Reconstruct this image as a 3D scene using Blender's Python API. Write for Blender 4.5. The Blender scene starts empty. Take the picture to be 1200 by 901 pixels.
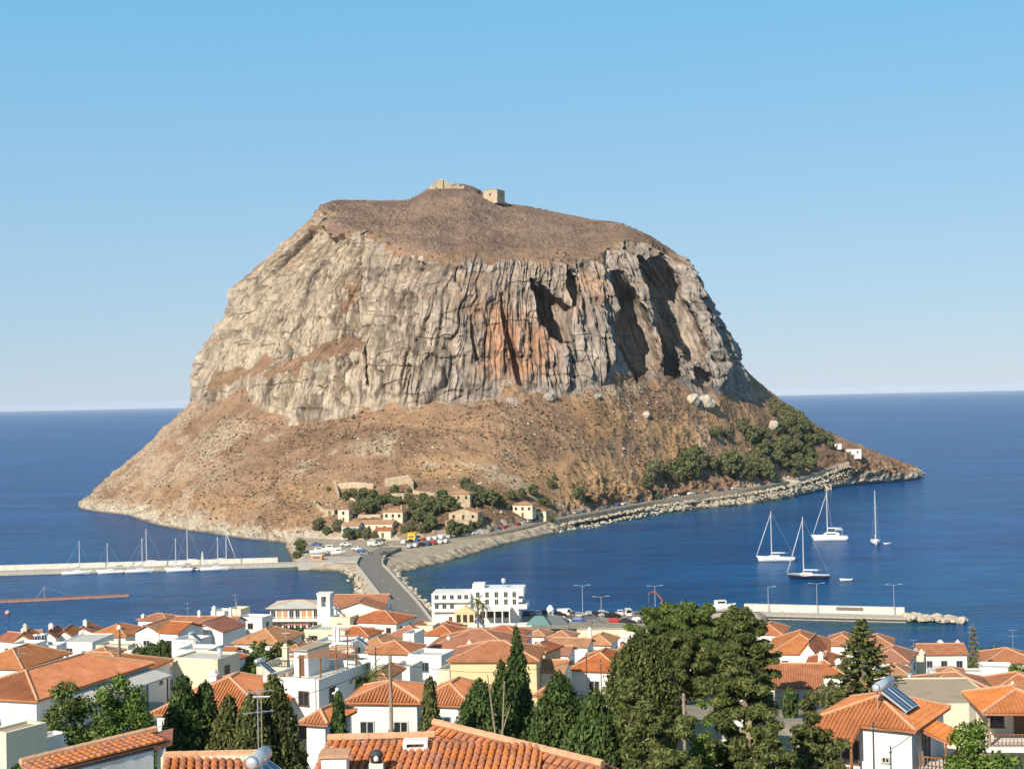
import bpy, bmesh, math, random
import numpy as np
from mathutils import Vector, Matrix

SC = bpy.context.scene
COL = SC.collection
random.seed(7)

# ------------------------------------------------------------------ camera, sky, sun, exposure
EYE = Vector((0.0, 0.0, 60.0))
F_PX, CX, CY = 1700.0, 600.0, 450.5
PITCH = math.atan(17.0 / F_PX)
ROLL = math.atan(25.0 / 1200.0)
_F = Vector((0, math.cos(PITCH), math.sin(PITCH)))
_U0 = Vector((0, -math.sin(PITCH), math.cos(PITCH)))
_R0 = Vector((1, 0, 0))
_CR, _SR = math.cos(ROLL), math.sin(ROLL)

cam_data = bpy.data.cameras.new('camera')
cam_data.sensor_width = 36.0
cam_data.lens = F_PX / 1200.0 * 36.0
cam_data.clip_start = 0.5
cam_data.clip_end = 120000.0
cam = bpy.data.objects.new('camera', cam_data)
COL.objects.link(cam)
_right = _R0 * _CR - _U0 * _SR
_up = _R0 * _SR + _U0 * _CR
cam.matrix_world = Matrix(((_right.x, _up.x, -_F.x, EYE.x), (_right.y, _up.y, -_F.y, EYE.y), (_right.z, _up.z, -_F.z, EYE.z), (0, 0, 0, 1)))
SC.camera = cam

SUN_EL = math.radians(33.0)
SUN_AZ = math.radians(212.0)          # clockwise from +Y: behind the camera, to its left
world = bpy.data.worlds.new('World')
SC.world = world
world.use_nodes = True
_wn = world.node_tree.nodes
_wl = world.node_tree.links
_bg = _wn['Background']
_sky = _wn.new('ShaderNodeTexSky')
_sky.sky_type = 'NISHITA'
_sky.sun_disc = False
_sky.sun_elevation = SUN_EL
_sky.sun_rotation = SUN_AZ
_sky.altitude = 60.0
_sky.air_density = 1.0
_sky.dust_density = 0.0
_sky.ozone_density = 2.0
# the summer haze low over the sea evens the sky out: blend with a plain height gradient, the same all round
_tc = _wn.new('ShaderNodeTexCoord')
_sep = _wn.new('ShaderNodeSeparateXYZ')
_wl.new(_tc.outputs['Generated'], _sep.inputs[0])
_rmp = _wn.new('ShaderNodeValToRGB')
for _el, (_p, _c) in zip([_rmp.color_ramp.elements[0], _rmp.color_ramp.elements[1], _rmp.color_ramp.elements.new(0.12), _rmp.color_ramp.elements.new(0.30)],
                         [(0.0, (3.25, 4.45, 6.0)), (1.0, (0.8, 2.6, 5.6)), (0.10, (2.75, 4.6, 6.35)), (0.28, (1.35, 4.35, 6.9))]):
    _el.position = _p
    _el.color = (*_c, 1)
_wl.new(_sep.outputs[2], _rmp.inputs[0])
_mx = _wn.new('ShaderNodeMix')
_mx.data_type = 'RGBA'
_mx.inputs[0].default_value = 0.80
_wl.new(_sky.outputs[0], _mx.inputs[6])
_wl.new(_rmp.outputs[0], _mx.inputs[7])
_wl.new(_mx.outputs[2], _bg.inputs[0])
_bg.inputs[1].default_value = 0.098

sun_data = bpy.data.lights.new('sun', 'SUN')
sun_data.energy = 4.8
sun_data.angle = math.radians(0.55)
sun_data.color = (1.0, 0.89, 0.74)
sun = bpy.data.objects.new('sun', sun_data)
COL.objects.link(sun)
_sd = Vector((math.sin(SUN_AZ) * math.cos(SUN_EL), math.cos(SUN_AZ) * math.cos(SUN_EL), math.sin(SUN_EL)))
sun.rotation_euler = _sd.to_track_quat('Z', 'Y').to_euler()
sun.location = _sd * 500

SC.view_settings.view_transform = 'Standard'
SC.view_settings.look = 'None'
SC.view_settings.gamma = 1.0
SC.view_settings.use_curve_mapping = False
SC.view_settings.exposure = 0.33
SC.cycles.max_bounces = 5
SC.cycles.diffuse_bounces = 3
SC.cycles.glossy_bounces = 2
SC.cycles.volume_bounces = 2
SC.cycles.transparent_max_bounces = 6


# ------------------------------------------------------------------ where a line of sight meets the place
def ray(px, py):
    dx, dy = (px - CX) / F_PX, (CY - py) / F_PX
    a, b = dx * _CR + dy * _SR, -dx * _SR + dy * _CR
    return _R0 * a + _U0 * b + _F


def P(px, py, Y):
    """point at distance Y (metres east of the viewpoint) along a line of sight"""
    r = ray(px, py)
    return EYE + r * (Y / r.y)


def G(px, py, z=0.0):
    r = ray(px, py)
    return EYE + r * ((z - EYE.z) / r.z)


def project(x, y, z):
    """numpy: world -> photograph pixels"""
    dx, dy, dz = x - EYE.x, y - EYE.y, z - EYE.z
    f = dy * _F.y + dz * _F.z
    a = dx
    b = dy * _U0.y + dz * _U0.z
    u = (a * _CR - b * _SR) / f
    w = (a * _SR + b * _CR) / f
    return CX + u * F_PX, CY - w * F_PX


# ------------------------------------------------------------------ numpy noise
def _hash(ix, iy, iz, seed):
    h = (ix.astype(np.uint32) * np.uint32(374761393) + iy.astype(np.uint32) * np.uint32(668265263)
         + iz.astype(np.uint32) * np.uint32(2147483647) + np.uint32((seed * 974634777) & 0xffffffff))
    h = (h ^ (h >> np.uint32(13))) * np.uint32(1274126177)
    h = (h ^ (h >> np.uint32(16))) * np.uint32(2246822519)
    return ((h ^ (h >> np.uint32(13))) & np.uint32(0xffffff)).astype(np.float32) / np.float32(0xffffff) * 2 - 1


def vnoise(x, y, z, seed=0):
    x, y, z = (np.asarray(q, dtype=np.float32) for q in np.broadcast_arrays(x, y, z))
    fx, fy, fz = np.floor(x), np.floor(y), np.floor(z)
    ix, iy, iz = fx.astype(np.int64), fy.astype(np.int64), fz.astype(np.int64)
    tx, ty, tz = x - fx, y - fy, z - fz
    tx, ty, tz = (t * t * (3 - 2 * t) for t in (tx, ty, tz))
    out = 0
    for a in (0, 1):
        wa = tx if a else 1 - tx
        for b in (0, 1):
            wb = ty if b else 1 - ty
            for c in (0, 1):
                wc = tz if c else 1 - tz
                out = out + wa * wb * wc * _hash(ix + a, iy + b, iz + c, seed)
    return out


def fbm(x, y, z, seed=0, octv=4, gain=0.5):
    s, a = 0, 1.0
    for o in range(octv):
        k = 2.03 ** o
        s = s + a * vnoise(x * k, y * k, z * k, seed + o * 17)
        a *= gain
    return s


def ridged(x, y, z, seed=0, octv=3, gain=0.5):
    s, a = 0, 1.0
    for o in range(octv):
        k = 2.1 ** o
        s = s + a * (1 - 2 * np.abs(vnoise(x * k, y * k, z * k, seed + o * 31)))
        a *= gain
    return s


def sstep(a, b, x):
    t = np.clip((x - a) / (b - a), 0, 1)
    return t * t * (3 - 2 * t)


# ------------------------------------------------------------------ materials
def new_mat(name):
    m = bpy.data.materials.new(name)
    m.use_nodes = True
    nt = m.node_tree
    b = nt.nodes['Principled BSDF']
    return m, nt, b


def N(nt, typ, **kw):
    n = nt.nodes.new(typ)
    for k, v in kw.items():
        if k in n.inputs:
            n.inputs[k].default_value = v
        else:
            setattr(n, k, v)
    return n


def L(nt, a, b):
    nt.links.new(a, b)


def ramp(nt, fac, stops):
    r = nt.nodes.new('ShaderNodeValToRGB')
    e = r.color_ramp.elements
    while len(e) < len(stops):
        e.new(0.5)
    for el, (p, c) in zip(e, stops):
        el.position = p
        el.color = c if len(c) == 4 else (*c, 1)
    L(nt, fac, r.inputs[0])
    return r.outputs[0]


def mixc(nt, fac, a, b, typ='MIX'):
    m = nt.nodes.new('ShaderNodeMix')
    m.data_type = 'RGBA'
    m.blend_type = typ
    m.clamp_factor = True
    for sock, v in ((m.inputs[0], fac), (m.inputs[6], a), (m.inputs[7], b)):
        if isinstance(v, bpy.types.NodeSocket):
            L(nt, v, sock)
        elif isinstance(v, (int, float)):
            sock.default_value = v
        else:
            sock.default_value = (*v, 1) if len(v) == 3 else v
    return m.outputs[2]


def mth(nt, op, a, b=None, clamp=False):
    m = nt.nodes.new('ShaderNodeMath')
    m.operation = op
    m.use_clamp = clamp
    for i, v in enumerate((a, b)):
        if v is None:
            continue
        if isinstance(v, bpy.types.NodeSocket):
            L(nt, v, m.inputs[i])
        else:
            m.inputs[i].default_value = v
    return m.outputs[0]


def noise(nt, vec, scale, detail=4, rough=0.55, dist=0.0):
    n = nt.nodes.new('ShaderNodeTexNoise')
    n.inputs['Scale'].default_value = scale
    n.inputs['Detail'].default_value = detail
    n.inputs['Roughness'].default_value = rough
    n.inputs['Distortion'].default_value = dist
    if vec is not None:
        L(nt, vec, n.inputs['Vector'])
    return n.outputs[0]


def mapping(nt, vec, scale=(1, 1, 1), rot=(0, 0, 0), loc=(0, 0, 0)):
    m = nt.nodes.new('ShaderNodeMapping')
    m.inputs['Scale'].default_value = scale
    m.inputs['Rotation'].default_value = rot
    m.inputs['Location'].default_value = loc
    L(nt, vec, m.inputs['Vector'])
    return m.outputs[0]


def bump(nt, b, height, strength=0.3, dist=0.1):
    n = nt.nodes.new('ShaderNodeBump')
    n.inputs['Strength'].default_value = strength
    n.inputs['Distance'].default_value = dist
    L(nt, height, n.inputs['Height'])
    L(nt, n.outputs[0], b.inputs['Normal'])


def coords(nt, which='Object'):
    return nt.nodes.new('ShaderNodeTexCoord').outputs[which]


def plain(name, col, rough=0.7, metal=0.0, var=0.12, scale=3.0, spec=0.3):
    """paint, plaster, metal...: a colour with faint wear"""
    m, nt, b = new_mat(name)
    c = coords(nt)
    f = noise(nt, c, scale, 5, 0.6)
    lo = tuple(x * (1 - var) for x in col)
    hi = tuple(min(1, x * (1 + var * 0.6)) for x in col)
    L(nt, ramp(nt, f, [(0.3, lo), (0.65, hi)]), b.inputs['Base Color'])
    b.inputs['Roughness'].default_value = rough
    b.inputs['Metallic'].default_value = metal
    b.inputs['Specular IOR Level'].default_value = spec
    return m


MATS = {}


# ------------------------------------------------------------------ mesh helpers
def mesh_np(name, verts, faces, smooth=False):
    """verts (n,3), faces (m,4) or (m,3) numpy arrays"""
    verts = np.asarray(verts, dtype=np.float32)
    faces = np.asarray(faces, dtype=np.int32)
    me = bpy.data.meshes.new(name)
    k = faces.shape[1]
    me.vertices.add(len(verts))
    me.vertices.foreach_set('co', verts.ravel())
    me.loops.add(faces.size)
    me.loops.foreach_set('vertex_index', faces.ravel())
    me.polygons.add(len(faces))
    me.polygons.foreach_set('loop_start', np.arange(0, faces.size, k, dtype=np.int32))
    me.polygons.foreach_set('loop_total', np.full(len(faces), k, dtype=np.int32))
    me.polygons.foreach_set('use_smooth', np.full(len(faces), bool(smooth)))
    me.update(calc_edges=True)
    return me


def grid_faces(nr, nc, closed=False):
    r = np.arange(nr - 1)[:, None]
    c = np.arange(nc if closed else nc - 1)[None, :]
    c2 = (c + 1) % nc
    a = r * nc + c
    return np.stack([a, r * nc + c2, (r + 1) * nc + c2, (r + 1) * nc + c], -1).reshape(-1, 4)


def link(name, me, mat=None, parent=None, **props):
    o = bpy.data.objects.new(name, me)
    COL.objects.link(o)
    if mat is not None and me is not None:
        for m in (mat if isinstance(mat, (list, tuple)) else [mat]):
            me.materials.append(MATS[m] if isinstance(m, str) else m)
    if parent is not None:
        o.parent = parent
    for k, v in props.items():
        o[k] = v
    return o


def attr(me, name, vals):
    a = me.attributes.new(name, 'FLOAT', 'POINT')
    a.data.foreach_set('value', np.asarray(vals, dtype=np.float32).ravel())


def in_poly(px, py, poly):
    inside = np.zeros(px.shape, bool)
    n = len(poly)
    for i in range(n):
        x1, y1 = poly[i]
        x2, y2 = poly[(i + 1) % n]
        if y1 == y2:
            continue
        c = ((y1 > py) != (y2 > py)) & (px < (x2 - x1) * (py - y1) / (y2 - y1) + x1)
        inside ^= c
    return inside


def poly_dist(px, py, poly, closed=True):
    d = np.full(px.shape, 1e9)
    n = len(poly)
    for i in range(n if closed else n - 1):
        x1, y1 = poly[i]
        x2, y2 = poly[(i + 1) % n]
        vx, vy = x2 - x1, y2 - y1
        t = np.clip(((px - x1) * vx + (py - y1) * vy) / (vx * vx + vy * vy + 1e-9), 0, 1)
        d = np.minimum(d, np.hypot(px - x1 - t * vx, py - y1 - t * vy))
    return d


def soft_poly(px, py, poly, feather):
    """1 inside, 0 outside, eased over the feather"""
    d = poly_dist(px, py, poly) * np.where(in_poly(px, py, poly), 1, -1)
    return sstep(-feather, feather, d)


# ------------------------------------------------------------------ the great rock
def hermite_closed(knots, pts, us):
    """pts (k,3) at rising knots in [0,1), closed; cubic with finite-difference tangents"""
    k = len(knots)
    kn = np.concatenate([knots, [1.0 + knots[0]]])
    p = np.vstack([pts, pts[:1]])
    tang = np.zeros_like(pts)
    for i in range(k):
        a, b = (i - 1) % k, (i + 1) % k
        da = (knots[i] - knots[a]) % 1.0
        db = (knots[b] - knots[i]) % 1.0
        s1 = (pts[i] - pts[a]) / max(da, 1e-6)
        s2 = (pts[b] - pts[i]) / max(db, 1e-6)
        t = (s1 * db + s2 * da) / (da + db)
        t = np.where(s1 * s2 <= 0, 0, np.sign(t) * np.minimum(np.abs(t), 2.5 * np.minimum(np.abs(s1), np.abs(s2))))
        tang[i] = t
    tang = np.vstack([tang, tang[:1]])
    idx = np.clip(np.searchsorted(kn, us, side='right') - 1, 0, k - 1)
    h = (kn[idx + 1] - kn[idx])[:, None]
    t = ((us - kn[idx])[:, None]) / h
    h00, h10 = 2 * t**3 - 3 * t**2 + 1, t**3 - 2 * t**2 + t
    h01, h11 = -2 * t**3 + 3 * t**2, t**3 - t**2
    return h00 * p[idx] + h10 * h * tang[idx] + h01 * p[idx + 1] + h11 * h * tang[idx + 1]


def W(px, py, D):
    return tuple(P(px, py, D))


# one station per line: coast pixel | cliff base (px,py,D) | two points up the cliff | cliff top | ridge
ST = [
    ((108, 585), (222, 480, 935), (243, 412, 945), (274, 338, 955), (376, 249, 985), (396, 236, 1030)),
    ((150, 606), (258, 470, 862), (282, 392, 880), (320, 320, 900), (386, 257, 930), (420, 236, 1030)),
    ((250, 627), (338, 490, 800), (352, 415, 820), (375, 335, 850), (420, 270, 880), (455, 237, 1030)),
    ((340, 637), (400, 492, 772), (412, 420, 792), (430, 345, 822), (452, 281, 850), (478, 235, 1030)),
    ((420, 640), (455, 478, 762), (465, 410, 775), (480, 345, 800), (500, 292, 830), (510, 219, 1030)),
    ((500, 640), (520, 472, 757), (525, 410, 768), (535, 350, 785), (548, 307, 806), (540, 217, 1030)),
    ((560, 636), (580, 468, 758), (582, 410, 768), (590, 350, 785), (598, 305, 806), (588, 236, 1030)),
    ((640, 622), (640, 461, 764), (640, 405, 774), (640, 345, 792), (645, 301, 815), (622, 243, 1030)),
    ((720, 608), (700, 452, 778), (695, 400, 788), (692, 345, 805), (690, 303, 826), (660, 250, 1030)),
    ((800, 598), (745, 449, 797), (736, 400, 806), (726, 340, 820), (714, 289, 842), (692, 256, 1030)),
    ((900, 588), (800, 452, 824), (786, 400, 832), (768, 335, 846), (747, 279, 866), (717, 259, 1030)),
    ((985, 570), (848, 456, 858), (832, 400, 866), (812, 340, 880), (785, 296, 898), (740, 266, 1035)),
    ((1074, 554), (879, 465, 910), (853, 406, 915), (829, 364, 922), (799, 308, 940), (754, 275, 1045)),
]
BACK = [  # coast, base, c1, c2, top (x, y, z); index of the ridge station it closes on
    ((300, 1260, 0), (178, 1150, 80), (155, 1130, 110), (135, 1110, 135), (112, 1090, 150), 11),
    ((200, 1450, 0), (140, 1340, 80), (125, 1310, 110), (110, 1290, 135), (95, 1260, 150), 8),
    ((-10, 1500, 0), (0, 1420, 85), (-5, 1390, 120), (-10, 1360, 145), (-15, 1320, 165), 6),
    ((-200, 1400, 0), (-160, 1320, 90), (-150, 1300, 120), (-140, 1280, 145), (-125, 1250, 165), 3),
    ((-275, 1150, 0), (-215, 1120, 80), (-195, 1110, 115), (-165, 1100, 145), (-130, 1090, 160), 1),
]


def build_rock():
    lv = {k: [] for k in ('skirt', 'coast', 'shelf', 'mid', 'base', 'c1', 'c2', 'top', 'ridge')}
    for co, ba, c1, c2, to, ri in ST:
        c = np.array(G(*co, 0.0))
        b = np.array(W(*ba))
        out = c[:2] - b[:2]
        out = out / np.linalg.norm(out)
        lv['skirt'].append([c[0] + out[0] * 14, c[1] + out[1] * 14, -9])
        lv['coast'].append(c)
        lv['shelf'].append([c[0] - out[0] * 9, c[1] - out[1] * 9, 4.5])
        m = c * 0.5 + b * 0.5
        m[2] = b[2] * 0.42 + 1.5
        lv['mid'].append(m)
        lv['base'].append(b)
        lv['c1'].append(W(*c1))
        lv['c2'].append(W(*c2))
        lv['top'].append(W(*to))
        lv['ridge'].append(W(*ri))
    for co, ba, c1, c2, to, ri in BACK:
        c, b = np.array(co, float), np.array(ba, float)
        out = (c[:2] - b[:2]) / np.linalg.norm(c[:2] - b[:2])
        lv['skirt'].append([c[0] + out[0] * 14, c[1] + out[1] * 14, -9])
        lv['coast'].append(c)
        lv['shelf'].append([c[0] - out[0] * 9, c[1] - out[1] * 9, 4.5])
        m = c * 0.5 + b * 0.5
        m[2] = b[2] * 0.42
        lv['mid'].append(m)
        lv['base'].append(b)
        lv['c1'].append(c1)
        lv['c2'].append(c2)
        lv['top'].append(to)
        lv['ridge'].append(np.array(lv['ridge'][ri]) + [0, 14, 0])
    nf, nb = len(ST), len(BACK)
    avg = [0.35 * s[0][0] + 0.65 * s[2][0] for s in ST]
    kf = (np.array(avg) - avg[0]) / (avg[-1] - avg[0]) * 0.86
    kb = 0.86 + 0.14 * (np.arange(nb) + 1) / (nb + 1)
    knots = np.concatenate([kf, kb])
    NFRONT, NBACK = 1300, 100
    us = np.concatenate([np.linspace(0, 0.86, NFRONT, endpoint=False), np.linspace(0.86, 1, NBACK, endpoint=False)])
    nc = len(us)
    curves = [hermite_closed(knots, np.array(lv[k], float), us) for k in ('skirt', 'coast', 'shelf', 'mid', 'base', 'c1', 'c2', 'top', 'ridge')]
    seg = [4, 16, 66, 80, 92, 92, 80, 74]
    rows, lev = [], []
    for i, n in enumerate(seg):
        t = np.arange(n) / n
        rows.append(curves[i][None] * (1 - t)[:, None, None] + curves[i + 1][None] * t[:, None, None])
        lev.append(i + t)
    rows.append(curves[-1][None])
    lev.append([len(seg)])
    V = np.concatenate(rows, 0)
    lev = np.concatenate(lev)
    nr = V.shape[0]
    # ease the corners between the bands (not at the sea and the ridge)
    for _ in range(14):
        V[6:-2] = 0.25 * V[5:-3] + 0.5 * V[6:-2] + 0.25 * V[7:-1]
    v = np.broadcast_to(lev[:, None], V.shape[:2])
    du = np.roll(V, -1, 1) - np.roll(V, 1, 1)
    dv = np.gradient(V, axis=0)
    n = np.cross(du, dv)
    n /= np.linalg.norm(n, axis=-1, keepdims=True) + 1e-9
    nh = n.copy()
    nh[..., 2] = 0
    # the last rows have next to no horizontal normal: lean on the cliff's
    nh /= np.linalg.norm(nh, axis=-1, keepdims=True) + 0.15
    x, y, z = V[..., 0], V[..., 1], V[..., 2]
    px, py = project(x, y, z)
    front = (us < 0.86)[None, :]
    # wandering of the cliff foot and lip
    sx0, sy0 = x, y
    wob = fbm(x / 22, y / 22, z * 0, 3, 3)
    wob2 = fbm(x / 9, y / 9, z * 0, 5, 2)
    vv = v + 0.22 * wob + 0.12 * wob2 + 0.05 * fbm(sx0 / 7, sy0 / 7, z * 0, 7, 2)
    cl = sstep(3.92, 4.18, vv) * (1 - sstep(6.82, 7.06, vv))
    sh = 0.32 * z * sstep(560, 720, px)          # ribs lean to the right on the right-hand cliffs
    arc = np.concatenate([[0], np.cumsum(np.linalg.norm(np.diff(curves[5] * 0.5 + curves[6] * 0.5, axis=0), axis=1))])
    sx = arc[None, :] + sh * 0.9 + 0.7 * vnoise(x / 9, y / 9, z / 9, 109)      # distance along the wall: ribs run down the fall line
    sy = np.zeros_like(x) + v * 0.0
    d = np.zeros_like(x)
    big = ridged(sx / 44, sy / 44, z / 190, 11, 2, 0.5)
    rib = ridged(sx / 15, sy / 15, z / 85, 21, 3, 0.55)
    fin = fbm(sx / 5.2, sy / 5.2, z / 24, 41, 3, 0.6)
    tin = fbm(sx / 1.9, sy / 1.9, z / 6.5, 51, 2, 0.6)
    bed = ridged(x / 55, y / 55, z / 8.5 + 0.012 * x, 61, 2, 0.6)
    iso = ridged(x / 8, y / 8, z / 10, 120, 2, 0.6) - 0.2
    iso2 = vnoise(x / 2.1, y / 2.1, z / 2.6, 123)
    foot = sstep(3.95, 4.55, vv)                    # nothing overhangs the foot
    cr1 = vnoise(sx / 7.5, sy / 7.5, z / 42, 101) + 0.30 * vnoise(sx / 3, sy / 3, z / 9, 102)
    cr2 = vnoise(sx / 3.5, sy / 3.5, z / 18, 103) + 0.3 * vnoise(sx / 1.8, sy / 1.8, z / 5, 104)
    cr3 = vnoise(sx / 24, sy / 24, z / 7.5, 105) + 0.35 * vnoise(sx / 6, sy / 6, z / 3.5, 106)      # bedding joints
    g1, g2, g3 = np.exp(-(cr1 / 0.10) ** 2), np.exp(-(cr2 / 0.14) ** 2), np.exp(-(cr3 / 0.09) ** 2)
    crack = 3.4 * g1 + 1.7 * g2 + 1.2 * g3
    blk = np.floor(3 * vnoise(sx / 6, sy / 6, z / 24, 107)) / 3      # broken faces standing proud
    d += cl * foot * (3.6 * (big - 0.2) + 3.2 * (rib - 0.3) + 1.3 * fin + 0.6 * tin + 1.1 * iso + 0.75 * iso2 + 0.45 * bed + 2.2 * blk - crack + 1.2)
    # a grassy ledge half-way up the left-hand cliffs, with a lower wall under it
    ledge = 447 - (px - 240) * 0.24 + 9 * wob
    lw = sstep(225, 260, px) * (1 - sstep(405, 440, px)) * front
    d += lw * cl * 12.0 * (sstep(-15, 15, py - ledge) - 1.0)
    # a stepped upper wall right of the lip
    led2 = 327 + 0.04 * (px - 500) + 6 * wob
    lw2 = sstep(455, 500, px) * (1 - sstep(560, 620, px)) * front
    d += lw2 * cl * 6.0 * (sstep(-10, 10, py - led2) - 0.5)
    # buttresses that stand forward of deep coves; each cove steps back behind its left-hand buttress and runs out to the right
    coves = [
        ([(620, 328), (633, 330), (664, 364), (668, 404), (652, 400), (626, 370)], 30),
        ([(660, 310), (677, 330), (676, 352), (666, 362), (659, 340)], 16),
        ([(716, 318), (729, 316), (745, 343), (766, 389), (768, 437), (744, 447), (728, 417), (724, 375)], 40),
        ([(744, 302), (774, 298), (788, 321), (806, 357), (824, 405), (822, 427), (804, 418), (795, 399), (800, 422), (796, 440), (777, 440), (772, 389), (756, 350)], 47),
        ([(808, 342), (828, 364), (836, 396), (822, 378)], 14),
        ([(810, 424), (832, 440), (832, 455), (816, 453)], 13),
        ([(583, 340), (590, 346), (597, 392), (613, 438), (615, 455), (606, 454), (600, 430), (588, 392)], 9),
        ([(534, 316), (546, 316), (546, 334), (536, 334)], 5),
        ([(426, 398), (433, 400), (438, 452), (428, 452)], 6),
        ([(552, 372), (557, 372), (562, 420), (556, 424)], 4),
        ([(682, 300), (690, 304), (690, 330), (684, 334)], 3),
        ([(700, 398), (704, 392), (712, 436), (706, 440)], 4),
    ]
    rec = np.zeros_like(x)
    wx, wy = px + 2.4 * fin + 1.2 * wob, py + 4.0 * fin
    for poly, dep in coves:
        ys = [q[1] for q in poly]
        y0, y1 = min(ys), max(ys)
        sel = front & (wy > y0 - 3) & (wy < y1 + 3) & (wx > min(q[0] for q in poly) - 6) & (wx < max(q[0] for q in poly) + 8)
        if not sel.any():
            continue
        spx, spy = wx[sel], wy[sel]
        ins = in_poly(spx, spy, poly)
        ds = poly_dist(spx, spy, poly)
        # run from the cove's left edge to its right edge at this height
        tab_y = np.linspace(y0, y1, 60)
        lo, hi = [], []
        for ty in tab_y:
            xs = [x1 + (x2 - x1) * (ty - y1_) / (y2 - y1_) for (x1, y1_), (x2, y2) in zip(poly, poly[1:] + poly[:1]) if y1_ != y2 and min(y1_, y2) <= ty <= max(y1_, y2)]
            xs = xs or [0, 1]
            lo.append(min(xs)); hi.append(max(xs))
        xl, xr = np.interp(spy, tab_y, lo), np.interp(spy, tab_y, hi)
        t = np.clip((spx - xl) / np.maximum(xr - xl, 2.0), 0, 1)
        prof = (1 - t) ** 0.30 * np.clip(t * 14 + 0.25, 0, 1)
        a = np.where(ins, np.minimum(1, ds / 1.2 + 0.4), 0.0)
        dd = d[sel]
        d[sel] = dd * (1 - 0.45 * a)
        rec[sel] = np.maximum(rec[sel], 1.12 * dep * a * prof * (0.12 + 0.88 * sstep(y0, y0 + 0.30 * (y1 - y0), spy)))
    # talus, plateau and shore relief
    tal = sstep(1.9, 2.5, vv) * (1 - cl) * (1 - sstep(6.8, 7.1, vv))
    plat = sstep(6.9, 7.15, vv)
    t1 = fbm(x / 60, y / 60, z / 60, 71, 3)
    t2 = ridged(x / 16, y / 16, z / 16, 81, 3, 0.55)
    t3 = fbm(x / 3.4, y / 3.4, z / 3.4, 91, 3, 0.65)
    shelf = sstep(0.95, 1.3, v) * (1 - sstep(2.0, 2.9, vv))
    s1 = ridged(x / 7, y / 7, z / 5, 95, 3, 0.6)
    wl = 1 - 0.75 * soft_poly(px, py, [(355, 560), (660, 540), (660, 640), (355, 660)], 20)
    rocky = sstep(0.1, 0.6, vnoise(x / 34, y / 34, z / 34, 97)) + 0.9 * sstep(330, 180, px)
    d = d - 3.5 * sstep(420, 250, px) * sstep(0.4, 1.2, v)
    full = d[..., None] * nh + np.stack([rec * x / y, rec, rec * (z - 60) / y], -1)      # coves run back into the hill
    full += ((tal * wl * (3.2 * t1 + 1.0 * t2 + (0.18 + 0.40 * np.clip(rocky, 0, 1)) * t3))
             + plat * (2.0 * t1 + 0.8 * t2 + 0.7 * t3) * (1 - sstep(7.75, 8.0, v) * 0.6))[..., None] * n
    full[..., 0] += shelf * wl * 2.2 * s1 * nh[..., 0]
    full[..., 1] += shelf * wl * 2.2 * s1 * nh[..., 1]
    full[..., 2] += shelf * wl * (0.9 * t3 + 0.8 * s1)
    V2 = V + full
    me = mesh_np('rock', V2.reshape(-1, 3), grid_faces(nr, nc, True), smooth=False)
    # what the ground is made of (geology and plant cover; the crack mask also carries painted shadow)
    x, y, z = V2[..., 0], V2[..., 1], V2[..., 2]
    du = np.roll(V2, -1, 1) - np.roll(V2, 1, 1)
    dv = np.gradient(V2, axis=0)
    n2 = np.cross(du, dv)
    n2 /= np.linalg.norm(n2, axis=-1, keepdims=True) + 1e-9
    for _ in range(2):
        n2 = 0.2 * (n2 + np.roll(n2, 1, 1) + np.roll(n2, -1, 1) + np.roll(n2, 1, 0) + np.roll(n2, -1, 0))
    nz = n2[..., 2] / (np.linalg.norm(n2, axis=-1) + 1e-9)
    steep = 1 - sstep(0.52, 0.74, nz + 0.10 * wob2)
    bare = cl * (0.42 + 0.58 * steep) * (1 - lw * np.exp(-((py - ledge + 2) / 12) ** 2) * (0.6 + 0.5 * wob2))
    led3 = soft_poly(px, py, [(400, 340), (425, 322), (415, 352), (380, 385)], 9)
    bare = np.clip(bare * (1 - 0.5 * led3 * (1 + wob2)), 0, 1)
    soil_p = 0
    for poly, f, a in [
        ([(470, 542), (520, 534), (566, 538), (560, 556), (500, 562)], 7, 1.0),
        ([(668, 470), (720, 462), (742, 478), (736, 505), (690, 520), (672, 500)], 12, 1.0),
        ([(740, 500), (800, 490), (840, 520), (780, 545)], 14, 0.9),
        ([(570, 560), (680, 540), (800, 545), (760, 575), (640, 596)], 14, 0.95),
        ([(800, 460), (862, 462), (890, 492), (840, 500)], 12, 0.75),
        ([(140, 560), (240, 575), (340, 600), (240, 612), (150, 600)], 14, 0.35),
        ([(330, 560), (400, 560), (380, 620), (330, 625)], 10, 0.45),
    ]:
        soil_p = np.maximum(soil_p, a * soft_poly(px, py, poly, f))
    ochre = np.clip(soil_p * (0.8 + 0.5 * t2), 0, 1) * (1 - cl)
    red = soft_poly(px, py, [(540, 345), (560, 332), (592, 336), (644, 380), (650, 432), (600, 448), (556, 430)], 20)
    red = np.maximum(red, 0.7 * soft_poly(px, py, [(652, 330), (700, 318), (716, 350), (700, 372), (664, 372)], 9))
    red = np.maximum(red, 0.7 * soft_poly(px, py, [(764, 400), (782, 380), (784, 440), (772, 446)], 6))
    cream = sstep(560, 400, px) * sstep(205, 260, px)
    cream = np.maximum(cream * 0.95, 0.55 * soft_poly(px, py, [(440, 340), (540, 350), (560, 440), (460, 440)], 22))
    attr(me, 'bare', bare)
    attr(me, 'ochre', ochre)
    attr(me, 'red', red * cl)
    attr(me, 'cream', cream)
    attr(me, 'shore', (1 - sstep(2.6, 7.5, z + 2.4 * t3 + 2.0 * wob)) * (0.5 + 0.5 * sstep(-0.3, 0.3, s1)))
    attr(me, 'crack', np.clip(0.9 * g1 + 0.7 * g2 + 0.5 * g3, 0, 1) * cl)
    attr(me, 'summit', plat * 1.0)
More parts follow.
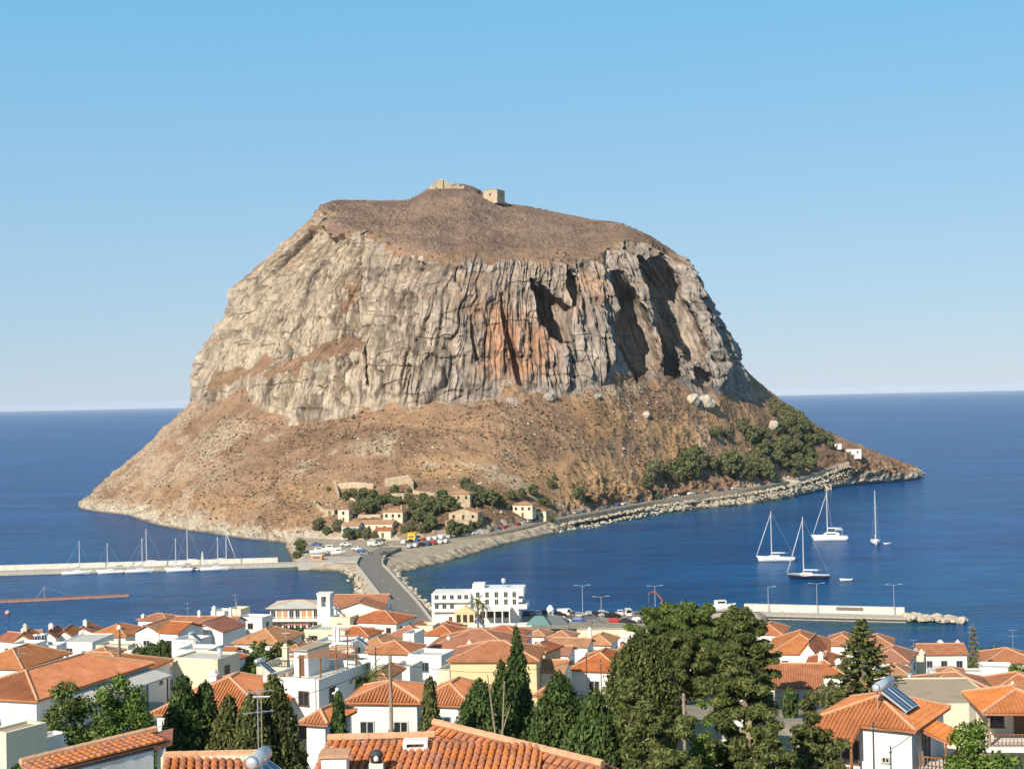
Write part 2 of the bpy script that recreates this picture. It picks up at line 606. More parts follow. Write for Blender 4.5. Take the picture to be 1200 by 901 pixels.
    outc = np.clip(rocky, 0, 1) * sstep(-0.1, 0.35, vnoise(x / 13, y / 13, z / 13, 111) + 0.5 * vnoise(x / 5, y / 5, z / 5, 112) + 0.35 * sstep(350, 160, px) - 0.15 * sstep(350, 500, px))
    attr(me, 'rocky', outc * (1 - cl) * (1 - 0.75 * plat))
    o = link('island_hill', me, 'rock', kind='structure')
    o['label'] = 'huge flat-topped rock island with sheer cliffs above brown scrub slopes'
    return o


def rock_material():
    m, nt, b = new_mat('rock')
    A = {k: N(nt, 'ShaderNodeAttribute', attribute_name=k).outputs['Fac'] for k in ('bare', 'ochre', 'red', 'cream', 'shore', 'summit', 'rocky', 'crack')}
    geo = nt.nodes.new('ShaderNodeNewGeometry')
    pos = geo.outputs['Position']
    n1 = noise(nt, mapping(nt, pos, (0.11, 0.11, 0.035)), 1.0, 6, 0.62, 0.6)      # streaks down the wall
    n2 = noise(nt, mapping(nt, pos, (0.5, 0.5, 0.22)), 1.0, 5, 0.7, 0.3)
    n3 = noise(nt, pos, 0.028, 4, 0.6)
    n4 = noise(nt, pos, 0.9, 5, 0.7)
    n5 = noise(nt, pos, 0.13, 5, 0.65)
    grey = ramp(nt, n1, [(0.30, (0.20, 0.168, 0.145)), (0.46, (0.33, 0.280, 0.240)), (0.62, (0.47, 0.395, 0.33)), (0.78, (0.53, 0.44, 0.36))])
    crm = ramp(nt, n1, [(0.30, (0.24, 0.195, 0.145)), (0.46, (0.42, 0.345, 0.26)), (0.66, (0.60, 0.495, 0.37)), (0.8, (0.56, 0.42, 0.27))])
    redc = ramp(nt, n1, [(0.3, (0.27, 0.165, 0.115)), (0.5, (0.48, 0.255, 0.145)), (0.7, (0.54, 0.34, 0.21))])
    c = mixc(nt, A['cream'], grey, crm)
    c = mixc(nt, mth(nt, 'MULTIPLY', A['red'], ramp_fac(nt, n3, 0.35, 0.6)), c, redc)
    och = ramp_fac(nt, n5, 0.56, 0.72)
    c = mixc(nt, mth(nt, 'MULTIPLY', och, 0.55), c, (0.46, 0.30, 0.16))
    c = mixc(nt, mth(nt, 'MULTIPLY', ramp_fac(nt, n2, 0.49, 0.64), 0.52), c, (0.15, 0.125, 0.10))  # lichen and water streaks, strengthened as painted small shadows on the cliff
    c = mixc(nt, mth(nt, 'MULTIPLY', A['crack'], 0.76), c, (0.105, 0.085, 0.066))      # earth and lichen in the joints, deepened with painted crevice shadow
    # scrub and dry grass
    scr = ramp(nt, n4, [(0.27, (0.085, 0.054, 0.036)), (0.42, (0.195, 0.124, 0.080)), (0.56, (0.30, 0.195, 0.128)), (0.74, (0.43, 0.30, 0.205))])
    scr2 = ramp(nt, n5, [(0.3, (0.19, 0.117, 0.076)), (0.5, (0.31, 0.193, 0.121)), (0.72, (0.39, 0.26, 0.165))])
    g = mixc(nt, 0.5, scr, scr2)
    top = ramp(nt, n4, [(0.3, (0.095, 0.068, 0.055)), (0.45, (0.185, 0.130, 0.102)), (0.6, (0.265, 0.188, 0.146)), (0.76, (0.44, 0.345, 0.265))])
    g = mixc(nt, mth(nt, 'MULTIPLY', A['summit'], 0.85), g, top)
    soil = ramp(nt, n4, [(0.3, (0.26, 0.155, 0.082)), (0.5, (0.405, 0.25, 0.132)), (0.75, (0.50, 0.335, 0.19))])
    g = mixc(nt, mth(nt, 'MULTIPLY', A['ochre'], 0.85), g, soil)
    g = mixc(nt, 1.0, g, ramp(nt, n3, [(0.34, (0.72, 0.70, 0.70)), (0.5, (1, 1, 1)), (0.66, (1.22, 1.18, 1.12))]), 'MULTIPLY')      # heavier and thinner cover
    rk = ramp(nt, n2, [(0.40, (0, 0, 0)), (0.56, (1, 1, 1))])
    g = mixc(nt, mth(nt, 'MULTIPLY', mth(nt, 'MULTIPLY', A['rocky'], 0.75), rk), g, (0.47, 0.40, 0.30))
    c = mixc(nt, ramp_fac2(nt, A['bare'], n4, 0.32, 0.55), g, c)
    pale = ramp(nt, n2, [(0.3, (0.30, 0.25, 0.19)), (0.5, (0.50, 0.44, 0.345)), (0.75, (0.62, 0.56, 0.46))])
    c = mixc(nt, A['shore'], c, pale)
    z = nt.nodes.new('ShaderNodeSeparateXYZ')
    L(nt, pos, z.inputs[0])
    wet = mth(nt, 'SUBTRACT', 1.0, mth(nt, 'MULTIPLY', mth(nt, 'SUBTRACT', z.outputs[2], 0.25), 1.1, True), True)
    c = mixc(nt, mth(nt, 'MULTIPLY', wet, 0.8), c, (0.065, 0.055, 0.042))                              # tide line
    L(nt, c, b.inputs['Base Color'])
    b.inputs['Roughness'].default_value = 0.95
    b.inputs['Specular IOR Level'].default_value = 0.1
    h = mth(nt, 'ADD', mth(nt, 'MULTIPLY', n4, 0.6), n2)
    bump(nt, b, h, 0.8, 0.8)
    return m


def ramp_fac(nt, fac, a, b):
    r = nt.nodes.new('ShaderNodeMapRange')
    r.interpolation_type = 'SMOOTHSTEP'
    r.inputs[1].default_value = a
    r.inputs[2].default_value = b
    L(nt, fac, r.inputs[0])
    return r.outputs[0]


def ramp_fac2(nt, fac, nz, a, b):
    s = mth(nt, 'ADD', fac, mth(nt, 'MULTIPLY', mth(nt, 'SUBTRACT', nz, 0.5), 0.5))
    return ramp_fac(nt, s, a, b)


MATS['rock'] = rock_material()
rock = build_rock()


# ------------------------------------------------------------------ sea
SHALLOW = []      # world polygons near which the water is shallow


def sea_material():
    m, nt, b = new_mat('sea_water')
    sh = N(nt, 'ShaderNodeAttribute', attribute_name='shallow').outputs['Fac']
    geo = nt.nodes.new('ShaderNodeNewGeometry')
    pos = geo.outputs['Position']
    w1 = noise(nt, mapping(nt, pos, (0.10, 0.28, 1)), 1.0, 4, 0.6, 0.4)
    w2 = noise(nt, mapping(nt, pos, (0.006, 0.02, 1), (0, 0, 0.2)), 1.0, 4, 0.6, 0.6)
    w3 = noise(nt, mapping(nt, pos, (0.45, 0.9, 1)), 1.0, 3, 0.6)
    deep = ramp(nt, w2, [(0.32, (0.0002, 0.040, 0.165)), (0.5, (0.0002, 0.058, 0.225)), (0.68, (0.0005, 0.085, 0.290))])
    mid = ramp(nt, w2, [(0.3, (0.0004, 0.060, 0.185)), (0.7, (0.0006, 0.090, 0.250))])
    c = mixc(nt, ramp_fac(nt, sh, 0.0, 0.6), deep, mid)
    c = mixc(nt, mth(nt, 'MULTIPLY', ramp_fac(nt, sh, 0.62, 1.0), ramp_fac(nt, w1, 0.30, 0.62)), c, (0.030, 0.105, 0.105))
    w4 = noise(nt, mapping(nt, pos, (0.045, 0.16, 1), (0, 0, 0.12)), 1.0, 5, 0.7, 0.5)
    w5 = noise(nt, mapping(nt, pos, (0.012, 0.05, 1), (0, 0, -0.1)), 1.0, 3, 0.6, 0.5)
    rip = mth(nt, 'ADD', mth(nt, 'MULTIPLY', w4, 0.65), mth(nt, 'MULTIPLY', w5, 0.35))
    c = mixc(nt, 1.0, c, ramp(nt, rip, [(0.32, (0.55, 0.58, 0.64)), (0.5, (1.0, 1.0, 1.0)), (0.70, (1.6, 1.55, 1.42))]), 'MULTIPLY')     # wind-ruffled lanes: ripple light and dark painted into the water colour
    L(nt, c, b.inputs['Base Color'])
    b.inputs['Roughness'].default_value = 0.22
    b.inputs['IOR'].default_value = 1.333
    b.inputs['Specular IOR Level'].default_value = 0.05
    h = mth(nt, 'ADD', mth(nt, 'MULTIPLY', w1, 1.0), mth(nt, 'MULTIPLY', w3, 0.45))
    bump(nt, b, h, 1.0, 2.2)
    return m


# ------------------------------------------------------------------ low islet ground, causeway, mainland
def gp(pts, z=0.0):
    return [tuple(G(px, py, z)[:2]) for px, py in pts]


ISLET = gp([(334, 632), (343, 650), (346, 662), (372, 665), (400, 668), (414, 672)], 1.0) + \
    gp([(417, 690), (428, 706), (452, 733), (500, 733), (489, 718), (477, 690), (468, 674)], 1.0) + \
    gp([(470, 668), (492, 662), (520, 656), (562, 643), (588, 635), (640, 624), (672, 615), (668, 602), (640, 600), (560, 605), (450, 610), (370, 612)], 1.0)
ROCKY_TIP = gp([(462, 662), (492, 659), (494, 664), (468, 670)], 1.0)


def smooth_base(y):
    return np.interp(y, [0, 38, 70, 100, 135, 170, 215, 280, 340, 380, 420], [53, 46, 41, 35.5, 29.5, 24.3, 17.5, 9.8, 3.6, 2.2, 2.0])


COAST = [(-260, 345), (-150, 352), (-96, 372), (-74, 392), (-66, 402), (-57, 404), (-36, 404), (-28, 394), (4, 394), (8, 392), (48, 392), (61, 391), (66, 388), (64, 376),
         (67, 346), (80, 325), (104, 312), (150, 304), (260, 298), (260, -40), (-260, -40)]


def ground_z(x, y):
    x, y = np.asarray(x, float), np.asarray(y, float)
    ins = in_poly(x, y, COAST)
    d = poly_dist(x, y, COAST) * np.where(ins, 1, -1)
    b = smooth_base(y) - 4.6 * sstep(22, 70, x) * sstep(105, 190, y)
    return np.where(d > 0, np.maximum(1.9, np.minimum(b, 1.9 + (0.16 - 0.07 * sstep(20, 70, x)) * np.maximum(d - 3, 0))), 1.9 + d * 1.6).clip(-6, None)


def gz(x, y):
    return float(ground_z(np.array([x]), np.array([y]))[0])


def ground_material(name, cols, shore=True):
    m, nt, b = new_mat(name)
    pos = nt.nodes.new('ShaderNodeNewGeometry').outputs['Position']
    n1 = noise(nt, pos, 0.35, 5, 0.65)
    n2 = noise(nt, pos, 2.2, 4, 0.7)
    c = ramp(nt, n1, [(0.32, cols[0]), (0.48, cols[1]), (0.66, cols[2])])
    c = mixc(nt, 0.35, c, ramp(nt, n2, [(0.35, cols[0]), (0.65, cols[2])]))
    if shore:
        z = nt.nodes.new('ShaderNodeSeparateXYZ')
        L(nt, pos, z.inputs[0])
        wet = mth(nt, 'SUBTRACT', 1.0, mth(nt, 'MULTIPLY', mth(nt, 'SUBTRACT', z.outputs[2], 0.15), 1.4, True), True)
        c = mixc(nt, mth(nt, 'MULTIPLY', wet, 0.85), c, (0.06, 0.055, 0.042))
    L(nt, c, b.inputs['Base Color'])
    b.inputs['Roughness'].default_value = 0.95
    b.inputs['Specular IOR Level'].default_value = 0.12
    bump(nt, b, n2, 0.6, 0.25)
    return m


MATS['islet'] = ground_material('islet_ground', [(0.24, 0.19, 0.135), (0.38, 0.32, 0.245), (0.50, 0.43, 0.335)])
MATS['town_ground'] = ground_material('town_ground', [(0.17, 0.145, 0.105), (0.32, 0.275, 0.21), (0.45, 0.395, 0.31)])


def build_islet():
    step = 0.8
    xs = np.arange(-125, 46, step)
    ys = np.arange(388, 716, step)
    X, Y = np.meshgrid(xs, ys)
    ins = in_poly(X, Y, ISLET)
    d = poly_dist(X, Y, ISLET) * np.where(ins, 1, -1)
    edge = 1 - sstep(2.0, 7.0, np.abs(d - 1.0))
    n = ridged(X / 4.2, Y / 4.2, X * 0, 301, 3, 0.6)
    n2 = fbm(X / 1.7, Y / 1.7, X * 0, 311, 2)
    Z = np.where(d > 0, 2.25 * sstep(-0.5, 5.5, d), d * 0.75)
    back = sstep(600, 690, Y)
    Z = Z + edge * (0.65 * n + 0.45 * n2) * np.where(d > -6, 1, 0.3) + 1.4 * back * (d > 3)
    Z = np.maximum(Z, -5)
    me = mesh_np('islet', np.stack([X, Y, Z], -1).reshape(-1, 3), grid_faces(*X.shape), True)
    return link('islet_ground', me, 'islet', kind='structure')


def build_mainland():
    xs = np.arange(-262, 263, 1.5)
    ys = np.arange(-42, 424, 1.5)
    X, Y = np.meshgrid(xs, ys)
    Z = ground_z(X, Y) + 0.25 * fbm(X / 9, Y / 9, X * 0, 331, 3) * (ground_z(X, Y) > 3)
    me = mesh_np('mainland', np.stack([X, Y, Z], -1).reshape(-1, 3), grid_faces(*X.shape), True)
    return link('town_ground', me, 'town_ground', kind='structure')


islet = build_islet()
mainland = build_mainland()
bpy.context.view_layer.update()


from mathutils.bvhtree import BVHTree
_dg = bpy.context.evaluated_depsgraph_get()
_TREES = [BVHTree.FromObject(o, _dg) for o in (rock, islet, mainland)]


def drape(px, py):
    """the nearest land met by a line of sight"""
    r = ray(px, py).normalized()
    best = None
    for t in _TREES:
        loc, nor, i, dist = t.ray_cast(EYE, r)
        if loc is not None and (best is None or loc.y < best.y):
            best = loc.copy()
    return best


SHALLOW.append(ISLET)
SHALLOW.append(COAST)
SHALLOW.append([tuple(drape(px, py)[:2]) for px, py in [(340, 630), (500, 634), (640, 618), (760, 600), (900, 584), (905, 575), (640, 605), (500, 620), (345, 615)]])

MATS['embankment'] = ground_material('earth_embankment', [(0.28, 0.20, 0.13), (0.43, 0.34, 0.235), (0.56, 0.47, 0.355)])
MATS['asphalt'] = plain('asphalt', (0.085, 0.082, 0.080), 0.9, var=0.25, scale=0.8)
MATS['asphalt_old'] = plain('old_asphalt', (0.20, 0.185, 0.165), 0.95, var=0.2, scale=0.6)
MATS['road_dust'] = plain('dusty_asphalt', (0.27, 0.24, 0.205), 0.95, var=0.2, scale=0.6)
MATS['quay_paving'] = plain('quay_paving', (0.47, 0.41, 0.33), 0.92, var=0.22, scale=0.4)
MATS['concrete'] = plain('concrete', (0.46, 0.42, 0.36), 0.9, var=0.22, scale=0.9)
MATS['concrete_pale'] = plain('pale_concrete', (0.62, 0.585, 0.52), 0.9, var=0.18, scale=0.9)
MATS['parapet'] = plain('parapet_stone', (0.50, 0.46, 0.40), 0.9, var=0.2, scale=0.8)
MATS['marking'] = plain('road_paint', (0.72, 0.71, 0.68), 0.8, var=0.15, scale=2.0)


def strip(name, pts, width, mat, thick=1.2, kind='structure', parent=None, off=0.0):
    """a ribbon with a flat top and skirts along a 3-D centre line"""
    n = len(pts)
    vs = []
    for i, p in enumerate(pts):
        a, b = pts[max(0, i - 1)], pts[min(n - 1, i + 1)]
        t = Vector((b[0] - a[0], b[1] - a[1], 0)).normalized()
        s = Vector((t.y, -t.x, 0))
        c = Vector(p) + s * off
        w = width / 2
        for q in (c - s * w, c + s * w):
            vs.append((q.x, q.y, q.z))
        for q in (c - s * w, c + s * w):
            vs.append((q.x, q.y, q.z - thick))
    fs = []
    for i in range(n - 1):
        a, b = i * 4, i * 4 + 4
        fs += [(a, a + 1, b + 1, b), (a + 2, a, b, b + 2), (a + 1, a + 3, b + 3, b + 1)]
    fs += [(0, 2, 3, 1), (n * 4 - 4, n * 4 - 3, n * 4 - 1, n * 4 - 2)]
    me = mesh_np(name, vs, fs)
    o = link(name, me, mat, parent)
    if kind:
        o['kind'] = kind
    return o


def resample(pts, step):
    pts = [Vector(p) for p in pts]
    out = [pts[0]]
    # Catmull-Rom for gentle bends
    for i in range(len(pts) - 1):
        p0, p1, p2, p3 = pts[max(0, i - 1)], pts[i], pts[i + 1], pts[min(len(pts) - 1, i + 2)]
        k = max(1, int((p2 - p1).length / step))
        for j in range(1, k + 1):
            t = j / k
            out.append(0.5 * ((2 * p1) + (p2 - p0) * t + (2 * p0 - 5 * p1 + 4 * p2 - p3) * t * t + (3 * p1 - p0 - 3 * p2 + p3) * t ** 3))
    return out


# the causeway road, then the road along the foot of the rock
cw = [G(487, 731, 2.9), G(470, 706, 3.0), G(455, 688, 3.0), G(440, 670, 3.0), G(433, 661, 3.0), G(440, 650, 3.1), G(458, 641, 3.6)]
CAUSEWAY = resample(cw, 3.0)
strip('causeway_road', CAUSEWAY, 8.4, 'asphalt_old', 2.2)
for side, lab in ((-4.5, 'left'), (4.5, 'right')):
    w = strip('parapet_wall', [p + Vector((0, 0, 0.75)) for p in CAUSEWAY[:-9]], 0.45, 'parapet', 1.9, None, None, side)
    w['label'] = 'low pale parapet wall on the ' + ('harbour' if side < 0 else 'open bay') + ' side of the causeway road'
    w['category'] = 'wall'
    w['group'] = 'parapets of the causeway'
for k in range(8, len(CAUSEWAY) - 12, 7):
    p, q = CAUSEWAY[k], CAUSEWAY[k + 1]
    d = (q - p).normalized() * 1.6
    strip('road_marking', [p + Vector((0, 0, 0.006)), p + d + Vector((0, 0, 0.006))], 0.22, 'marking', 0.004)

rp = []
for px, py in [(466, 640), (500, 634), (535, 631), (565, 628), (600, 620), (640, 610.5), (700, 599), (760, 589), (820, 580), (870, 573), (915, 565), (945, 558), (970, 550), (992, 541)]:
    q = drape(px, py)
    rp.append(q)
for _ in range(2):
    for i in range(1, len(rp) - 1):
        rp[i].z = 0.25 * rp[i - 1].z + 0.5 * rp[i].z + 0.25 * rp[i + 1].z
ROCK_ROAD = resample([p + Vector((0, 0, 0.45)) for p in rp], 5.0)
strip('coast_road', ROCK_ROAD, 6.0, 'road_dust', 0.18)
strip('road_embankment', [p - Vector((0, 0, 0.19)) for p in ROCK_ROAD], 7.6, 'embankment', 3.4)
yard = []
for px, py in [(352, 656), (390, 655), (428, 654)]:
    yard.append(G(px, py, 2.75))
strip('harbour_yard', resample(yard, 4), 17.0, 'concrete', 4.5)


def box_np(lo, hi):
    x0, y0, z0 = lo
    x1, y1, z1 = hi
    v = [(x0, y0, z0), (x1, y0, z0), (x1, y1, z0), (x0, y1, z0), (x0, y0, z1), (x1, y0, z1), (x1, y1, z1), (x0, y1, z1)]
    f = [(0, 3, 2, 1), (4, 5, 6, 7), (0, 1, 5, 4), (1, 2, 6, 5), (2, 3, 7, 6), (3, 0, 4, 7)]
    return v, f


class MB:
    """collects simple solids, then links them as ONE mesh"""

    def __init__(self):
        self.v, self.f, self.m = [], [], []
        self.uv = None

    def add(self, v, f, mi=0):
        o = len(self.v)
        self.v += [tuple(q) for q in v]
        self.f += [tuple(i + o for i in q) for q in f]
        self.m += [mi] * len(f)
        return self

    def box(self, lo, hi, mi=0):
        return self.add(*box_np(lo, hi), mi)

    def cbox(self, c, s, rz=0.0, mi=0):
        v, f = box_np((-s[0] / 2, -s[1] / 2, -s[2] / 2), (s[0] / 2, s[1] / 2, s[2] / 2))
        cr, sr = math.cos(rz), math.sin(rz)
        return self.add([(c[0] + x * cr - y * sr, c[1] + x * sr + y * cr, c[2] + z) for x, y, z in v], f, mi)

    def tube(self, a, b, r0, r1=None, seg=6, mi=0, cap=True):
        a, b = Vector(a), Vector(b)
        r1 = r0 if r1 is None else r1
        d = (b - a).normalized()
        u = d.orthogonal().normalized()
        w = d.cross(u)
        v = []
        for c, r in ((a, r0), (b, r1)):
            for k in range(seg):
                t = 2 * math.pi * k / seg
                v.append(c + u * (r * math.cos(t)) + w * (r * math.sin(t)))
        f = [(k, (k + 1) % seg, seg + (k + 1) % seg, seg + k) for k in range(seg)]
        if cap:
            f += [tuple(range(seg - 1, -1, -1)), tuple(range(seg, 2 * seg))]
        return self.add(v, f, mi)

    def lathe(self, prof, seg=10, c=(0, 0, 0), mi=0):
        """prof: (r, z) pairs bottom to top"""
        v, f = [], []
        for r, z in prof:
            for k in range(seg):
                t = 2 * math.pi * k / seg
                v.append((c[0] + r * math.cos(t), c[1] + r * math.sin(t), c[2] + z))
        for i in range(len(prof) - 1):
            for k in range(seg):
                a, b = i * seg + k, i * seg + (k + 1) % seg
                f.append((a, b, b + seg, a + seg))
        f.append(tuple(range(seg - 1, -1, -1)))
        f.append(tuple(range((len(prof) - 1) * seg, len(prof) * seg)))
        return self.add(v, f, mi)

    def mesh(self, name, smooth=False):
        me = bpy.data.meshes.new(name)
        me.from_pydata(self.v, [], self.f)
        if any(self.m):
            me.polygons.foreach_set('material_index', self.m)
        if smooth:
            me.polygons.foreach_set('use_smooth', [True] * len(self.f))
        me.update()
        return me

    def build(self, name, mat, parent=None, smooth=False, **props):
        return link(name, self.mesh(name, smooth), mat, parent, **props)


def thing(name, label, cat, loc=(0, 0, 0), rz=0.0, group=None):
    o = bpy.data.objects.new(name, None)
    COL.objects.link(o)
    o.location = loc
    o.rotation_euler = (0, 0, rz)
    o.empty_display_size = 0.5
    o['label'] = label
    o['category'] = cat
    if group:
        o['group'] = group
    return o


def tag(o, label, cat, group=None):
    o['label'] = label
    o['category'] = cat
    if group:
        o['group'] = group
    return o


def dup(root, loc, rz=0.0, label=None, group=None, scale=None):
    r = root.copy()
    COL.objects.link(r)
    r.location = loc
    r.rotation_euler = (0, 0, rz)
    if scale:
        r.scale = (scale, scale, scale)
    if label:
        r['label'] = label
    if group:
        r['group'] = group
    for ch in list(root.children):
        c = ch.copy()
        COL.objects.link(c)
        c.parent = r
        for g in ch.children:
            e = g.copy()
            COL.objects.link(e)
            e.parent = c
    return r


# ------------------------------------------------------------------ piers
def pier_frame(name, a, b, label, cat, group=None):
    """an Empty at a, its x axis along the pier to b"""
    d = b - a
    o = thing(name, label, cat, (a.x, a.y, 0), math.atan2(d.y, d.x), group)
    return o, math.hypot(d.x, d.y)


MATS['boulder'] = plain('sea_boulder', (0.50, 0.44, 0.35), 0.95, var=0.3, scale=0.35, spec=0.1)
MATS['pink_deck'] = plain('weathered_planks', (0.40, 0.25, 0.19), 0.9, var=0.25, scale=1.5)
MATS['steel'] = plain('galvanised_steel', (0.42, 0.43, 0.44), 0.5, 0.4, var=0.1)
MATS['rust'] = plain('rusty_steel', (0.30, 0.12, 0.06), 0.8, var=0.3)


def rock_lump(seed, r=1.0, sub=1):
    rnd = random.Random(seed)
    bm = bmesh.new()
    bmesh.ops.create_icosphere(bm, subdivisions=sub, radius=r)
    for v in bm.verts:
        v.co *= rnd.uniform(0.72, 1.18)
        v.co.z *= 0.75
    me = bpy.data.meshes.new('boulder')
    bm.to_mesh(me)
    bm.free()
    return me


BOULDERS = [rock_lump(s) for s in range(6)]
for me in BOULDERS:
    me.materials.append(MATS['boulder'])


def boulder_row(name, pts, n, spread, rmin, rmax, parent=None, seed=1):
    """heap of armour stones joined into one object: they cannot be told apart singly at this distance"""
    rnd = random.Random(seed)
    b = MB()
    for i in range(n):
        t = rnd.random() * (len(pts) - 1)
        k = int(t)
        p = Vector(pts[k]).lerp(Vector(pts[min(k + 1, len(pts) - 1)]), t - k)
        me = BOULDERS[rnd.randrange(6)]
        r = rnd.uniform(rmin, rmax)
        a = rnd.uniform(0, 6.28)
        ca, sa = math.cos(a), math.sin(a)
        ox, oy = rnd.gauss(0, spread), rnd.gauss(0, spread)
        oz = rnd.uniform(-0.3, 0.5) * r
        b.add([(p.x + ox + r * (v.co.x * ca - v.co.y * sa), p.y + oy + r * (v.co.x * sa + v.co.y * ca), p.z + oz + r * v.co.z) for v in me.vertices],
              [tuple(q.vertices) for q in me.polygons])
    o = b.build(name, 'boulder', parent)
    o['kind'] = 'stuff'
    return o


# left harbour pier
pa, pb = G(-60, 676, 0), G(352, 664, 0)
o, ln = pier_frame('harbour_pier', pa, pb, 'long straight concrete pier with a white sea wall where yachts lie moored', 'pier')
MB().box((0, 0, -3), (ln, 7.0, 1.15)).build('pier_deck', 'concrete', o)
MB().box((0, 7.0, -3), (ln * 0.93, 8.0, 2.9)).build('sea_wall', 'concrete_pale', o)
for k in range(12):
    MB().lathe([(0.16, 0), (0.12, 0.25), (0.22, 0.4), (0.2, 0.5)], 8, (14 + k * 10, 0.6, 1.15)).build('bollard', 'steel', o)
PIER_DIR = (pb - pa).normalized()
PIER_ANG = math.atan2(PIER_DIR.y, PIER_DIR.x)
PIER_A = pa
boulder_row('pier_rocks', [pa + Vector((0, 9.5, 0.3)), pb + Vector((-4, 9.0, 0.3))], 160, 0.8, 0.5, 1.1, None, 3)
lt = thing('pier_light', 'small white harbour light standing on the sea wall of the long pier', 'light beacon', (pa + PIER_DIR * 89).to_tuple()[:2] + (2.9,))
lt.location.y += 7.4
MB().lathe([(0.55, 0), (0.42, 1.0), (0.36, 2.0)], 10).build('tower', 'concrete_pale', lt)
MB().lathe([(0.5, 2.0), (0.5, 2.15), (0.25, 2.2), (0.25, 2.7), (0.02, 3.0)], 10).build('lantern', 'concrete_pale', lt)

# rusty floating jetty on the left
ja, jb = G(-50, 708.5, 0), G(151, 699, 0)
o, ln = pier_frame('floating_jetty', ja, jb, 'low rusty pink floating jetty in the harbour water nearer than the yachts', 'jetty')
nb = 14
for k in range(nb):
    x0, x1 = ln * k / nb + 0.06, ln * (k + 1) / nb - 0.06
    MB().box((x0, 0, -0.2), (x1, 2.6, 0.45)).build('float', 'pink_deck', o)
MB().box((0, 0.05, 0.454), (ln, 0.35, 0.62)).box((0, 2.2, 0.454), (ln, 2.55, 0.62)).build('kerb_rail', 'rust', o)
mast_x = (G(52, 703, 0) - ja).length
f = MB()
f.tube((mast_x, 1.2, 0.4), (mast_x, 1.2, 4.4), 0.11).tube((mast_x - 0.8, 1.2, 3.4), (mast_x + 0.8, 1.2, 3.4), 0.06)
f.tube((mast_x, 1.2, 4.2), (mast_x + 8.5, 1.2, 0.9), 0.035).tube((mast_x, 1.2, 4.2), (mast_x - 2.5, 1.2, 0.6), 0.035)
f.build('mooring_mast', 'steel', o)
bq = G(9, 719, 0)
MATS['buoy_pink'] = plain('pink_buoy', (0.62, 0.36, 0.32), 0.5)
by = thing('mooring_buoy', 'round pale pink mooring buoy afloat near the rusty jetty', 'buoy', bq)
MB().lathe([(0.1, -0.5), (0.62, -0.15), (0.78, 0.3), (0.6, 0.8), (0.2, 1.0)], 12).build('float', 'buoy_pink', by, True)
MB().lathe([(0.07, 0.95), (0.09, 1.3), (0.02, 1.35)], 8).build('ring', 'steel', by)

# right breakwater: quay wall, deck, stone head
ba, bb = G(866, 724.5, 0), G(1062, 729.5, 0)
o, ln = pier_frame('breakwater', ba, bb, 'pale concrete breakwater with a sea wall and a heap of stones at its end', 'breakwater')
MB().box((0, 0, -3), (ln, 6.2, 1.1)).build('deck', 'concrete', o)
MB().box((0.5, 6.2, -3), (ln * 0.985, 7.6, 3.0)).build('sea_wall', 'concrete_pale', o)
MATS['sign_grey'] = plain('grey_panel', (0.17, 0.155, 0.14), 0.8)
wx = (G(978, 727, 0) - ba).length
MB().box((wx, 6.12, 1.9), (wx + 7.0, 6.198, 2.75)).build('wall_panel', 'sign_grey', o)
MB().box((ln * 0.12, -0.12, 0.3), (ln, -0.02, 0.75)).build('fender_strip', 'asphalt', o)
ang = o.rotation_euler.z
u = Vector((math.cos(ang), math.sin(ang), 0))
w = Vector((-u.y, u.x, 0))
boulder_row('breakwater_head_rocks', [ba + u * ln + w * 3.5 + Vector((0, 0, 0.9)), ba + u * (ln + 13.5) + w * 2.5 + Vector((0, 0, 0.5))], 150, 1.35, 0.55, 1.35, None, 5)
boulder_row('breakwater_root_rocks', [ba + w * 7.8 + Vector((0, 0, 1.1)), ba + u * 13 + w * 8.4 + Vector((0, 0, 0.9)), ba + u * ln + w * 9 + Vector((0, 0, 0.2))], 150, 0.8, 0.5, 1.2, None, 6)
BW = (ba, u, w, ln)
SHALLOW.append([tuple((ba - w * 2)[:2]), tuple((ba + u * ln - w * 2)[:2]), tuple((ba + u * ln + w * 9)[:2]), tuple((ba + w * 9)[:2])])
boulder_row('causeway_rocks', [p + Vector((6.6, 0, -1.7)) for p in CAUSEWAY[2:-14]], 260, 1.1, 0.45, 1.1, None, 8)
boulder_row('causeway_harbour_rocks', [p + Vector((-6.8, 0, -1.8)) for p in CAUSEWAY[2:-14]], 160, 1.2, 0.4, 1.0, None, 9)

sea_side = []
for a_, b_ in zip(ROCK_ROAD[:-1], ROCK_ROAD[1:]):
    d_ = (b_ - a_).normalized()
    sea_side.append(a_ + Vector((d_.y, -d_.x, 0)) * 5.2 + Vector((0, 0, -2.4)))
boulder_row('coast_road_rocks', sea_side[6:], 750, 1.8, 0.25, 0.95, None, 14)
boulder_row('shore_rocks', [p + Vector((0.4, -0.9, 0)) * 5 + Vector((0, 0, -2.2)) for p in sea_side[4:]], 600, 2.6, 0.25, 0.95, None, 15)

# quay apron
MB().box((8, 371, 0.2), (63, 391.4, 2.02)).build('quay_apron', 'quay_paving', None, kind='structure')
MB().box((8, 391.4, -4), (63, 392.2, 2.0)).build('quay_edge', 'concrete_pale', None, kind='structure')
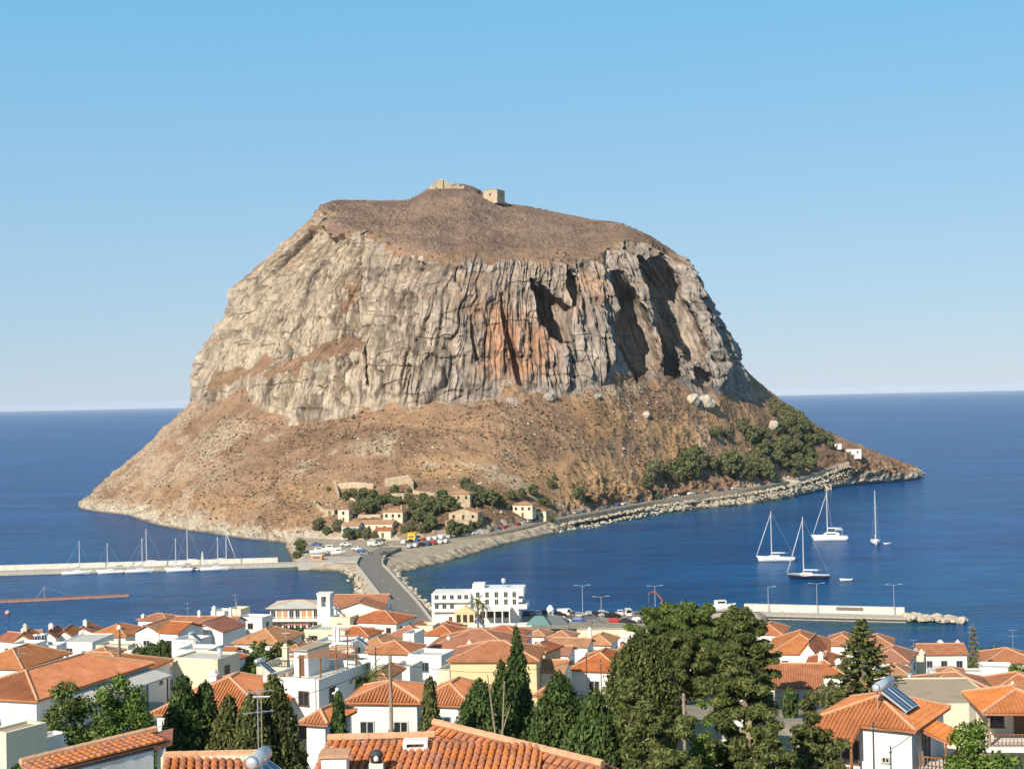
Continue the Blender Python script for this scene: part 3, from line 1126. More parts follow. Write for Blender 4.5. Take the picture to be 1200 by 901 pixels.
# ------------------------------------------------------------------ trees
def leaf_material(name, dark, mid, light, trans=0.12):
    m, nt, b = new_mat(name)
    rnd = nt.nodes.new('ShaderNodeNewGeometry')
    pos = rnd.outputs['Position']
    r = rnd.outputs['Random Per Island']
    n1 = noise(nt, pos, 0.55, 3, 0.6)
    f = mth(nt, 'ADD', mth(nt, 'MULTIPLY', r, 0.5), mth(nt, 'MULTIPLY', n1, 0.5))
    c = ramp(nt, f, [(0.25, dark), (0.5, mid), (0.75, light)])
    L(nt, c, b.inputs['Base Color'])
    b.inputs['Roughness'].default_value = 0.75
    b.inputs['Specular IOR Level'].default_value = 0.15
    return m


MATS['cypress'] = leaf_material('cypress_leaves', (0.028, 0.046, 0.015), (0.062, 0.098, 0.028), (0.11, 0.155, 0.045))
MATS['cypress_olive'] = leaf_material('olive_cypress_leaves', (0.045, 0.052, 0.018), (0.095, 0.105, 0.034), (0.15, 0.16, 0.054))
MATS['pine'] = leaf_material('pine_needles', (0.032, 0.043, 0.013), (0.088, 0.106, 0.031), (0.165, 0.178, 0.056))
MATS['pine_green'] = leaf_material('green_pine_needles', (0.034, 0.056, 0.014), (0.088, 0.128, 0.031), (0.155, 0.205, 0.055))
MATS['bush'] = leaf_material('bush_leaves', (0.036, 0.062, 0.011), (0.10, 0.155, 0.028), (0.19, 0.27, 0.055))
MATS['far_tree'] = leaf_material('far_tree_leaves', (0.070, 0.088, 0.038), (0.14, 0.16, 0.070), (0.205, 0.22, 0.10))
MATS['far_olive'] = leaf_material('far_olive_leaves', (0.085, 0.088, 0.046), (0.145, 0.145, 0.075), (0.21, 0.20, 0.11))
MATS['palm'] = leaf_material('palm_leaves', (0.055, 0.075, 0.018), (0.13, 0.16, 0.042), (0.23, 0.25, 0.085))
MATS['dry_palm'] = leaf_material('dry_palm_leaves', (0.14, 0.11, 0.05), (0.24, 0.20, 0.10), (0.34, 0.30, 0.17))
MATS['scrub'] = leaf_material('scrub_leaves', (0.045, 0.036, 0.020), (0.080, 0.062, 0.036), (0.125, 0.098, 0.058))
MATS['bark'] = plain('bark', (0.15, 0.105, 0.07), 0.95, var=0.3, scale=4)
MATS['pale_bark'] = plain('pale_bark', (0.32, 0.25, 0.18), 0.95, var=0.25, scale=4)


def quads_at(c, nrm, size, rng, aspect=1.0, along=None):
    """leaf faces: centres (n,3), facing dirs (n,3); returns verts, faces"""
    n = len(c)
    a = rng.normal(size=(n, 3)) if along is None else along + 0.35 * rng.normal(size=(n, 3))
    t = a - nrm * np.sum(a * nrm, 1, keepdims=True)
    t /= np.linalg.norm(t, axis=1, keepdims=True) + 1e-9
    s = np.cross(nrm, t)
    h = (size * aspect)[:, None] if np.ndim(size) else size * aspect
    w = size[:, None] if np.ndim(size) else size
    v = np.stack([c - t * h, c + s * w * 0.6, c + t * h, c - s * w * 0.6], 1).reshape(-1, 3)
    return v, np.arange(4 * n).reshape(-1, 4)


def crown_mesh(name, clumps, leaf, per, rng, flat=0.75, up=0.25, aspect=1.3, along=None):
    """leaf faces spread on and in many small clumps (x,y,z,r)"""
    cs, ns, sz = [], [], []
    for x, y, z, r in clumps:
        k = max(6, int(per * r * r))
        d = rng.normal(size=(k, 3))
        d /= np.linalg.norm(d, axis=1, keepdims=True)
        rad = r * rng.uniform(0.45, 1.08, (k, 1))
        cs.append(np.array([x, y, z]) + d * rad * np.array([1, 1, flat]))
        nn = d + 0.55 * rng.normal(size=(k, 3)) + np.array([0, 0, up])
        ns.append(nn / np.linalg.norm(nn, axis=1, keepdims=True))
        sz.append(leaf * rng.uniform(0.6, 1.3, k))
    c, nrm, s = np.concatenate(cs), np.concatenate(ns), np.concatenate(sz)
    v, f = quads_at(c, nrm, s, rng, aspect, along)
    return mesh_np(name, v, f)


def limb_builder():
    return MB()


def trunk_mesh(b, h, r, rng, lean=0.03, seg=7, n=6):
    pts = [Vector((0, 0, -0.4))]
    for i in range(1, n + 1):
        pts.append(Vector((rng.normal() * lean * h, rng.normal() * lean * h, h * i / n)))
    for i in range(n):
        r0, r1 = r * (1 - 0.78 * i / n), r * (1 - 0.78 * (i + 1) / n)
        b.tube(pts[i], pts[i + 1], r0, r1, seg)
    return pts


def cypress_meshes(h, w, seed, leaf=0.20, mat='cypress', shape='column', dens=1.0):
    rng = np.random.default_rng(seed)
    b = MB()
    trunk_mesh(b, h * 0.92, 0.16 + 0.012 * h, rng, 0.004)
    clumps = []
    w *= 1.45
    n = int(h * w * 15 * dens)
    for i in range(n):
        t = rng.uniform(0.02, 1.0)
        if shape == 'column':
            rad = w / 2 * (min(1, 0.55 + t * 2.2) if t < 0.25 else (1.0 if t < 0.55 else 1 - ((t - 0.55) / 0.45) ** 1.6 * 0.93))
        elif shape == 'cone':
            rad = w / 2 * (1 - t ** 1.1 * 0.95) * min(1, 0.75 + t * 2)
        else:
            rad = w / 2 * (min(1, 0.6 + t * 1.4) if t < 0.3 else max(0.06, 1 - ((t - 0.3) / 0.7) ** 3.2 * 0.9))
        a = rng.uniform(0, 6.283)
        k = 0.55 + 0.45 * rng.random() ** 0.4
        rr = (0.16 + 0.30 * rng.random()) * (0.35 + 0.65 * rad / (w / 2)) * min(1.3, w / 2.4)
        q = max(0, rad - rr * 0.4) * k * (1 + 0.12 * math.sin(5 * a + 9 * t))
        clumps.append((q * math.cos(a), q * math.sin(a), 0.25 + t * (h - 0.4), rr + 0.08))
    clumps = clumps[::2] + [(c[0] * 0.5, c[1] * 0.5, c[2], c[3] * 1.25) for c in clumps[1::4]] + clumps[1::2]
    me = crown_mesh('crown', clumps, leaf, 95 * (0.2 / leaf) ** 2 * 0.75, rng, 1.7, 0.25, 1.5, along=np.array([0, 0, 1.0]))
    return b.mesh('trunk'), me, mat, 'bark'


def pine_meshes(h, w, seed, leaf=0.26, mat='pine', base=0.25, dens=1.0, bark='pale_bark', dome=0.5):
    """spreading pine: limbs from a tapered trunk, tufts along the limbs, gaps between"""
    rng = np.random.default_rng(seed)
    b = MB()
    pts = trunk_mesh(b, h * 0.88, 0.2 + 0.018 * h, rng, 0.022)
    clumps = []
    nl = int(20 * dens + h * 1.1)
    for i in range(nl):
        t = base + (1 - base) * (i + rng.random()) / nl
        z = h * 0.88 * t
        k = min(len(pts) - 2, int(t * (len(pts) - 1)))
        p = pts[k].lerp(pts[k + 1], t * (len(pts) - 1) - k)
        a = i * 2.4 + rng.normal() * 0.5
        env = math.sin(math.pi * min(1, 0.16 + 0.84 * (1 - ((t - base) / (1 - base))) ** (1 - dome * 0.6))) if False else (1 - max(0, (t - base) / (1 - base)) ** (1.4 + 2.2 * dome)) ** 0.8
        ln = w / 2 * (0.35 + 0.65 * env) * rng.uniform(0.55, 1.22)
        e = p + Vector((math.cos(a) * ln, math.sin(a) * ln, ln * rng.uniform(0.02, 0.35) + h * 0.03))
        b.tube(p, e, 0.05 + 0.02 * ln, 0.02, 5, cap=False)
        m = max(4, int(ln * 3.4))
        for j in range(m):
            s = 0.35 + 0.65 * (j + rng.random()) / m
            q = p.lerp(e, s)
            rr = rng.uniform(0.28, 0.58) * min(1.25, 0.6 + w / 9)
            clumps.append((q.x + rng.normal() * 0.3, q.y + rng.normal() * 0.3, q.z + rng.normal() * 0.22 + 0.15, rr))
    for j in range(6):
        clumps.append((pts[-1].x + rng.normal() * w * 0.06, pts[-1].y + rng.normal() * w * 0.06, h * 0.9 + rng.random() * h * 0.1, 0.45))
    me = crown_mesh('crown', clumps, leaf, 120 * (0.26 / leaf) ** 2 * 1.0, rng, 0.6, 0.5, 2.0)
    return b.mesh('trunk'), me, mat, bark


def bush_meshes(h, w, seed, leaf=0.22, mat='bush', dens=1.0):
    rng = np.random.default_rng(seed)
    b = MB()
    for k in range(5):
        a = rng.uniform(0, 6.28)
        b.tube((0, 0, -0.3), (math.cos(a) * w * 0.25, math.sin(a) * w * 0.25, h * 0.75), 0.09 + 0.01 * h, 0.03, 5, cap=False)
    clumps = []
    for i in range(int(40 * dens + w * h * 5.0 * dens)):
        d = rng.normal(size=3)
        d /= np.linalg.norm(d)
        k = rng.uniform(0.55, 1.0) * (1 + 0.22 * math.sin(3 * math.atan2(d[1], d[0]) + 4 * d[2] + seed))
        clumps.append((d[0] * w / 2 * k * 0.85, d[1] * w / 2 * k * 0.85, h * (0.52 + 0.44 * d[2] * k), rng.uniform(0.12, 0.22) * min(w, h) * 0.62 + 0.14))
    me = crown_mesh('crown', clumps, leaf, 120 * (0.22 / leaf) ** 2 * 0.95, rng, 0.85, 0.4, 1.1)
    return b.mesh('trunk'), me, mat, 'bark'


def norfolk_meshes(h, w, seed, leaf=0.2, mat='pine'):
    """star-like whorls of level branches up a straight trunk"""
    rng = np.random.default_rng(seed)
    b = MB()
    b.tube((0, 0, -0.4), (0, 0, h), 0.1 + 0.018 * h, 0.03, 7)
    clumps = []
    z, i = h * 0.08, 0
    while z < h * 0.98:
        t = z / h
        ln = w / 2 * (1 - t) ** 0.85 * rng.uniform(0.85, 1.08) + 0.15
        for k in range(6):
            a = k * 1.047 + i * 0.5 + rng.normal() * 0.1
            e = Vector((math.cos(a) * ln, math.sin(a) * ln, z + ln * 0.16))
            b.tube((0, 0, z), e, 0.06, 0.02, 4, cap=False)
            m = max(2, int(ln * 2.8))
            for j in range(m):
                s = 0.22 + 0.8 * (j + 0.5) / m
                clumps.append((e.x * s, e.y * s, z + (e.z - z) * s + rng.normal() * 0.08, 0.17 + 0.15 * (1 - s) + 0.05 * rng.random()))
        z += h * 0.052 + 0.12 * (1 - t)
        i += 1
    me = crown_mesh('crown', clumps, leaf, 170, rng, 0.6, 0.5, 1.1)
    return b.mesh('trunk'), me, mat, 'pale_bark'


def tree(name, meshes, loc, label, cat='tree', group=None, rz=0.0, scale=1.0):
    tm, cm, mat, bark = meshes
    t = thing(name, label, cat, loc, rz, group)
    t.scale = (scale, scale, scale) if not isinstance(scale, tuple) else scale
    for me, nm, mt in ((tm, 'trunk', bark), (cm, 'crown', mat)):
        if not me.materials:
            me.materials.append(MATS[mt])
        link(nm, me, None, t)
    return t


def palm(loc, h, n, ln, label, seed, mat='palm', group=None):
    rng = np.random.default_rng(seed)
    t = thing('palm_tree', label, 'palm tree', loc, 0, group)
    b = MB()
    for k in range(8):
        b.tube((0, 0, -0.3 + k * (h + 0.3) / 8), (0, 0, -0.3 + (k + 1) * (h + 0.3) / 8), 0.26 - 0.008 * k, 0.22 - 0.008 * k, 9)
    b.build('trunk', 'bark', t)
    for k in range(n):
        a = k * 2.4 + rng.normal() * 0.15
        el = math.radians(70 - 95 * (k / n)) + rng.normal() * 0.1
        d = MB()
        p = Vector((0, 0, h))
        v = Vector((math.cos(a) * math.cos(el), math.sin(a) * math.cos(el), math.sin(el)))
        side = Vector((-math.sin(a), math.cos(a), 0))
        m = 9
        pts = [p.copy()]
        for j in range(m):
            p = p + v * (ln / m)
            v = (v + Vector((0, 0, -0.16))).normalized()
            pts.append(p.copy())
        for j in range(m):
            d.tube(pts[j], pts[j + 1], 0.035 * (1 - j / (m + 1)) + 0.006, None, 4, cap=False)
            for q in (0.25, 0.75):
                base = pts[j].lerp(pts[j + 1], q)
                wl = 0.55 * ln / 2.6 * math.sin(math.pi * (0.12 + 0.8 * (j + q) / m))
                fw = (pts[j + 1] - pts[j]).normalized()
                for s in (-1, 1):
                    tip = base + side * (s * wl * 0.8) + fw * wl * 0.6 + Vector((0, 0, -0.22 * wl))
                    d.add([base - fw * 0.05, base + fw * 0.08, tip], [(0, 1, 2)])
        d.build('frond', mat if k < n * 0.78 else 'dry_palm', t)
    return t


# ------------------------------------------------------------------ boats
MATS['gelcoat'] = plain('white_gelcoat', (0.80, 0.79, 0.76), 0.35, var=0.04, spec=0.5)
MATS['navy_hull'] = plain('navy_gelcoat', (0.016, 0.022, 0.05), 0.3, spec=0.5)
MATS['alloy'] = plain('mast_alloy', (0.62, 0.63, 0.65), 0.4, 0.3, var=0.05)
MATS['sail_cloth'] = plain('sail_cloth', (0.68, 0.68, 0.66), 0.8, var=0.08)
MATS['blue_canvas'] = plain('blue_canvas', (0.05, 0.09, 0.19), 0.8)
MATS['tinted'] = plain('tinted_glass', (0.015, 0.02, 0.025), 0.15, spec=0.5)
MATS['teak'] = plain('teak_deck', (0.36, 0.25, 0.15), 0.8)
MATS['grey_rubber'] = plain('grey_rubber', (0.42, 0.42, 0.42), 0.7)


def hull_mesh(b, ln, beam, free, draft=0.5, flare=0.92, x0=0.0, n=12, bowup=0.35, stern=0.72):
    """bow at +x; open ring sections lofted, deck closed"""
    sec = []
    for i in range(n + 1):
        t = i / n
        x = -ln / 2 + ln * t
        w = beam / 2 * (stern + (1 - stern) * min(1, t / 0.4)) if t < 0.4 else beam / 2 * (1 - ((t - 0.4) / 0.6) ** 2.1 * 0.985)
        zt = free * (1 + bowup * t * t)
        kx = x - (0.05 * ln * t if t > 0.7 else 0)
        sec.append([(x, w + x0, zt), (kx * 0.995, w * flare + x0, zt * 0.45), (kx * 0.97, w * 0.72 + x0, 0.0), (kx * 0.94, x0, -draft),
                    (kx * 0.97, -w * 0.72 + x0, 0.0), (kx * 0.995, -w * flare + x0, zt * 0.45), (x, -w + x0, zt)])
    v = [p for s in sec for p in s]
    f = []
    for i in range(n):
        for k in range(6):
            a = i * 7 + k
            f.append((a, a + 1, a + 8, a + 7))
        f.append((i * 7 + 6, i * 7, i * 7 + 7, i * 7 + 13))
    f.append(tuple(range(6, -1, -1)))
    b.add(v, f)


def yacht(name, loc, rz, label, ln=12.5, mast=17.5, hull='gelcoat', cover='sail_cloth', group=None, genoa=True, bimini='blue_canvas'):
    t = thing(name, label, 'sailing boat', loc, rz, group)
    free, beam = 0.095 * ln, 0.30 * ln
    b = MB()
    hull_mesh(b, ln, beam, free)
    b.build('hull', hull, t, True)
    if hull != 'gelcoat':
        s = MB()
        hull_mesh(s, ln * 1.004, beam * 1.012, free * 0.34, 0.1)
        for i, p in enumerate(s.v):
            s.v[i] = (p[0], p[1], p[2] + free * 0.72 * (1 + 0.1 * (p[0] / ln)))
        s.build('topside_stripe', 'gelcoat', t, True)
    d = MB()
    hull_mesh(d, ln * 0.97, beam * 0.93, 0.1, 0.02)
    for i, p in enumerate(d.v):
        tt = (p[0] / ln + 0.5)
        d.v[i] = (p[0], p[1], p[2] + free * (1 + 0.35 * tt * tt) - 0.02)
    d.build('deck', 'gelcoat', t)
    c = MB()
    zc = free * 1.05
    prof = [(-0.12, 0.0), (-0.10, 0.55), (0.05, 0.62), (0.16, 0.42), (0.24, 0.05)]
    v, f = [], []
    for px_, hz in prof:
        for sy, kz in ((-0.30, 0), (-0.25, 1), (0.25, 1), (0.30, 0)):
            v.append((px_ * ln, sy * beam, zc + hz * kz * ln / 12.5))
    for i in range(len(prof) - 1):
        for k in range(3):
            a = i * 4 + k
            f.append((a, a + 1, a + 5, a + 4))
    c.add(v, f)
    c.build('cabin', 'gelcoat', t)
    for s in (-1, 1):
        for xx in (-0.06, 0.02, 0.10):
            MB().cbox((xx * ln, s * 0.288 * beam, zc + 0.30 * ln / 12.5), (0.055 * ln, 0.05, 0.16), 0).build('cabin_window', 'tinted', t)
    mx = 0.10 * ln
    MB().tube((mx, 0, free), (mx, 0, mast), 0.21, 0.15, 8).build('mast', 'alloy', t)
    for fz in (0.42, 0.68):
        MB().tube((mx, -beam * 0.24, mast * fz), (mx, beam * 0.24, mast * fz), 0.035, None, 5).build('spreader', 'alloy', t)
    MB().tube((mx - 0.1, 0, free + 1.35), (-0.33 * ln, 0, free + 1.45), 0.07, None, 6).build('boom', 'alloy', t)
    MB().tube((mx - 0.15, 0, free + 1.58), (-0.32 * ln, 0, free + 1.62), 0.24, 0.13, 8).build('furled_mainsail', cover, t, True)
    if genoa:
        MB().tube((0.485 * ln, 0, free * 1.4), (mx + 0.15, 0, mast * 0.93), 0.20, 0.07, 7).build('furled_headsail', cover, t, True)
    r = MB()
    r.tube((0.485 * ln, 0, free * 1.35), (mx, 0, mast * 0.97), 0.018, None, 4)
    r.tube((-0.485 * ln, 0, free), (mx, 0, mast * 0.99), 0.018, None, 4)
    for s in (-1, 1):
        r.tube((mx, s * beam * 0.42, free), (mx, s * beam * 0.24, mast * 0.42), 0.016, None, 4)
        r.tube((mx, s * beam * 0.24, mast * 0.42), (mx, 0, mast * 0.97), 0.016, None, 4)
    r.build('rigging', 'alloy', t)
    q = MB()
    q.add([(-0.42 * ln, -0.3 * beam, zc + 1.5), (-0.42 * ln, 0.3 * beam, zc + 1.5), (-0.24 * ln, 0.3 * beam, zc + 1.62), (-0.24 * ln, -0.3 * beam, zc + 1.62),
           (-0.42 * ln, -0.3 * beam, zc + 1.58), (-0.42 * ln, 0.3 * beam, zc + 1.58), (-0.24 * ln, 0.3 * beam, zc + 1.70), (-0.24 * ln, -0.3 * beam, zc + 1.70)],
          [(0, 3, 2, 1), (4, 5, 6, 7), (0, 1, 5, 4), (1, 2, 6, 5), (2, 3, 7, 6), (3, 0, 4, 7)])
    for xx in (-0.41, -0.25):
        for s in (-1, 1):
            q.tube((xx * ln, s * 0.29 * beam, zc), (xx * ln, s * 0.29 * beam, zc + 1.55), 0.025, None, 4)
    q.build('bimini', bimini, t)
    return t


def catamaran(loc, rz, label, ln=13.0, mast=19.0):
    t = thing('catamaran', label, 'catamaran', loc, rz)
    for s in (-1, 1):
        b = MB()
        hull_mesh(b, ln, 2.1, 1.55, 0.5, x0=s * 2.9, bowup=0.12, stern=0.8)
        b.build('hull', 'gelcoat', t, True)
    MB().box((-ln * 0.42, -2.9, 0.85), (ln * 0.26, 2.9, 1.55)).build('bridge_deck', 'gelcoat', t)
    v, f = [], []
    prof = [(-0.26, 0.0), (-0.26, 1.35), (0.0, 1.5), (0.10, 1.2), (0.2, 0.1)]
    for x_, hz in prof:
        for sy, k in ((-2.6, 0), (-2.2, 1), (2.2, 1), (2.6, 0)):
            v.append((x_ * ln, sy, 1.5 + hz * k))
    for i in range(len(prof) - 1):
        for k in range(3):
            a = i * 4 + k
            f.append((a, a + 1, a + 5, a + 4))
    f.append((3, 2, 1, 0))
    MB().add(v, f).build('saloon', 'gelcoat', t)
    for s in (-1, 1):
        MB().cbox((-0.04 * ln, s * 2.45, 2.45), (0.26 * ln, 0.12, 0.42)).build('saloon_window', 'tinted', t)
    MB().cbox((-0.25 * ln, 0, 4.15), (0.22 * ln, 4.4, 0.14)).tube((-0.34 * ln, -2, 1.5), (-0.34 * ln, -2, 4.1), 0.04).tube((-0.34 * ln, 2, 1.5), (-0.34 * ln, 2, 4.1), 0.04).tube((-0.16 * ln, -2, 2.8), (-0.16 * ln, -2, 4.1), 0.04).tube((-0.16 * ln, 2, 2.8), (-0.16 * ln, 2, 4.1), 0.04).build('hard_top', 'gelcoat', t)
    MB().tube((0.05 * ln, 0, 2.9), (0.05 * ln, 0, mast), 0.24, 0.17, 8).build('mast', 'alloy', t)
    MB().tube((0.04 * ln, 0, 4.6), (-0.34 * ln, 0, 4.75), 0.28, 0.16, 8).build('furled_mainsail', 'sail_cloth', t, True)
    MB().tube((0.46 * ln, 0, 1.7), (0.06 * ln, 0, mast * 0.9), 0.17, 0.06, 7).build('furled_headsail', 'sail_cloth', t, True)
    r = MB()
    for s in (-1, 1):
        r.tube((-0.1 * ln, s * 2.9, 1.5), (0.05 * ln, 0, mast * 0.9), 0.02, None, 4)
    r.tube((0.46 * ln, 0, 1.5), (0.05 * ln, 0, mast * 0.95), 0.02, None, 4)
    r.build('rigging', 'alloy', t)
    MB().tube((0.45 * ln, -2.9, 1.5), (0.45 * ln, 2.9, 1.5), 0.1, None, 6).build('cross_beam', 'alloy', t)
    return t


def dinghy(loc, rz, label, ln=3.6, mat='gelcoat'):
    t = thing('dinghy', label, 'dinghy', loc, rz)
    b = MB()
    hull_mesh(b, ln, 1.6, 0.5, 0.2, bowup=0.4)
    b.build('hull', mat, t, True)
    MB().box((-ln * 0.1, -0.6, 0.52), (ln * 0.02, 0.6, 0.58)).build('bench', 'teak', t)
    MB().cbox((-ln * 0.52, 0, 0.55), (0.25, 0.3, 0.55)).build('outboard', 'grey_rubber', t)
    return t


# ------------------------------------------------------------------ vehicles
CARCOL = {'white': (0.74, 0.74, 0.72), 'silver': (0.48, 0.49, 0.50), 'black': (0.018, 0.018, 0.02), 'red': (0.42, 0.03, 0.025), 'blue': (0.04, 0.09, 0.26), 'grey': (0.16, 0.165, 0.17), 'yellow': (0.75, 0.46, 0.03)}
for k, c in CARCOL.items():
    MATS['car_' + k] = plain(k + '_car_paint', c, 0.3, 0.15 if k in ('silver', 'grey') else 0.0, var=0.04, spec=0.5)
MATS['car_glass'] = plain('car_glass', (0.02, 0.025, 0.03), 0.1, spec=0.5)
MATS['tyre'] = plain('tyre', (0.02, 0.02, 0.02), 0.9)
MATS['headlight'] = plain('headlight', (0.7, 0.7, 0.68), 0.2)
MATS['tail_light'] = plain('tail_light', (0.4, 0.02, 0.02), 0.3)


def car_profile(kind):
    if kind == 'van':
        return [(-2.4, 0.35), (-2.45, 1.05), (-2.4, 1.95), (1.1, 1.98), (1.7, 1.25), (2.3, 1.0), (2.42, 0.7), (2.38, 0.35)], 0.93
    if kind == 'hatch':
        return [(-1.9, 0.32), (-1.98, 0.85), (-1.75, 1.15), (-1.45, 1.48), (0.25, 1.5), (1.0, 0.98), (1.85, 0.82), (1.98, 0.6), (1.95, 0.32)], 0.84
    return [(-2.15, 0.32), (-2.22, 0.8), (-2.1, 0.98), (-1.5, 1.02), (-0.95, 1.42), (0.35, 1.44), (1.1, 0.98), (2.05, 0.82), (2.2, 0.6), (2.16, 0.32)], 0.86


CAR_MESH = {}


def car_meshes(kind):
    if kind in CAR_MESH:
        return CAR_MESH[kind]
    prof, hw = car_profile(kind)
    b = MB()
    n = len(prof)
    v = []
    for s in (-1, 1):
        for x, z in prof:
            taper = 1.0 if z < 1.0 else 0.82
            v.append((x, s * hw * taper, z))
    f = [tuple(range(n)), tuple(range(2 * n - 1, n - 1, -1))]
    for i in range(n):
        j = (i + 1) % n
        f.append((i, i + n, j + n, j))
    b.add(v, f)
    body = b.mesh('body')
    g = MB()
    top = max(z for _, z in prof)
    if kind == 'van':
        xs = (0.3, 1.45)
    elif kind == 'hatch':
        xs = (-1.5, 0.75)
    else:
        xs = (-1.25, 0.85)
    for s in (-1, 1):
        y0, y1 = hw * 0.97, hw * 0.82
        zl, zh = 1.02, top - 0.08
        g.add([(xs[0] - 0.1, s * (y0 - 0.03), zl), (xs[1] + 0.15, s * (y0 - 0.03), zl), (xs[1] - 0.45, s * (y1 + 0.012), zh), (xs[0] + 0.25, s * (y1 + 0.012), zh)], [(0, 1, 2, 3) if s < 0 else (3, 2, 1, 0)])
    sidewin = g.mesh('side_windows')
    ws = MB()
    i = [k for k in range(n - 1) if prof[k][1] > 1.3 and prof[k + 1][1] < 1.3][0]
    (xa, za), (xb, zb) = prof[i], prof[i + 1]
    ws.add([(xa + 0.06, -hw * 0.72, za - 0.03), (xa + 0.06, hw * 0.72, za - 0.03), (xb + 0.02, hw * 0.80, zb + 0.07), (xb + 0.02, -hw * 0.80, zb + 0.07)], [(0, 3, 2, 1)])
    i = [k for k in range(n - 1) if prof[k][1] < 1.3 and prof[k + 1][1] > 1.3][0]
    (xa, za), (xb, zb) = prof[i], prof[i + 1]
    ws2 = MB().add([(xa - 0.02, -hw * 0.78, za + 0.08), (xa - 0.02, hw * 0.78, za + 0.08), (xb - 0.05, hw * 0.7, zb - 0.04), (xb - 0.05, -hw * 0.7, zb - 0.04)], [(0, 1, 2, 3)])
    w = MB()
    w.tube((0, -0.1, 0), (0, 0.1, 0), 0.32, None, 10)
    wheel = w.mesh('wheel')
    for m, k in ((sidewin, 'car_glass'), (wheel, 'tyre')):
        m.materials.append(MATS[k])
    wsm, wrm = ws.mesh('windscreen'), ws2.mesh('rear_window')
    wsm.materials.append(MATS['car_glass'])
    wrm.materials.append(MATS['car_glass'])
    li = MB().cbox((0, 0, 0), (0.1, 0.3, 0.14)).mesh('headlight')
    li.materials.append(MATS['headlight'])
    tl = MB().cbox((0, 0, 0), (0.1, 0.26, 0.2)).mesh('tail_light')
    tl.materials.append(MATS['tail_light'])
    CAR_MESH[kind] = (body, sidewin, wsm, wrm, wheel, li, tl, prof, hw)
    return CAR_MESH[kind]


CAR_PROTO = {}


def car(kind, col, loc, rz, label, group, detail=True):
    key = (kind, col, detail)
    names = {'van': 'van', 'hatch': 'hatchback_car', 'sedan': 'parked_car'}
    if key in CAR_PROTO:
        return dup(CAR_PROTO[key], loc, rz, label, group)
    body, sw, ws, rw, wh, li, tl, prof, hw = car_meshes(kind)
    t = thing(names[kind], label, 'van' if kind == 'van' else 'car', loc, rz, group)
    bm_ = body.copy()
    bm_.materials.append(MATS['car_' + col])
    link('body', bm_, None, t)
    link('side_windows', sw, None, t)
    link('windscreen', ws, None, t)
    for x in (-0.62, 0.62):
        for s in (-1, 1):
            o = link('wheel', wh, None, t)
            o.location = (x * prof[-1][0], s * (hw - 0.06), 0.32)
    if detail:
        link('rear_window', rw, None, t)
        for s in (-1, 1):
            o = link('headlight', li, None, t)
            o.location = (prof[-2][0] - 0.03, s * hw * 0.7, 0.68)
            o = link('tail_light', tl, None, t)
            o.location = (prof[1][0] + 0.03, s * hw * 0.72, 0.8)
    CAR_PROTO[key] = t
    return t


# ------------------------------------------------------------------ street lamps and poles
def lamp_post(loc, h, label, arms=2, rz=0.0, group=None):
    t = thing('street_lamp', label, 'street lamp', loc, rz, group)
    MB().tube((0, 0, -0.3), (0, 0, h), 0.11, 0.07, 8).build('pole', 'steel', t)
    for s in ((-1, 1) if arms == 2 else (1,)):
        MB().tube((0, 0, h - 0.15), (s * 1.4, 0, h + 0.1), 0.05, None, 6).build('arm', 'steel', t)
        MB().cbox((s * 1.75, 0, h + 0.1), (0.9, 0.34, 0.16)).build('lamp_head', 'steel', t)
    return t
# ------------------------------------------------------------------ boats in place
PD, PW = PIER_DIR, Vector((-PIER_DIR.y, PIER_DIR.x, 0))


def pier_pt(px, off):
    """point beside the long pier, off metres towards the viewer from its edge"""
    base = G(px, 669, 0)
    s = (base - PIER_A).dot(PD)
    return PIER_A + PD * s - PW * off


moor = [(96, 12.0, 'white sailing boat moored at the long pier, farthest from the islet'),
        (133, 11.0, 'white sailing boat moored second from the seaward end of the long pier'),
        (165, 12.5, 'white sailing boat in the middle of the row moored at the long pier'),
        (209, 12.0, 'white sailing boat moored just seaward of the small white harbour light'),
        (250, 12.0, 'white sailing boat moored nearest the islet at the long pier')]
for i, (px, mh, lab) in enumerate(moor):
    p = pier_pt(px + 1, 3.0)
    y = yacht('sailing_yacht', (p.x, p.y, 0), PIER_ANG + (math.pi if i % 2 else 0), lab, 10.4, mh, group='yachts moored along the pier', genoa=False, bimini=('gelcoat', 'blue_canvas')[i % 2])
for px, mh, lab in [(169, 14.5, 'yacht on the seaward side of the pier, its mast beside the middle boat'),
                    (216, 14.5, 'yacht on the seaward side of the pier, its tall mast left of the harbour light'),
                    (255, 12.8, 'yacht with a leaning furled sail on the seaward side of the pier')]:
    p = pier_pt(px, -12.0)
    yacht('sailing_yacht', (p.x, p.y, 0), PIER_ANG + math.pi * (px != 255), lab, 10.2, mh, group='yachts moored along the pier', genoa=(px == 255))
q = pier_pt(230, 1.4)
dinghy((q.x, q.y, 0), PIER_ANG, 'small white tender tied to the pier between two moored yachts', 3.0)

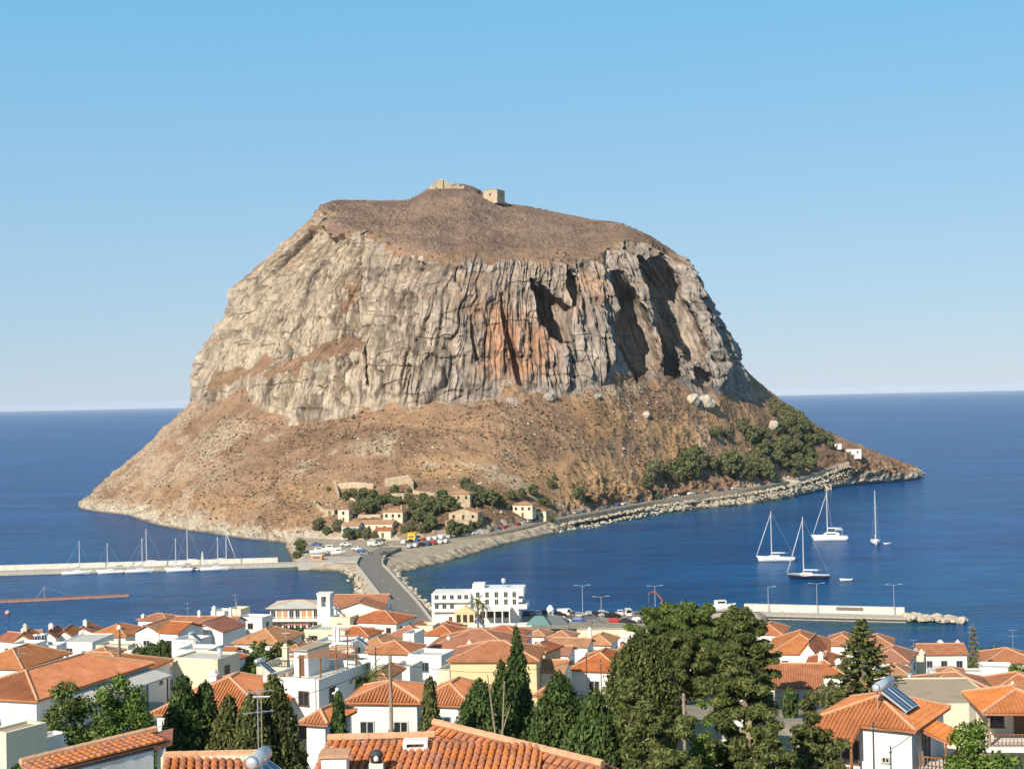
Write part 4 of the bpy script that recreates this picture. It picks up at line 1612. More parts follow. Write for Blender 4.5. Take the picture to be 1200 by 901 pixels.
yacht('sailing_yacht', G(909, 657, 0), math.radians(170), 'white sailing boat at anchor nearest the shore road, furled headsail', 13.8, 17.8, group='yachts at anchor in the bay')
yacht('sailing_yacht', G(947, 678, 0), math.radians(166), 'dark blue hulled sailing boat at anchor closest to the breakwater', 13.6, 20.0, 'navy_hull', group='yachts at anchor in the bay')
yacht('sailing_yacht', G(1026, 637, 0), math.radians(262), 'white sailing boat at anchor seen end on, farthest out in the bay', 12.5, 21.0, group='yachts at anchor in the bay', genoa=False)
catamaran(G(972, 632, 0), math.radians(172), 'white catamaran with a hard top anchored in the bay', 14.5, 20.5)
dinghy(G(1040, 637.5, 0), math.radians(15), 'small white dinghy floating behind the end-on sailing boat', 3.2)
dinghy(G(991, 680, 0), math.radians(178), 'small white dinghy trailing behind the dark blue sailing boat', 4.0)

# ------------------------------------------------------------------ lamps on the quay and breakwater
for (px, py, h, arms, lab) in [(683, 721, 8.0, 2, 'tall twin-armed lamp post on the quay edge behind the parked cars'),
                               (705, 731, 7.0, 2, 'twin-armed lamp post in the middle of the quay car park'),
                               (768, 722, 8.0, 2, 'twin-armed lamp post beside the red crane on the quay')]:
    p = G(px, py, 2.0)
    lamp_post((p.x, p.y, 2.0), h, lab, arms, 0.1, 'lamp posts on the waterfront')
ba, bu, bw_, bl = BW
for px, h, arms, lab in [(897, 6.8, 1, 'slim lamp pole on the quay end of the breakwater'), (956, 8.0, 2, 'twin-armed lamp post halfway along the breakwater'),
                         (1048, 8.0, 2, 'twin-armed lamp post at the seaward end of the breakwater')]:
    s = (G(px, 726, 0) - ba).dot(bu)
    p = ba + bu * s + bw_ * 5.2
    lamp_post((p.x, p.y, 1.1), h, lab, arms, 0.02, 'lamp posts on the waterfront')

# ------------------------------------------------------------------ cars
crnd = random.Random(11)
KINDS_ = ['sedan', 'hatch', 'hatch', 'sedan', 'van']


def word(col, kind):
    return f"{col} {'van' if kind == 'van' else 'hatchback' if kind == 'hatch' else 'saloon car'}"


quay = [(616, 719, 'blue', 'hatch', 'parked on the quay beside the grey awning'), (631, 719, 'white', 'hatch', 'parked on the quay left of the white cabin'), (638, 718, 'black', 'sedan', 'parked on the quay just left of the white cabin'),
        (655, 720, 'black', 'hatch', 'on the quay edge just right of the white cabin'), (663, 719, 'white', 'van', 'in the quay row, second right of the white cabin'), (671, 720, 'grey', 'sedan', 'in the quay row, left of the tall quay lamp'),
        (678, 721, 'silver', 'hatch', 'in the quay row right beside the tall quay lamp'), (690, 720, 'white', 'hatch', 'in the quay row, first right of the tall lamp'), (691, 723, 'grey', 'sedan', 'nosed in front of the row by the tall lamp'),
        (700, 720, 'black', 'hatch', 'in the quay row, between the two lamp posts'), (711, 720, 'silver', 'sedan', 'in the quay row, right of the car park lamp'), (718, 721, 'black', 'sedan', 'in the quay row, behind the red car'),
        (727, 718, 'white', 'sedan', 'in the quay row, behind and right of the red car'), (736, 719, 'white', 'van', 'in the quay row, last before the red crane'), (745, 721, 'grey', 'hatch', 'beside the foot of the red crane'),
        (755, 718, 'silver', 'sedan', 'just left of the crane lamp'), (777, 718, 'white', 'hatch', 'right of the crane lamp on the quay'), (786, 719, 'black', 'sedan', 'right of the crane, among the quay cars'),
        (700, 729, 'grey', 'hatch', 'alone beside the foot of the car park lamp'), (722, 728, 'red', 'hatch', 'parked in the middle of the quay'), (735, 728, 'black', 'sedan', 'parked right beside the red car'),
        (805, 717.5, 'white', 'van', 'near the pines at the far end of the quay'), (826, 717, 'silver', 'sedan', 'on the quay behind the tops of the pines'),
        (651, 725, 'silver', 'hatch', 'in the front quay row, just right of the canopies'), (660, 726, 'white', 'sedan', 'in the front quay row, second from the canopies'), (669, 726, 'black', 'hatch', 'in the front quay row, third from the canopies'),
        (679, 727, 'blue', 'hatch', 'in the front quay row, left of the car park lamp'), (748, 727, 'white', 'hatch', 'in the front quay row, before the red crane'), (757, 727, 'grey', 'sedan', 'in the front quay row, nearest the red crane'),
        (787, 724, 'white', 'van', 'in the front quay row, right of the red crane'), (797, 722, 'silver', 'hatch', 'between the two white vans past the crane'), (762, 717.5, 'black', 'hatch', 'behind the red crane at the water edge'), (816, 717, 'red', 'sedan', 'at the water edge behind the pines'),
        (705, 718.5, 'white', 'sedan', 'at the water edge between the two lamp posts'), (624, 718.5, 'silver', 'sedan', 'at the water edge next to the blue hatchback'),
        (672, 747, 'silver', 'sedan', 'parked in the lane behind the low tiled roofs'), (704, 743, 'white', 'sedan', 'parked behind the small white-chimney roof'), (718, 744, 'black', 'hatch', 'parked at the lane end beside the pines')]
for px, py, col, kind, lab in quay:
    if py < 735:
        p = G(px, py + 2.5, 2.03)
        zz = 2.03
    else:
        p = P(px, py + 2, 322)
        zz = gz(p.x, p.y) + 0.02
    rz = math.radians(crnd.choice([88, 92, 84, 97, 5]) + crnd.uniform(-4, 4)) if py < 725 else math.radians(crnd.uniform(-14, 8))
    car(kind, col, (p.x, p.y, zz), rz, word(col, kind) + ' ' + lab, 'cars parked on the quay')

# islet car park and yard
lot = []
cols = ['white', 'silver', 'white', 'black', 'grey', 'white', 'blue', 'silver', 'white', 'red']
lotp = [(x0 + i * dx, y0 + i * dy) for x0, y0, dx, dy, n in [(474, 637, 7.4, -0.9, 9), (480, 642, 7.2, -1.0, 7)] for i in range(n)]
for i, (px, py) in enumerate(lotp):
    q = drape(px, py)
    kind = KINDS_[i % 4]
    col = cols[(i * 3) % 10]
    nth = ['first', 'second', 'third', 'fourth', 'fifth', 'sixth', 'seventh', 'eighth', 'ninth'][i if i < 9 else i - 9]
    car(kind, col, (q.x, q.y, q.z + 0.12), math.radians(78 + crnd.uniform(-10, 10)), f"{word(col, kind)}, {nth} from the road in the {'upper' if i < 9 else 'lower'} row of the islet car park", 'cars in the islet car park', False)
yardcars = [(424, 649, 'blue', 'hatch', 'parked in the yard left of the causeway end'), (419, 646, 'white', 'sedan', 'parked in the yard behind the blue car'), (429, 652, 'grey', 'sedan', 'parked in the yard nearest the causeway'),
            (438, 641, 'white', 'van', 'parked below the tiled islet houses'), (446, 639, 'silver', 'sedan', 'parked below the gabled islet house'), (453, 652, 'black', 'sedan', 'driving where the causeway meets the islet'),
            (405, 641, 'white', 'sedan', 'parked below the blue-grey islet house'), (446, 636, 'black', 'hatch', 'parked in shade below the islet houses'), (372, 641, 'blue', 'sedan', 'parked left of the white boats ashore'), (356, 640, 'silver', 'sedan', 'parked at the harbour end of the islet yard')]
for px, py, col, kind, lab in yardcars:
    q = drape(px, py)
    car(kind, col, (q.x, q.y, max(q.z, 2.3) + 0.5), math.radians(crnd.uniform(-25, 25)), f'{word(col, kind)} {lab}', 'cars in the islet yard', False)

# the long line of cars on the road under the rock
n = 0
s_at = 30.0
acc = 0.0
spots = []
for a, b in zip(ROCK_ROAD[:-1], ROCK_ROAD[1:]):
    seg = (b - a).length
    while s_at < acc + seg:
        t = (s_at - acc) / seg
        spots.append((a.lerp(b, t), math.atan2(b.y - a.y, b.x - a.x)))
        s_at += crnd.choice([5.4, 5.6, 5.8, 6.5, 12.0]) if crnd.random() < 0.93 else 26.0
    acc += seg
for p, ang in spots:
    px_, _ = project(p.x, p.y, p.z)
    if px_ > 985:
        continue
    col = crnd.choice(['white', 'white', 'silver', 'silver', 'black', 'grey', 'grey', 'blue', 'red'])
    kind = crnd.choice(['sedan', 'hatch', 'hatch'])
    off = Vector((-math.sin(ang), math.cos(ang), 0)) * 1.9
    part = 'just past the hamlet' if px_ < 690 else 'below the orange soil' if px_ < 790 else 'below the grove' if px_ < 900 else 'near the right tip of the island'
    car(kind, col, (p.x + off.x, p.y + off.y, p.z + 0.02), ang + (math.pi if crnd.random() < 0.4 else 0),
        f"{word(col, kind)} parked in the roadside line {part}", f'{word(col, kind)}s parked in the roadside line {part}', False)

# ------------------------------------------------------------------ things on the quay
MATS['crane_red'] = plain('crane_red', (0.30, 0.10, 0.07), 0.5)
MATS['awning_grey'] = plain('grey_awning', (0.13, 0.15, 0.16), 0.8)
MATS['awning_teal'] = plain('teal_awning', (0.14, 0.25, 0.235), 0.8)
MATS['white_paint'] = plain('white_paint', (0.80, 0.79, 0.76), 0.6, var=0.06)
p = G(771, 727, 2.0)
cr = thing('quay_crane', 'red boat crane with a hooked boom on the quay', 'crane', (p.x, p.y, 2.0), 0.1)
MB().box((-2.4, -1.2, 0.3), (2.6, 1.2, 1.3)).build('chassis', 'crane_red', cr)
MB().box((-2.0, -0.9, 1.3), (-0.4, 0.9, 2.6)).build('cab', 'white_paint', cr)
MB().tube((1.0, 0, 1.3), (1.2, 0, 5.4), 0.30, 0.24, 8).tube((1.2, 0, 5.3), (-0.6, 0, 7.6), 0.24, 0.18, 8).tube((-0.6, 0, 7.6), (-2.4, 0, 7.1), 0.18, 0.12, 8).build('boom', 'crane_red', cr)
MB().tube((-2.3, 0, 7.1), (-2.3, 0, 4.6), 0.03, None, 4).build('hook_line', 'steel', cr)
for x in (-1.6, 1.7):
    for s in (-1, 1):
        MB().tube((x, s * 1.0, 0.45), (x, s * 1.3, 0.45), 0.45, None, 10).build('wheel', 'tyre', cr)
p = G(645, 724, 2.0)
k = thing('white_cabin', 'small round white cabin with a pointed top among the quay cars', 'kiosk', (p.x, p.y, 2.0))
MB().lathe([(0.95, 0), (0.95, 2.3), (1.05, 2.35), (0.5, 3.2), (0.05, 3.5)], 10).build('shell', 'white_paint', k)
MB().box((-0.35, -0.99, 0), (0.35, -0.9, 1.9)).build('door', 'sign_grey', k)
# harbour boat ashore
p = G(846, 718, 2.0)
w = thing('motor_boat', 'white motor boat standing ashore near the pines on the quay', 'boat', (p.x, p.y, 2.9), math.radians(10))
b = MB()
hull_mesh(b, 8.0, 2.7, 1.2, 0.6)
b.build('hull', 'gelcoat', w, True)
MB().box((-1.8, -0.95, 1.2), (1.0, 0.95, 2.5)).build('wheelhouse', 'gelcoat', w)
MB().box((0.98, -0.8, 1.8), (1.03, 0.8, 2.3)).box((-1.4, -0.98, 1.8), (0.7, -0.93, 2.3)).build('window_band', 'tinted', w)
for x in (-2.5, 1.5):
    MB().box((x - 0.15, -1.0, -0.9), (x + 0.15, 1.0, 0.0)).build('cradle', 'rust', w)

for px, py, rz_, sc_, lab in [(374, 652, 12, 0.9, 'white motor boat laid up ashore at the harbour end of the islet yard'), (388, 650, -8, 1.0, 'larger white motor boat laid up ashore in the middle of the islet yard'), (397, 653, 20, 0.75, 'small white motor boat laid up ashore nearest the causeway')]:
    q = drape(px, py)
    dup(w, (q.x, q.y, q.z + 1.3), math.radians(rz_), lab, 'boats laid up in the islet yard', sc_)
MATS['kiosk_yellow'] = plain('yellow_paint', (0.75, 0.48, 0.05), 0.6)
MATS['kiosk_orange'] = plain('orange_paint', (0.70, 0.30, 0.12), 0.6)
for px, py, mt_, wd_, hg_, lab in [(483, 632, 'kiosk_yellow', 3.2, 2.9, 'bright yellow kiosk at the top of the islet car park'), (372, 657, 'kiosk_orange', 4.0, 2.2, 'small orange hut beside the boats laid up in the islet yard')]:
    q = drape(px, py)
    k = thing('kiosk', lab, 'kiosk', q - Vector((0, 0, 0.2)), math.radians(-10))
    MB().box((-wd_ / 2, -1.2, 0), (wd_ / 2, 1.2, hg_)).build('wall', mt_, k)
    MB().box((-wd_ / 2 - 0.25, -1.5, hg_), (wd_ / 2 + 0.25, 1.4, hg_ + 0.22)).build('roof', mt_ if wd_ < 3.5 else 'white_paint', k)
    MB().box((-wd_ * 0.32, -1.24, 1.0), (wd_ * 0.32, -1.19, 1.9)).build('hatch', 'sign_grey', k)


def tent(px, py, D, wdt, dep, h, mat, label):
    p = P(px, py, D)
    z = gz(p.x, p.y)
    t = thing('canopy_tent', label, 'canopy', (p.x, p.y, z), math.radians(-8))
    x, y = wdt / 2, dep / 2
    MB().add([(-x, -y, h * 0.62), (x, -y, h * 0.62), (x, y, h * 0.62), (-x, y, h * 0.62), (-x * 0.4, 0, h), (x * 0.4, 0, h),
              (-x, -y, h * 0.55), (x, -y, h * 0.55), (x, y, h * 0.55), (-x, y, h * 0.55)],
             [(0, 1, 5, 4), (1, 2, 5), (2, 3, 4, 5), (3, 0, 4), (0, 6, 7, 1), (1, 7, 8, 2), (2, 8, 9, 3), (3, 9, 6, 0)]).build('canopy', mat, t)
    for sx in (-1, 1):
        for sy in (-1, 1):
            MB().tube((sx * x * 0.95, sy * y * 0.95, -0.2), (sx * x * 0.95, sy * y * 0.95, h * 0.6), 0.06, None, 6).build('post', 'steel', t)
    return t


tent(632, 740, 352, 5.5, 5, 4.2, 'awning_teal', 'teal canvas canopy with a peaked top beside the white hotel terrace')
tent(651, 740, 354, 6.5, 5, 4.0, 'awning_grey', 'dark grey canvas canopy next to the teal one by the quay')
# ------------------------------------------------------------------ houses of the town
def tile_material(name, base, relief=True):
    """terracotta; the UV map runs along the eave (u) and up the slope (v), in metres"""
    m, nt, b = new_mat(name)
    uv = coords(nt, 'UV')
    pos = nt.nodes.new('ShaderNodeNewGeometry').outputs['Position']
    oi = nt.nodes.new('ShaderNodeObjectInfo').outputs['Random']
    n1 = noise(nt, pos, 0.8, 5, 0.65)
    n2 = noise(nt, pos, 6.0, 3, 0.6)
    dark = tuple(x * 0.66 for x in base)
    lite = (min(1, base[0] * 1.22), base[1] * 1.42, base[2] * 1.6)
    c = ramp(nt, mth(nt, 'ADD', mth(nt, 'MULTIPLY', n1, 0.6), mth(nt, 'MULTIPLY', n2, 0.4)), [(0.33, dark), (0.5, base), (0.70, lite)])
    n3 = noise(nt, pos, 0.22, 4, 0.65, 0.5)
    c = mixc(nt, mth(nt, 'MULTIPLY', ramp_fac(nt, n3, 0.54, 0.72), 0.22), c, (0.34, 0.215, 0.145))     # lichen and weathering
    c = mixc(nt, mth(nt, 'MULTIPLY', ramp_fac(nt, n2, 0.56, 0.72), 0.2), c, (0.17, 0.095, 0.06))
    hs = nt.nodes.new('ShaderNodeHueSaturation')
    L(nt, c, hs.inputs['Color'])
    L(nt, mth(nt, 'ADD', 0.86, mth(nt, 'MULTIPLY', oi, 0.24)), hs.inputs['Saturation'])
    L(nt, mth(nt, 'ADD', 0.80, mth(nt, 'MULTIPLY', oi, 0.34)), hs.inputs['Value'])
    L(nt, mth(nt, 'ADD', 0.496, mth(nt, 'MULTIPLY', oi, 0.010)), hs.inputs['Hue'])
    L(nt, hs.outputs[0], b.inputs['Base Color'])
    b.inputs['Roughness'].default_value = 0.88
    b.inputs['Specular IOR Level'].default_value = 0.15
    if relief:
        s = nt.nodes.new('ShaderNodeSeparateXYZ')
        L(nt, uv, s.inputs[0])
        wu = mth(nt, 'ABSOLUTE', mth(nt, 'SINE', mth(nt, 'MULTIPLY', s.outputs[0], math.pi / 0.27)))
        wv = mth(nt, 'FRACT', mth(nt, 'MULTIPLY', s.outputs[1], 1 / 0.38))
        h = mth(nt, 'ADD', wu, mth(nt, 'MULTIPLY', wv, 0.35))
        h = mth(nt, 'ADD', h, mth(nt, 'MULTIPLY', n2, 0.5))
        bump(nt, b, h, 0.75, 0.09)
    return m


MATS['tiles'] = tile_material('terracotta_roof', (0.475, 0.186, 0.090))
MATS['tiles_muted'] = tile_material('muted_terracotta_roof', (0.42, 0.235, 0.15))
MATS['tiles_red'] = tile_material('red_terracotta_roof', (0.42, 0.145, 0.078))
MATS['tiles_old'] = tile_material('faded_terracotta_roof', (0.455, 0.232, 0.135))
MATS['tile_solid'] = tile_material('terracotta_tiles', (0.485, 0.184, 0.086), False)
MATS['ridge'] = plain('mortared_ridge', (0.60, 0.34, 0.20), 0.9, var=0.2, scale=3)


def plaster(name, col):
    m, nt, b = new_mat(name)
    pos = nt.nodes.new('ShaderNodeNewGeometry').outputs['Position']
    n1 = noise(nt, mapping(nt, pos, (0.5, 0.5, 0.16)), 1.0, 5, 0.6)
    n2 = noise(nt, pos, 5.0, 3, 0.6)
    c = ramp(nt, n1, [(0.22, tuple(x * 0.66 for x in col)), (0.46, col), (0.8, tuple(min(0.86, x * 1.04) for x in col))])
    c = mixc(nt, 0.12, c, ramp(nt, n2, [(0.3, tuple(x * 0.7 for x in col)), (0.6, col)]))
    L(nt, c, b.inputs['Base Color'])
    b.inputs['Roughness'].default_value = 0.9
    b.inputs['Specular IOR Level'].default_value = 0.2
    bump(nt, b, n2, 0.25, 0.03)
    return m


MATS['white'] = plaster('white_plaster', (0.76, 0.745, 0.71))
MATS['cream'] = plaster('cream_plaster', (0.72, 0.63, 0.47))
MATS['yellow'] = plaster('yellow_plaster', (0.74, 0.58, 0.33))
MATS['pinkish'] = plaster('pinkish_plaster', (0.64, 0.47, 0.36))
MATS['tan'] = plaster('tan_roof_screed', (0.42, 0.34, 0.24))
MATS['grey_roof'] = plaster('grey_roof_sheet', (0.56, 0.54, 0.50))
MATS['blue_grey'] = plaster('blue_grey_plaster', (0.50, 0.53, 0.53))
MATS['window_frame'] = plain('window_frame_paint', (0.55, 0.52, 0.47), 0.6, var=0.08)
MATS['brown_frame'] = plain('brown_timber', (0.16, 0.085, 0.045), 0.7, var=0.25, scale=4)
MATS['blue_frame'] = plain('blue_grey_shutter', (0.16, 0.21, 0.25), 0.7, var=0.15)
MATS['white_unit'] = plain('white_unit', (0.66, 0.65, 0.62), 0.5)
MATS['canvas_green'] = plain('green_canvas', (0.10, 0.17, 0.12), 0.9, var=0.2)
MATS['canvas_sand'] = plain('sand_canvas', (0.55, 0.44, 0.30), 0.9, var=0.2)
MATS['canvas_blue'] = plain('faded_blue_canvas', (0.20, 0.27, 0.34), 0.9, var=0.2)
MATS['pane'] = plain('window_glass', (0.025, 0.032, 0.04), 0.12, spec=0.6)
MATS['orange_curtain'] = plain('orange_curtain', (0.56, 0.27, 0.11), 0.9, var=0.2)
MATS['dark_metal'] = plain('dark_metal', (0.06, 0.06, 0.065), 0.6)
MATS['solar_glass'] = plain('solar_collector', (0.030, 0.045, 0.085), 0.12, spec=0.7)
MATS['tank'] = plain('steel_tank', (0.72, 0.73, 0.75), 0.3, 0.5, var=0.05)


def stone_material():
    m, nt, b = new_mat('stone_masonry')
    pos = nt.nodes.new('ShaderNodeNewGeometry').outputs['Position']
    vo = nt.nodes.new('ShaderNodeTexVoronoi')
    vo.inputs['Scale'].default_value = 2.2
    L(nt, pos, vo.inputs['Vector'])
    n1 = noise(nt, pos, 0.7, 5, 0.6)
    c = mixc(nt, 0.35, ramp(nt, n1, [(0.3, (0.36, 0.285, 0.19)), (0.55, (0.52, 0.42, 0.29)), (0.75, (0.62, 0.52, 0.38))]), vo.outputs['Color'], 'SOFT_LIGHT')
    L(nt, c, b.inputs['Base Color'])
    b.inputs['Roughness'].default_value = 0.95
    bump(nt, b, vo.outputs['Distance'], 0.6, 0.1)
    return m


MATS['stone'] = stone_material()


def uv_from(me, frames):
    """frames: per polygon (origin, u axis, v axis) or None"""
    uvl = me.uv_layers.new(name='UVMap')
    for p in me.polygons:
        fr = frames[p.index]
        if fr is None:
            continue
        o, u, v = fr
        for li in p.loop_indices:
            d = me.vertices[me.loops[li].vertex_index].co - o
            uvl.data[li].uv = (d.dot(u), d.dot(v))


def roof_planes(kind, w, d, h, rise, ov):
    """list of sloping polygons (counter-clockwise from outside), eave edge first, and the ridge lines"""
    x, y = w / 2 + ov, d / 2 + ov
    A, B, C, D = Vector((-x, -y, h)), Vector((x, -y, h)), Vector((x, y, h)), Vector((-x, y, h))
    if kind == 'hip':
        if w >= d:
            k = x - y * 0.98
            R0, R1 = Vector((-k, 0, h + rise)), Vector((k, 0, h + rise))
            if k < 0.05:
                R0 = R1 = Vector((0, 0, h + rise))
            pl = [[A, B, R1, R0], [B, C, R1], [C, D, R0, R1], [D, A, R0]]
            rd = [(R0, R1), (A, R0), (B, R1), (C, R1), (D, R0)]
        else:
            k = y - x * 0.98
            R0, R1 = Vector((0, -k, h + rise)), Vector((0, k, h + rise))
            pl = [[A, B, R0], [B, C, R1, R0], [C, D, R1], [D, A, R0, R1]]
            rd = [(R0, R1), (A, R0), (B, R0), (C, R1), (D, R1)]
    elif kind == 'gx':
        R0, R1 = Vector((-x, 0, h + rise)), Vector((x, 0, h + rise))
        pl = [[A, B, R1, R0], [C, D, R0, R1]]
        rd = [(R0, R1)]
    elif kind == 'gy':
        R0, R1 = Vector((0, -y, h + rise)), Vector((0, y, h + rise))
        pl = [[B, C, R1, R0], [D, A, R0, R1]]
        rd = [(R0, R1)]
    elif kind == 'shed':
        R0, R1 = Vector((-x, y, h + rise)), Vector((x, y, h + rise))
        pl = [[A, B, R1, R0]]
        rd = [(R0, R1)]
    pl = [[p for i, p in enumerate(q) if i == 0 or (p - q[i - 1]).length > 1e-4] for q in pl]
    rd = [r for r in rd if (r[0] - r[1]).length > 0.1]
    return pl, rd


def tile_rolls(planes, pitch=0.27, course=0.40, rad=0.095, coursed=True, clear=0.02):
    """half-round tile rolls running up each plane: one welded relief (hundreds of rolls too fine to pick apart)"""
    V, Fc = [], []
    for q in planes:
        o = q[0]
        u = (q[1] - q[0]).normalized()
        nrm = (q[1] - q[0]).cross(q[2] - q[0]).normalized()
        v = nrm.cross(u)
        pts = [((p - o).dot(u), (p - o).dot(v)) for p in q]
        umax = max(p[0] for p in pts)
        umin = min(p[0] for p in pts)
        cu = umin + pitch / 2
        while cu < umax:
            vs = []
            for (x1, y1), (x2, y2) in zip(pts, pts[1:] + pts[:1]):
                if abs(x2 - x1) > 1e-6 and min(x1, x2) <= cu <= max(x1, x2):
                    vs.append(y1 + (y2 - y1) * (cu - x1) / (x2 - x1))
            if len(vs) >= 2:
                v0, v1 = min(vs) - 0.06, max(vs) - 0.04
                n = max(1, int(round((v1 - v0) / course))) if coursed else 1
                if v1 - v0 > 0.25:
                    for i in range(n):
                        a, e = v0 + (v1 - v0) * i / n, v0 + (v1 - v0) * (i + 1) / n + (0.04 if i < n - 1 else 0)
                        base = len(V)
                        for vv, r, lift in ((a, rad, 0.035), (e, rad * 0.84, 0.0)):
                            for k in range(5):
                                t = math.pi * k / 4
                                V.append(o + u * (cu - r * math.cos(t)) + v * vv + nrm * (clear + lift + r * 0.85 * math.sin(t)))
                        for k in range(4):
                            Fc.append((base + k, base + k + 5, base + k + 6, base + k + 1))
                        Fc.append((base, base + 1, base + 2, base + 3))
                        Fc.append((base, base + 3, base + 4))
            cu += pitch
    return V, Fc


def add_roof(t, kind, w, d, h, rise, ov=0.4, mat='tiles', rolls=0, thick=0.16, ridge=True):
    pl, rd = roof_planes(kind, w, d, h, rise, ov)
    vs, fs, fr = [], [], []
    for q in pl:
        i = len(vs)
        vs += [tuple(p + Vector((0, 0, thick))) for p in q]
        fs.append(tuple(range(i, i + len(q))))
        u = (q[1] - q[0]).normalized()
        n = (q[1] - q[0]).cross(q[2] - q[0]).normalized()
        fr.append((q[0] + Vector((0, 0, thick)), u, n.cross(u)))
        j = len(vs)
        vs += [tuple(p) for p in q]
        fs.append(tuple(range(j + len(q) - 1, j - 1, -1)))
        fr.append(None)
        k = len(q)
        for e in range(k):
            e2 = (e + 1) % k
            fs.append((j + e, j + e2, i + e2, i + e))
            fr.append(None)
    me = bpy.data.meshes.new('roof')
    me.from_pydata(vs, [], fs)
    uv_from(me, fr)
    me.update()
    roof = link('roof', me, 'tile_solid' if rolls else mat, t)
    if rolls:
        up = Vector((0, 0, thick))
        V, Fc = tile_rolls([[p + up for p in q] for q in pl], coursed=rolls > 1)
        m2 = bpy.data.meshes.new('roof_tiles')
        m2.from_pydata([tuple(p) for p in V], [], Fc)
        m2.update()
        o = link('roof_tiles', m2, 'tile_solid', roof)
        o['kind'] = 'stuff'
    if ridge:
        for a, b in rd:
            up = Vector((0, 0, thick + (0.06 if rolls else 0.015)))
            MB().tube(a + up, b + up, 0.13, None, 6).build('ridge_cap', 'ridge', roof)
    return roof


def window(t, x, y, z, w, h, face, frame='window_frame', pane='pane', sill=True, shutters=None):
    """face: 'f' front (-y), 'r' right (+x), 'l' left (-x); (x,y,z) centre on the wall plane"""
    f = MB()
    fw = 0.09

    def put(b, a0, a1, z0, z1, d0, d1):
        if face == 'f':
            b.box((x + a0, y - d1, z + z0), (x + a1, y - d0, z + z1))
        elif face == 'r':
            b.box((x + d0, y + a0, z + z0), (x + d1, y + a1, z + z1))
        else:
            b.box((x - d1, y + a0, z + z0), (x - d0, y + a1, z + z1))
    put(f, -w / 2 - fw, -w / 2, -h / 2, h / 2, -0.02, 0.07)
    put(f, w / 2, w / 2 + fw, -h / 2, h / 2, -0.02, 0.07)
    put(f, -w / 2 - fw, w / 2 + fw, h / 2, h / 2 + fw, -0.02, 0.07)
    put(f, -w / 2 - fw - 0.05, w / 2 + fw + 0.05, -h / 2 - fw, -h / 2, -0.02, 0.12)
    put(f, -0.035, 0.035, -h / 2, h / 2, 0.012, 0.045)
    wo = f.build('window', frame, t)
    p = MB()
    put(p, -w / 2, w / 2, -h / 2, h / 2, -0.05, 0.012)
    p.build('pane', pane, wo)
    if shutters:
        for s in (-1, 1):
            b = MB()
            put(b, s * (w / 2 + fw + 0.02) if s > 0 else -(w / 2 + fw + 0.02) - w * 0.5, (w / 2 + fw + 0.02) + w * 0.5 if s > 0 else -(w / 2 + fw + 0.02), -h / 2, h / 2, 0.0, 0.05)
            b.build('shutter', shutters, wo)
    return wo


def door(t, x, y, z, w=0.95, h=2.1, face='f', mat='brown_frame'):
    b = MB()
    if face == 'f':
        b.box((x - w / 2, y - 0.06, z), (x + w / 2, y + 0.02, z + h))
    else:
        b.box((x - 0.02, y - w / 2, z), (x + 0.06, y + w / 2, z + h))
    o = b.build('door', mat, t)
    k = MB()
    if face == 'f':
        k.box((x + w * 0.32, y - 0.11, z + 1.0), (x + w * 0.42, y - 0.06, z + 1.12))
    else:
        k.box((x + 0.06, y + w * 0.32, z + 1.0), (x + 0.11, y + w * 0.42, z + 1.12))
    k.build('handle', 'steel', o)


def chimney(t, x, y, z0, z1, s=0.6, mat='white'):
    c = MB().box((x - s / 2, y - s / 2, z0), (x + s / 2, y + s / 2, z1)).build('chimney', mat, t)
    MB().box((x - s / 2 - 0.1, y - s / 2 - 0.1, z1), (x + s / 2 + 0.1, y + s / 2 + 0.1, z1 + 0.12)).box((x - s * 0.3, y - s * 0.3, z1 + 0.12), (x + s * 0.3, y + s * 0.3, z1 + 0.42)).build('chimney_pot', mat, c)


def railing(t, x0, x1, y, z, h=0.95, mat='white_paint', n=None):
    r = MB().box((x0, y - 0.03, z + h - 0.06), (x1, y + 0.03, z + h)).box((x0, y - 0.02, z + 0.08), (x1, y + 0.02, z + 0.13)).build('railing', mat, t)
    n = n or max(3, int((x1 - x0) / 0.28))
    me = None
    for i in range(n + 1):
        x = x0 + (x1 - x0) * i / n
        if me is None:
            me = MB().box((-0.022, -0.022, 0.0), (0.022, 0.022, h - 0.06)).mesh('baluster')
            me.materials.append(MATS[mat])
        o = link('baluster', me, None, r)
        o.location = (x, y, z)
    return r


hrnd = random.Random(5)
HOUSES = {}
YAW = math.radians(-17)
WALLCUT = 0.0


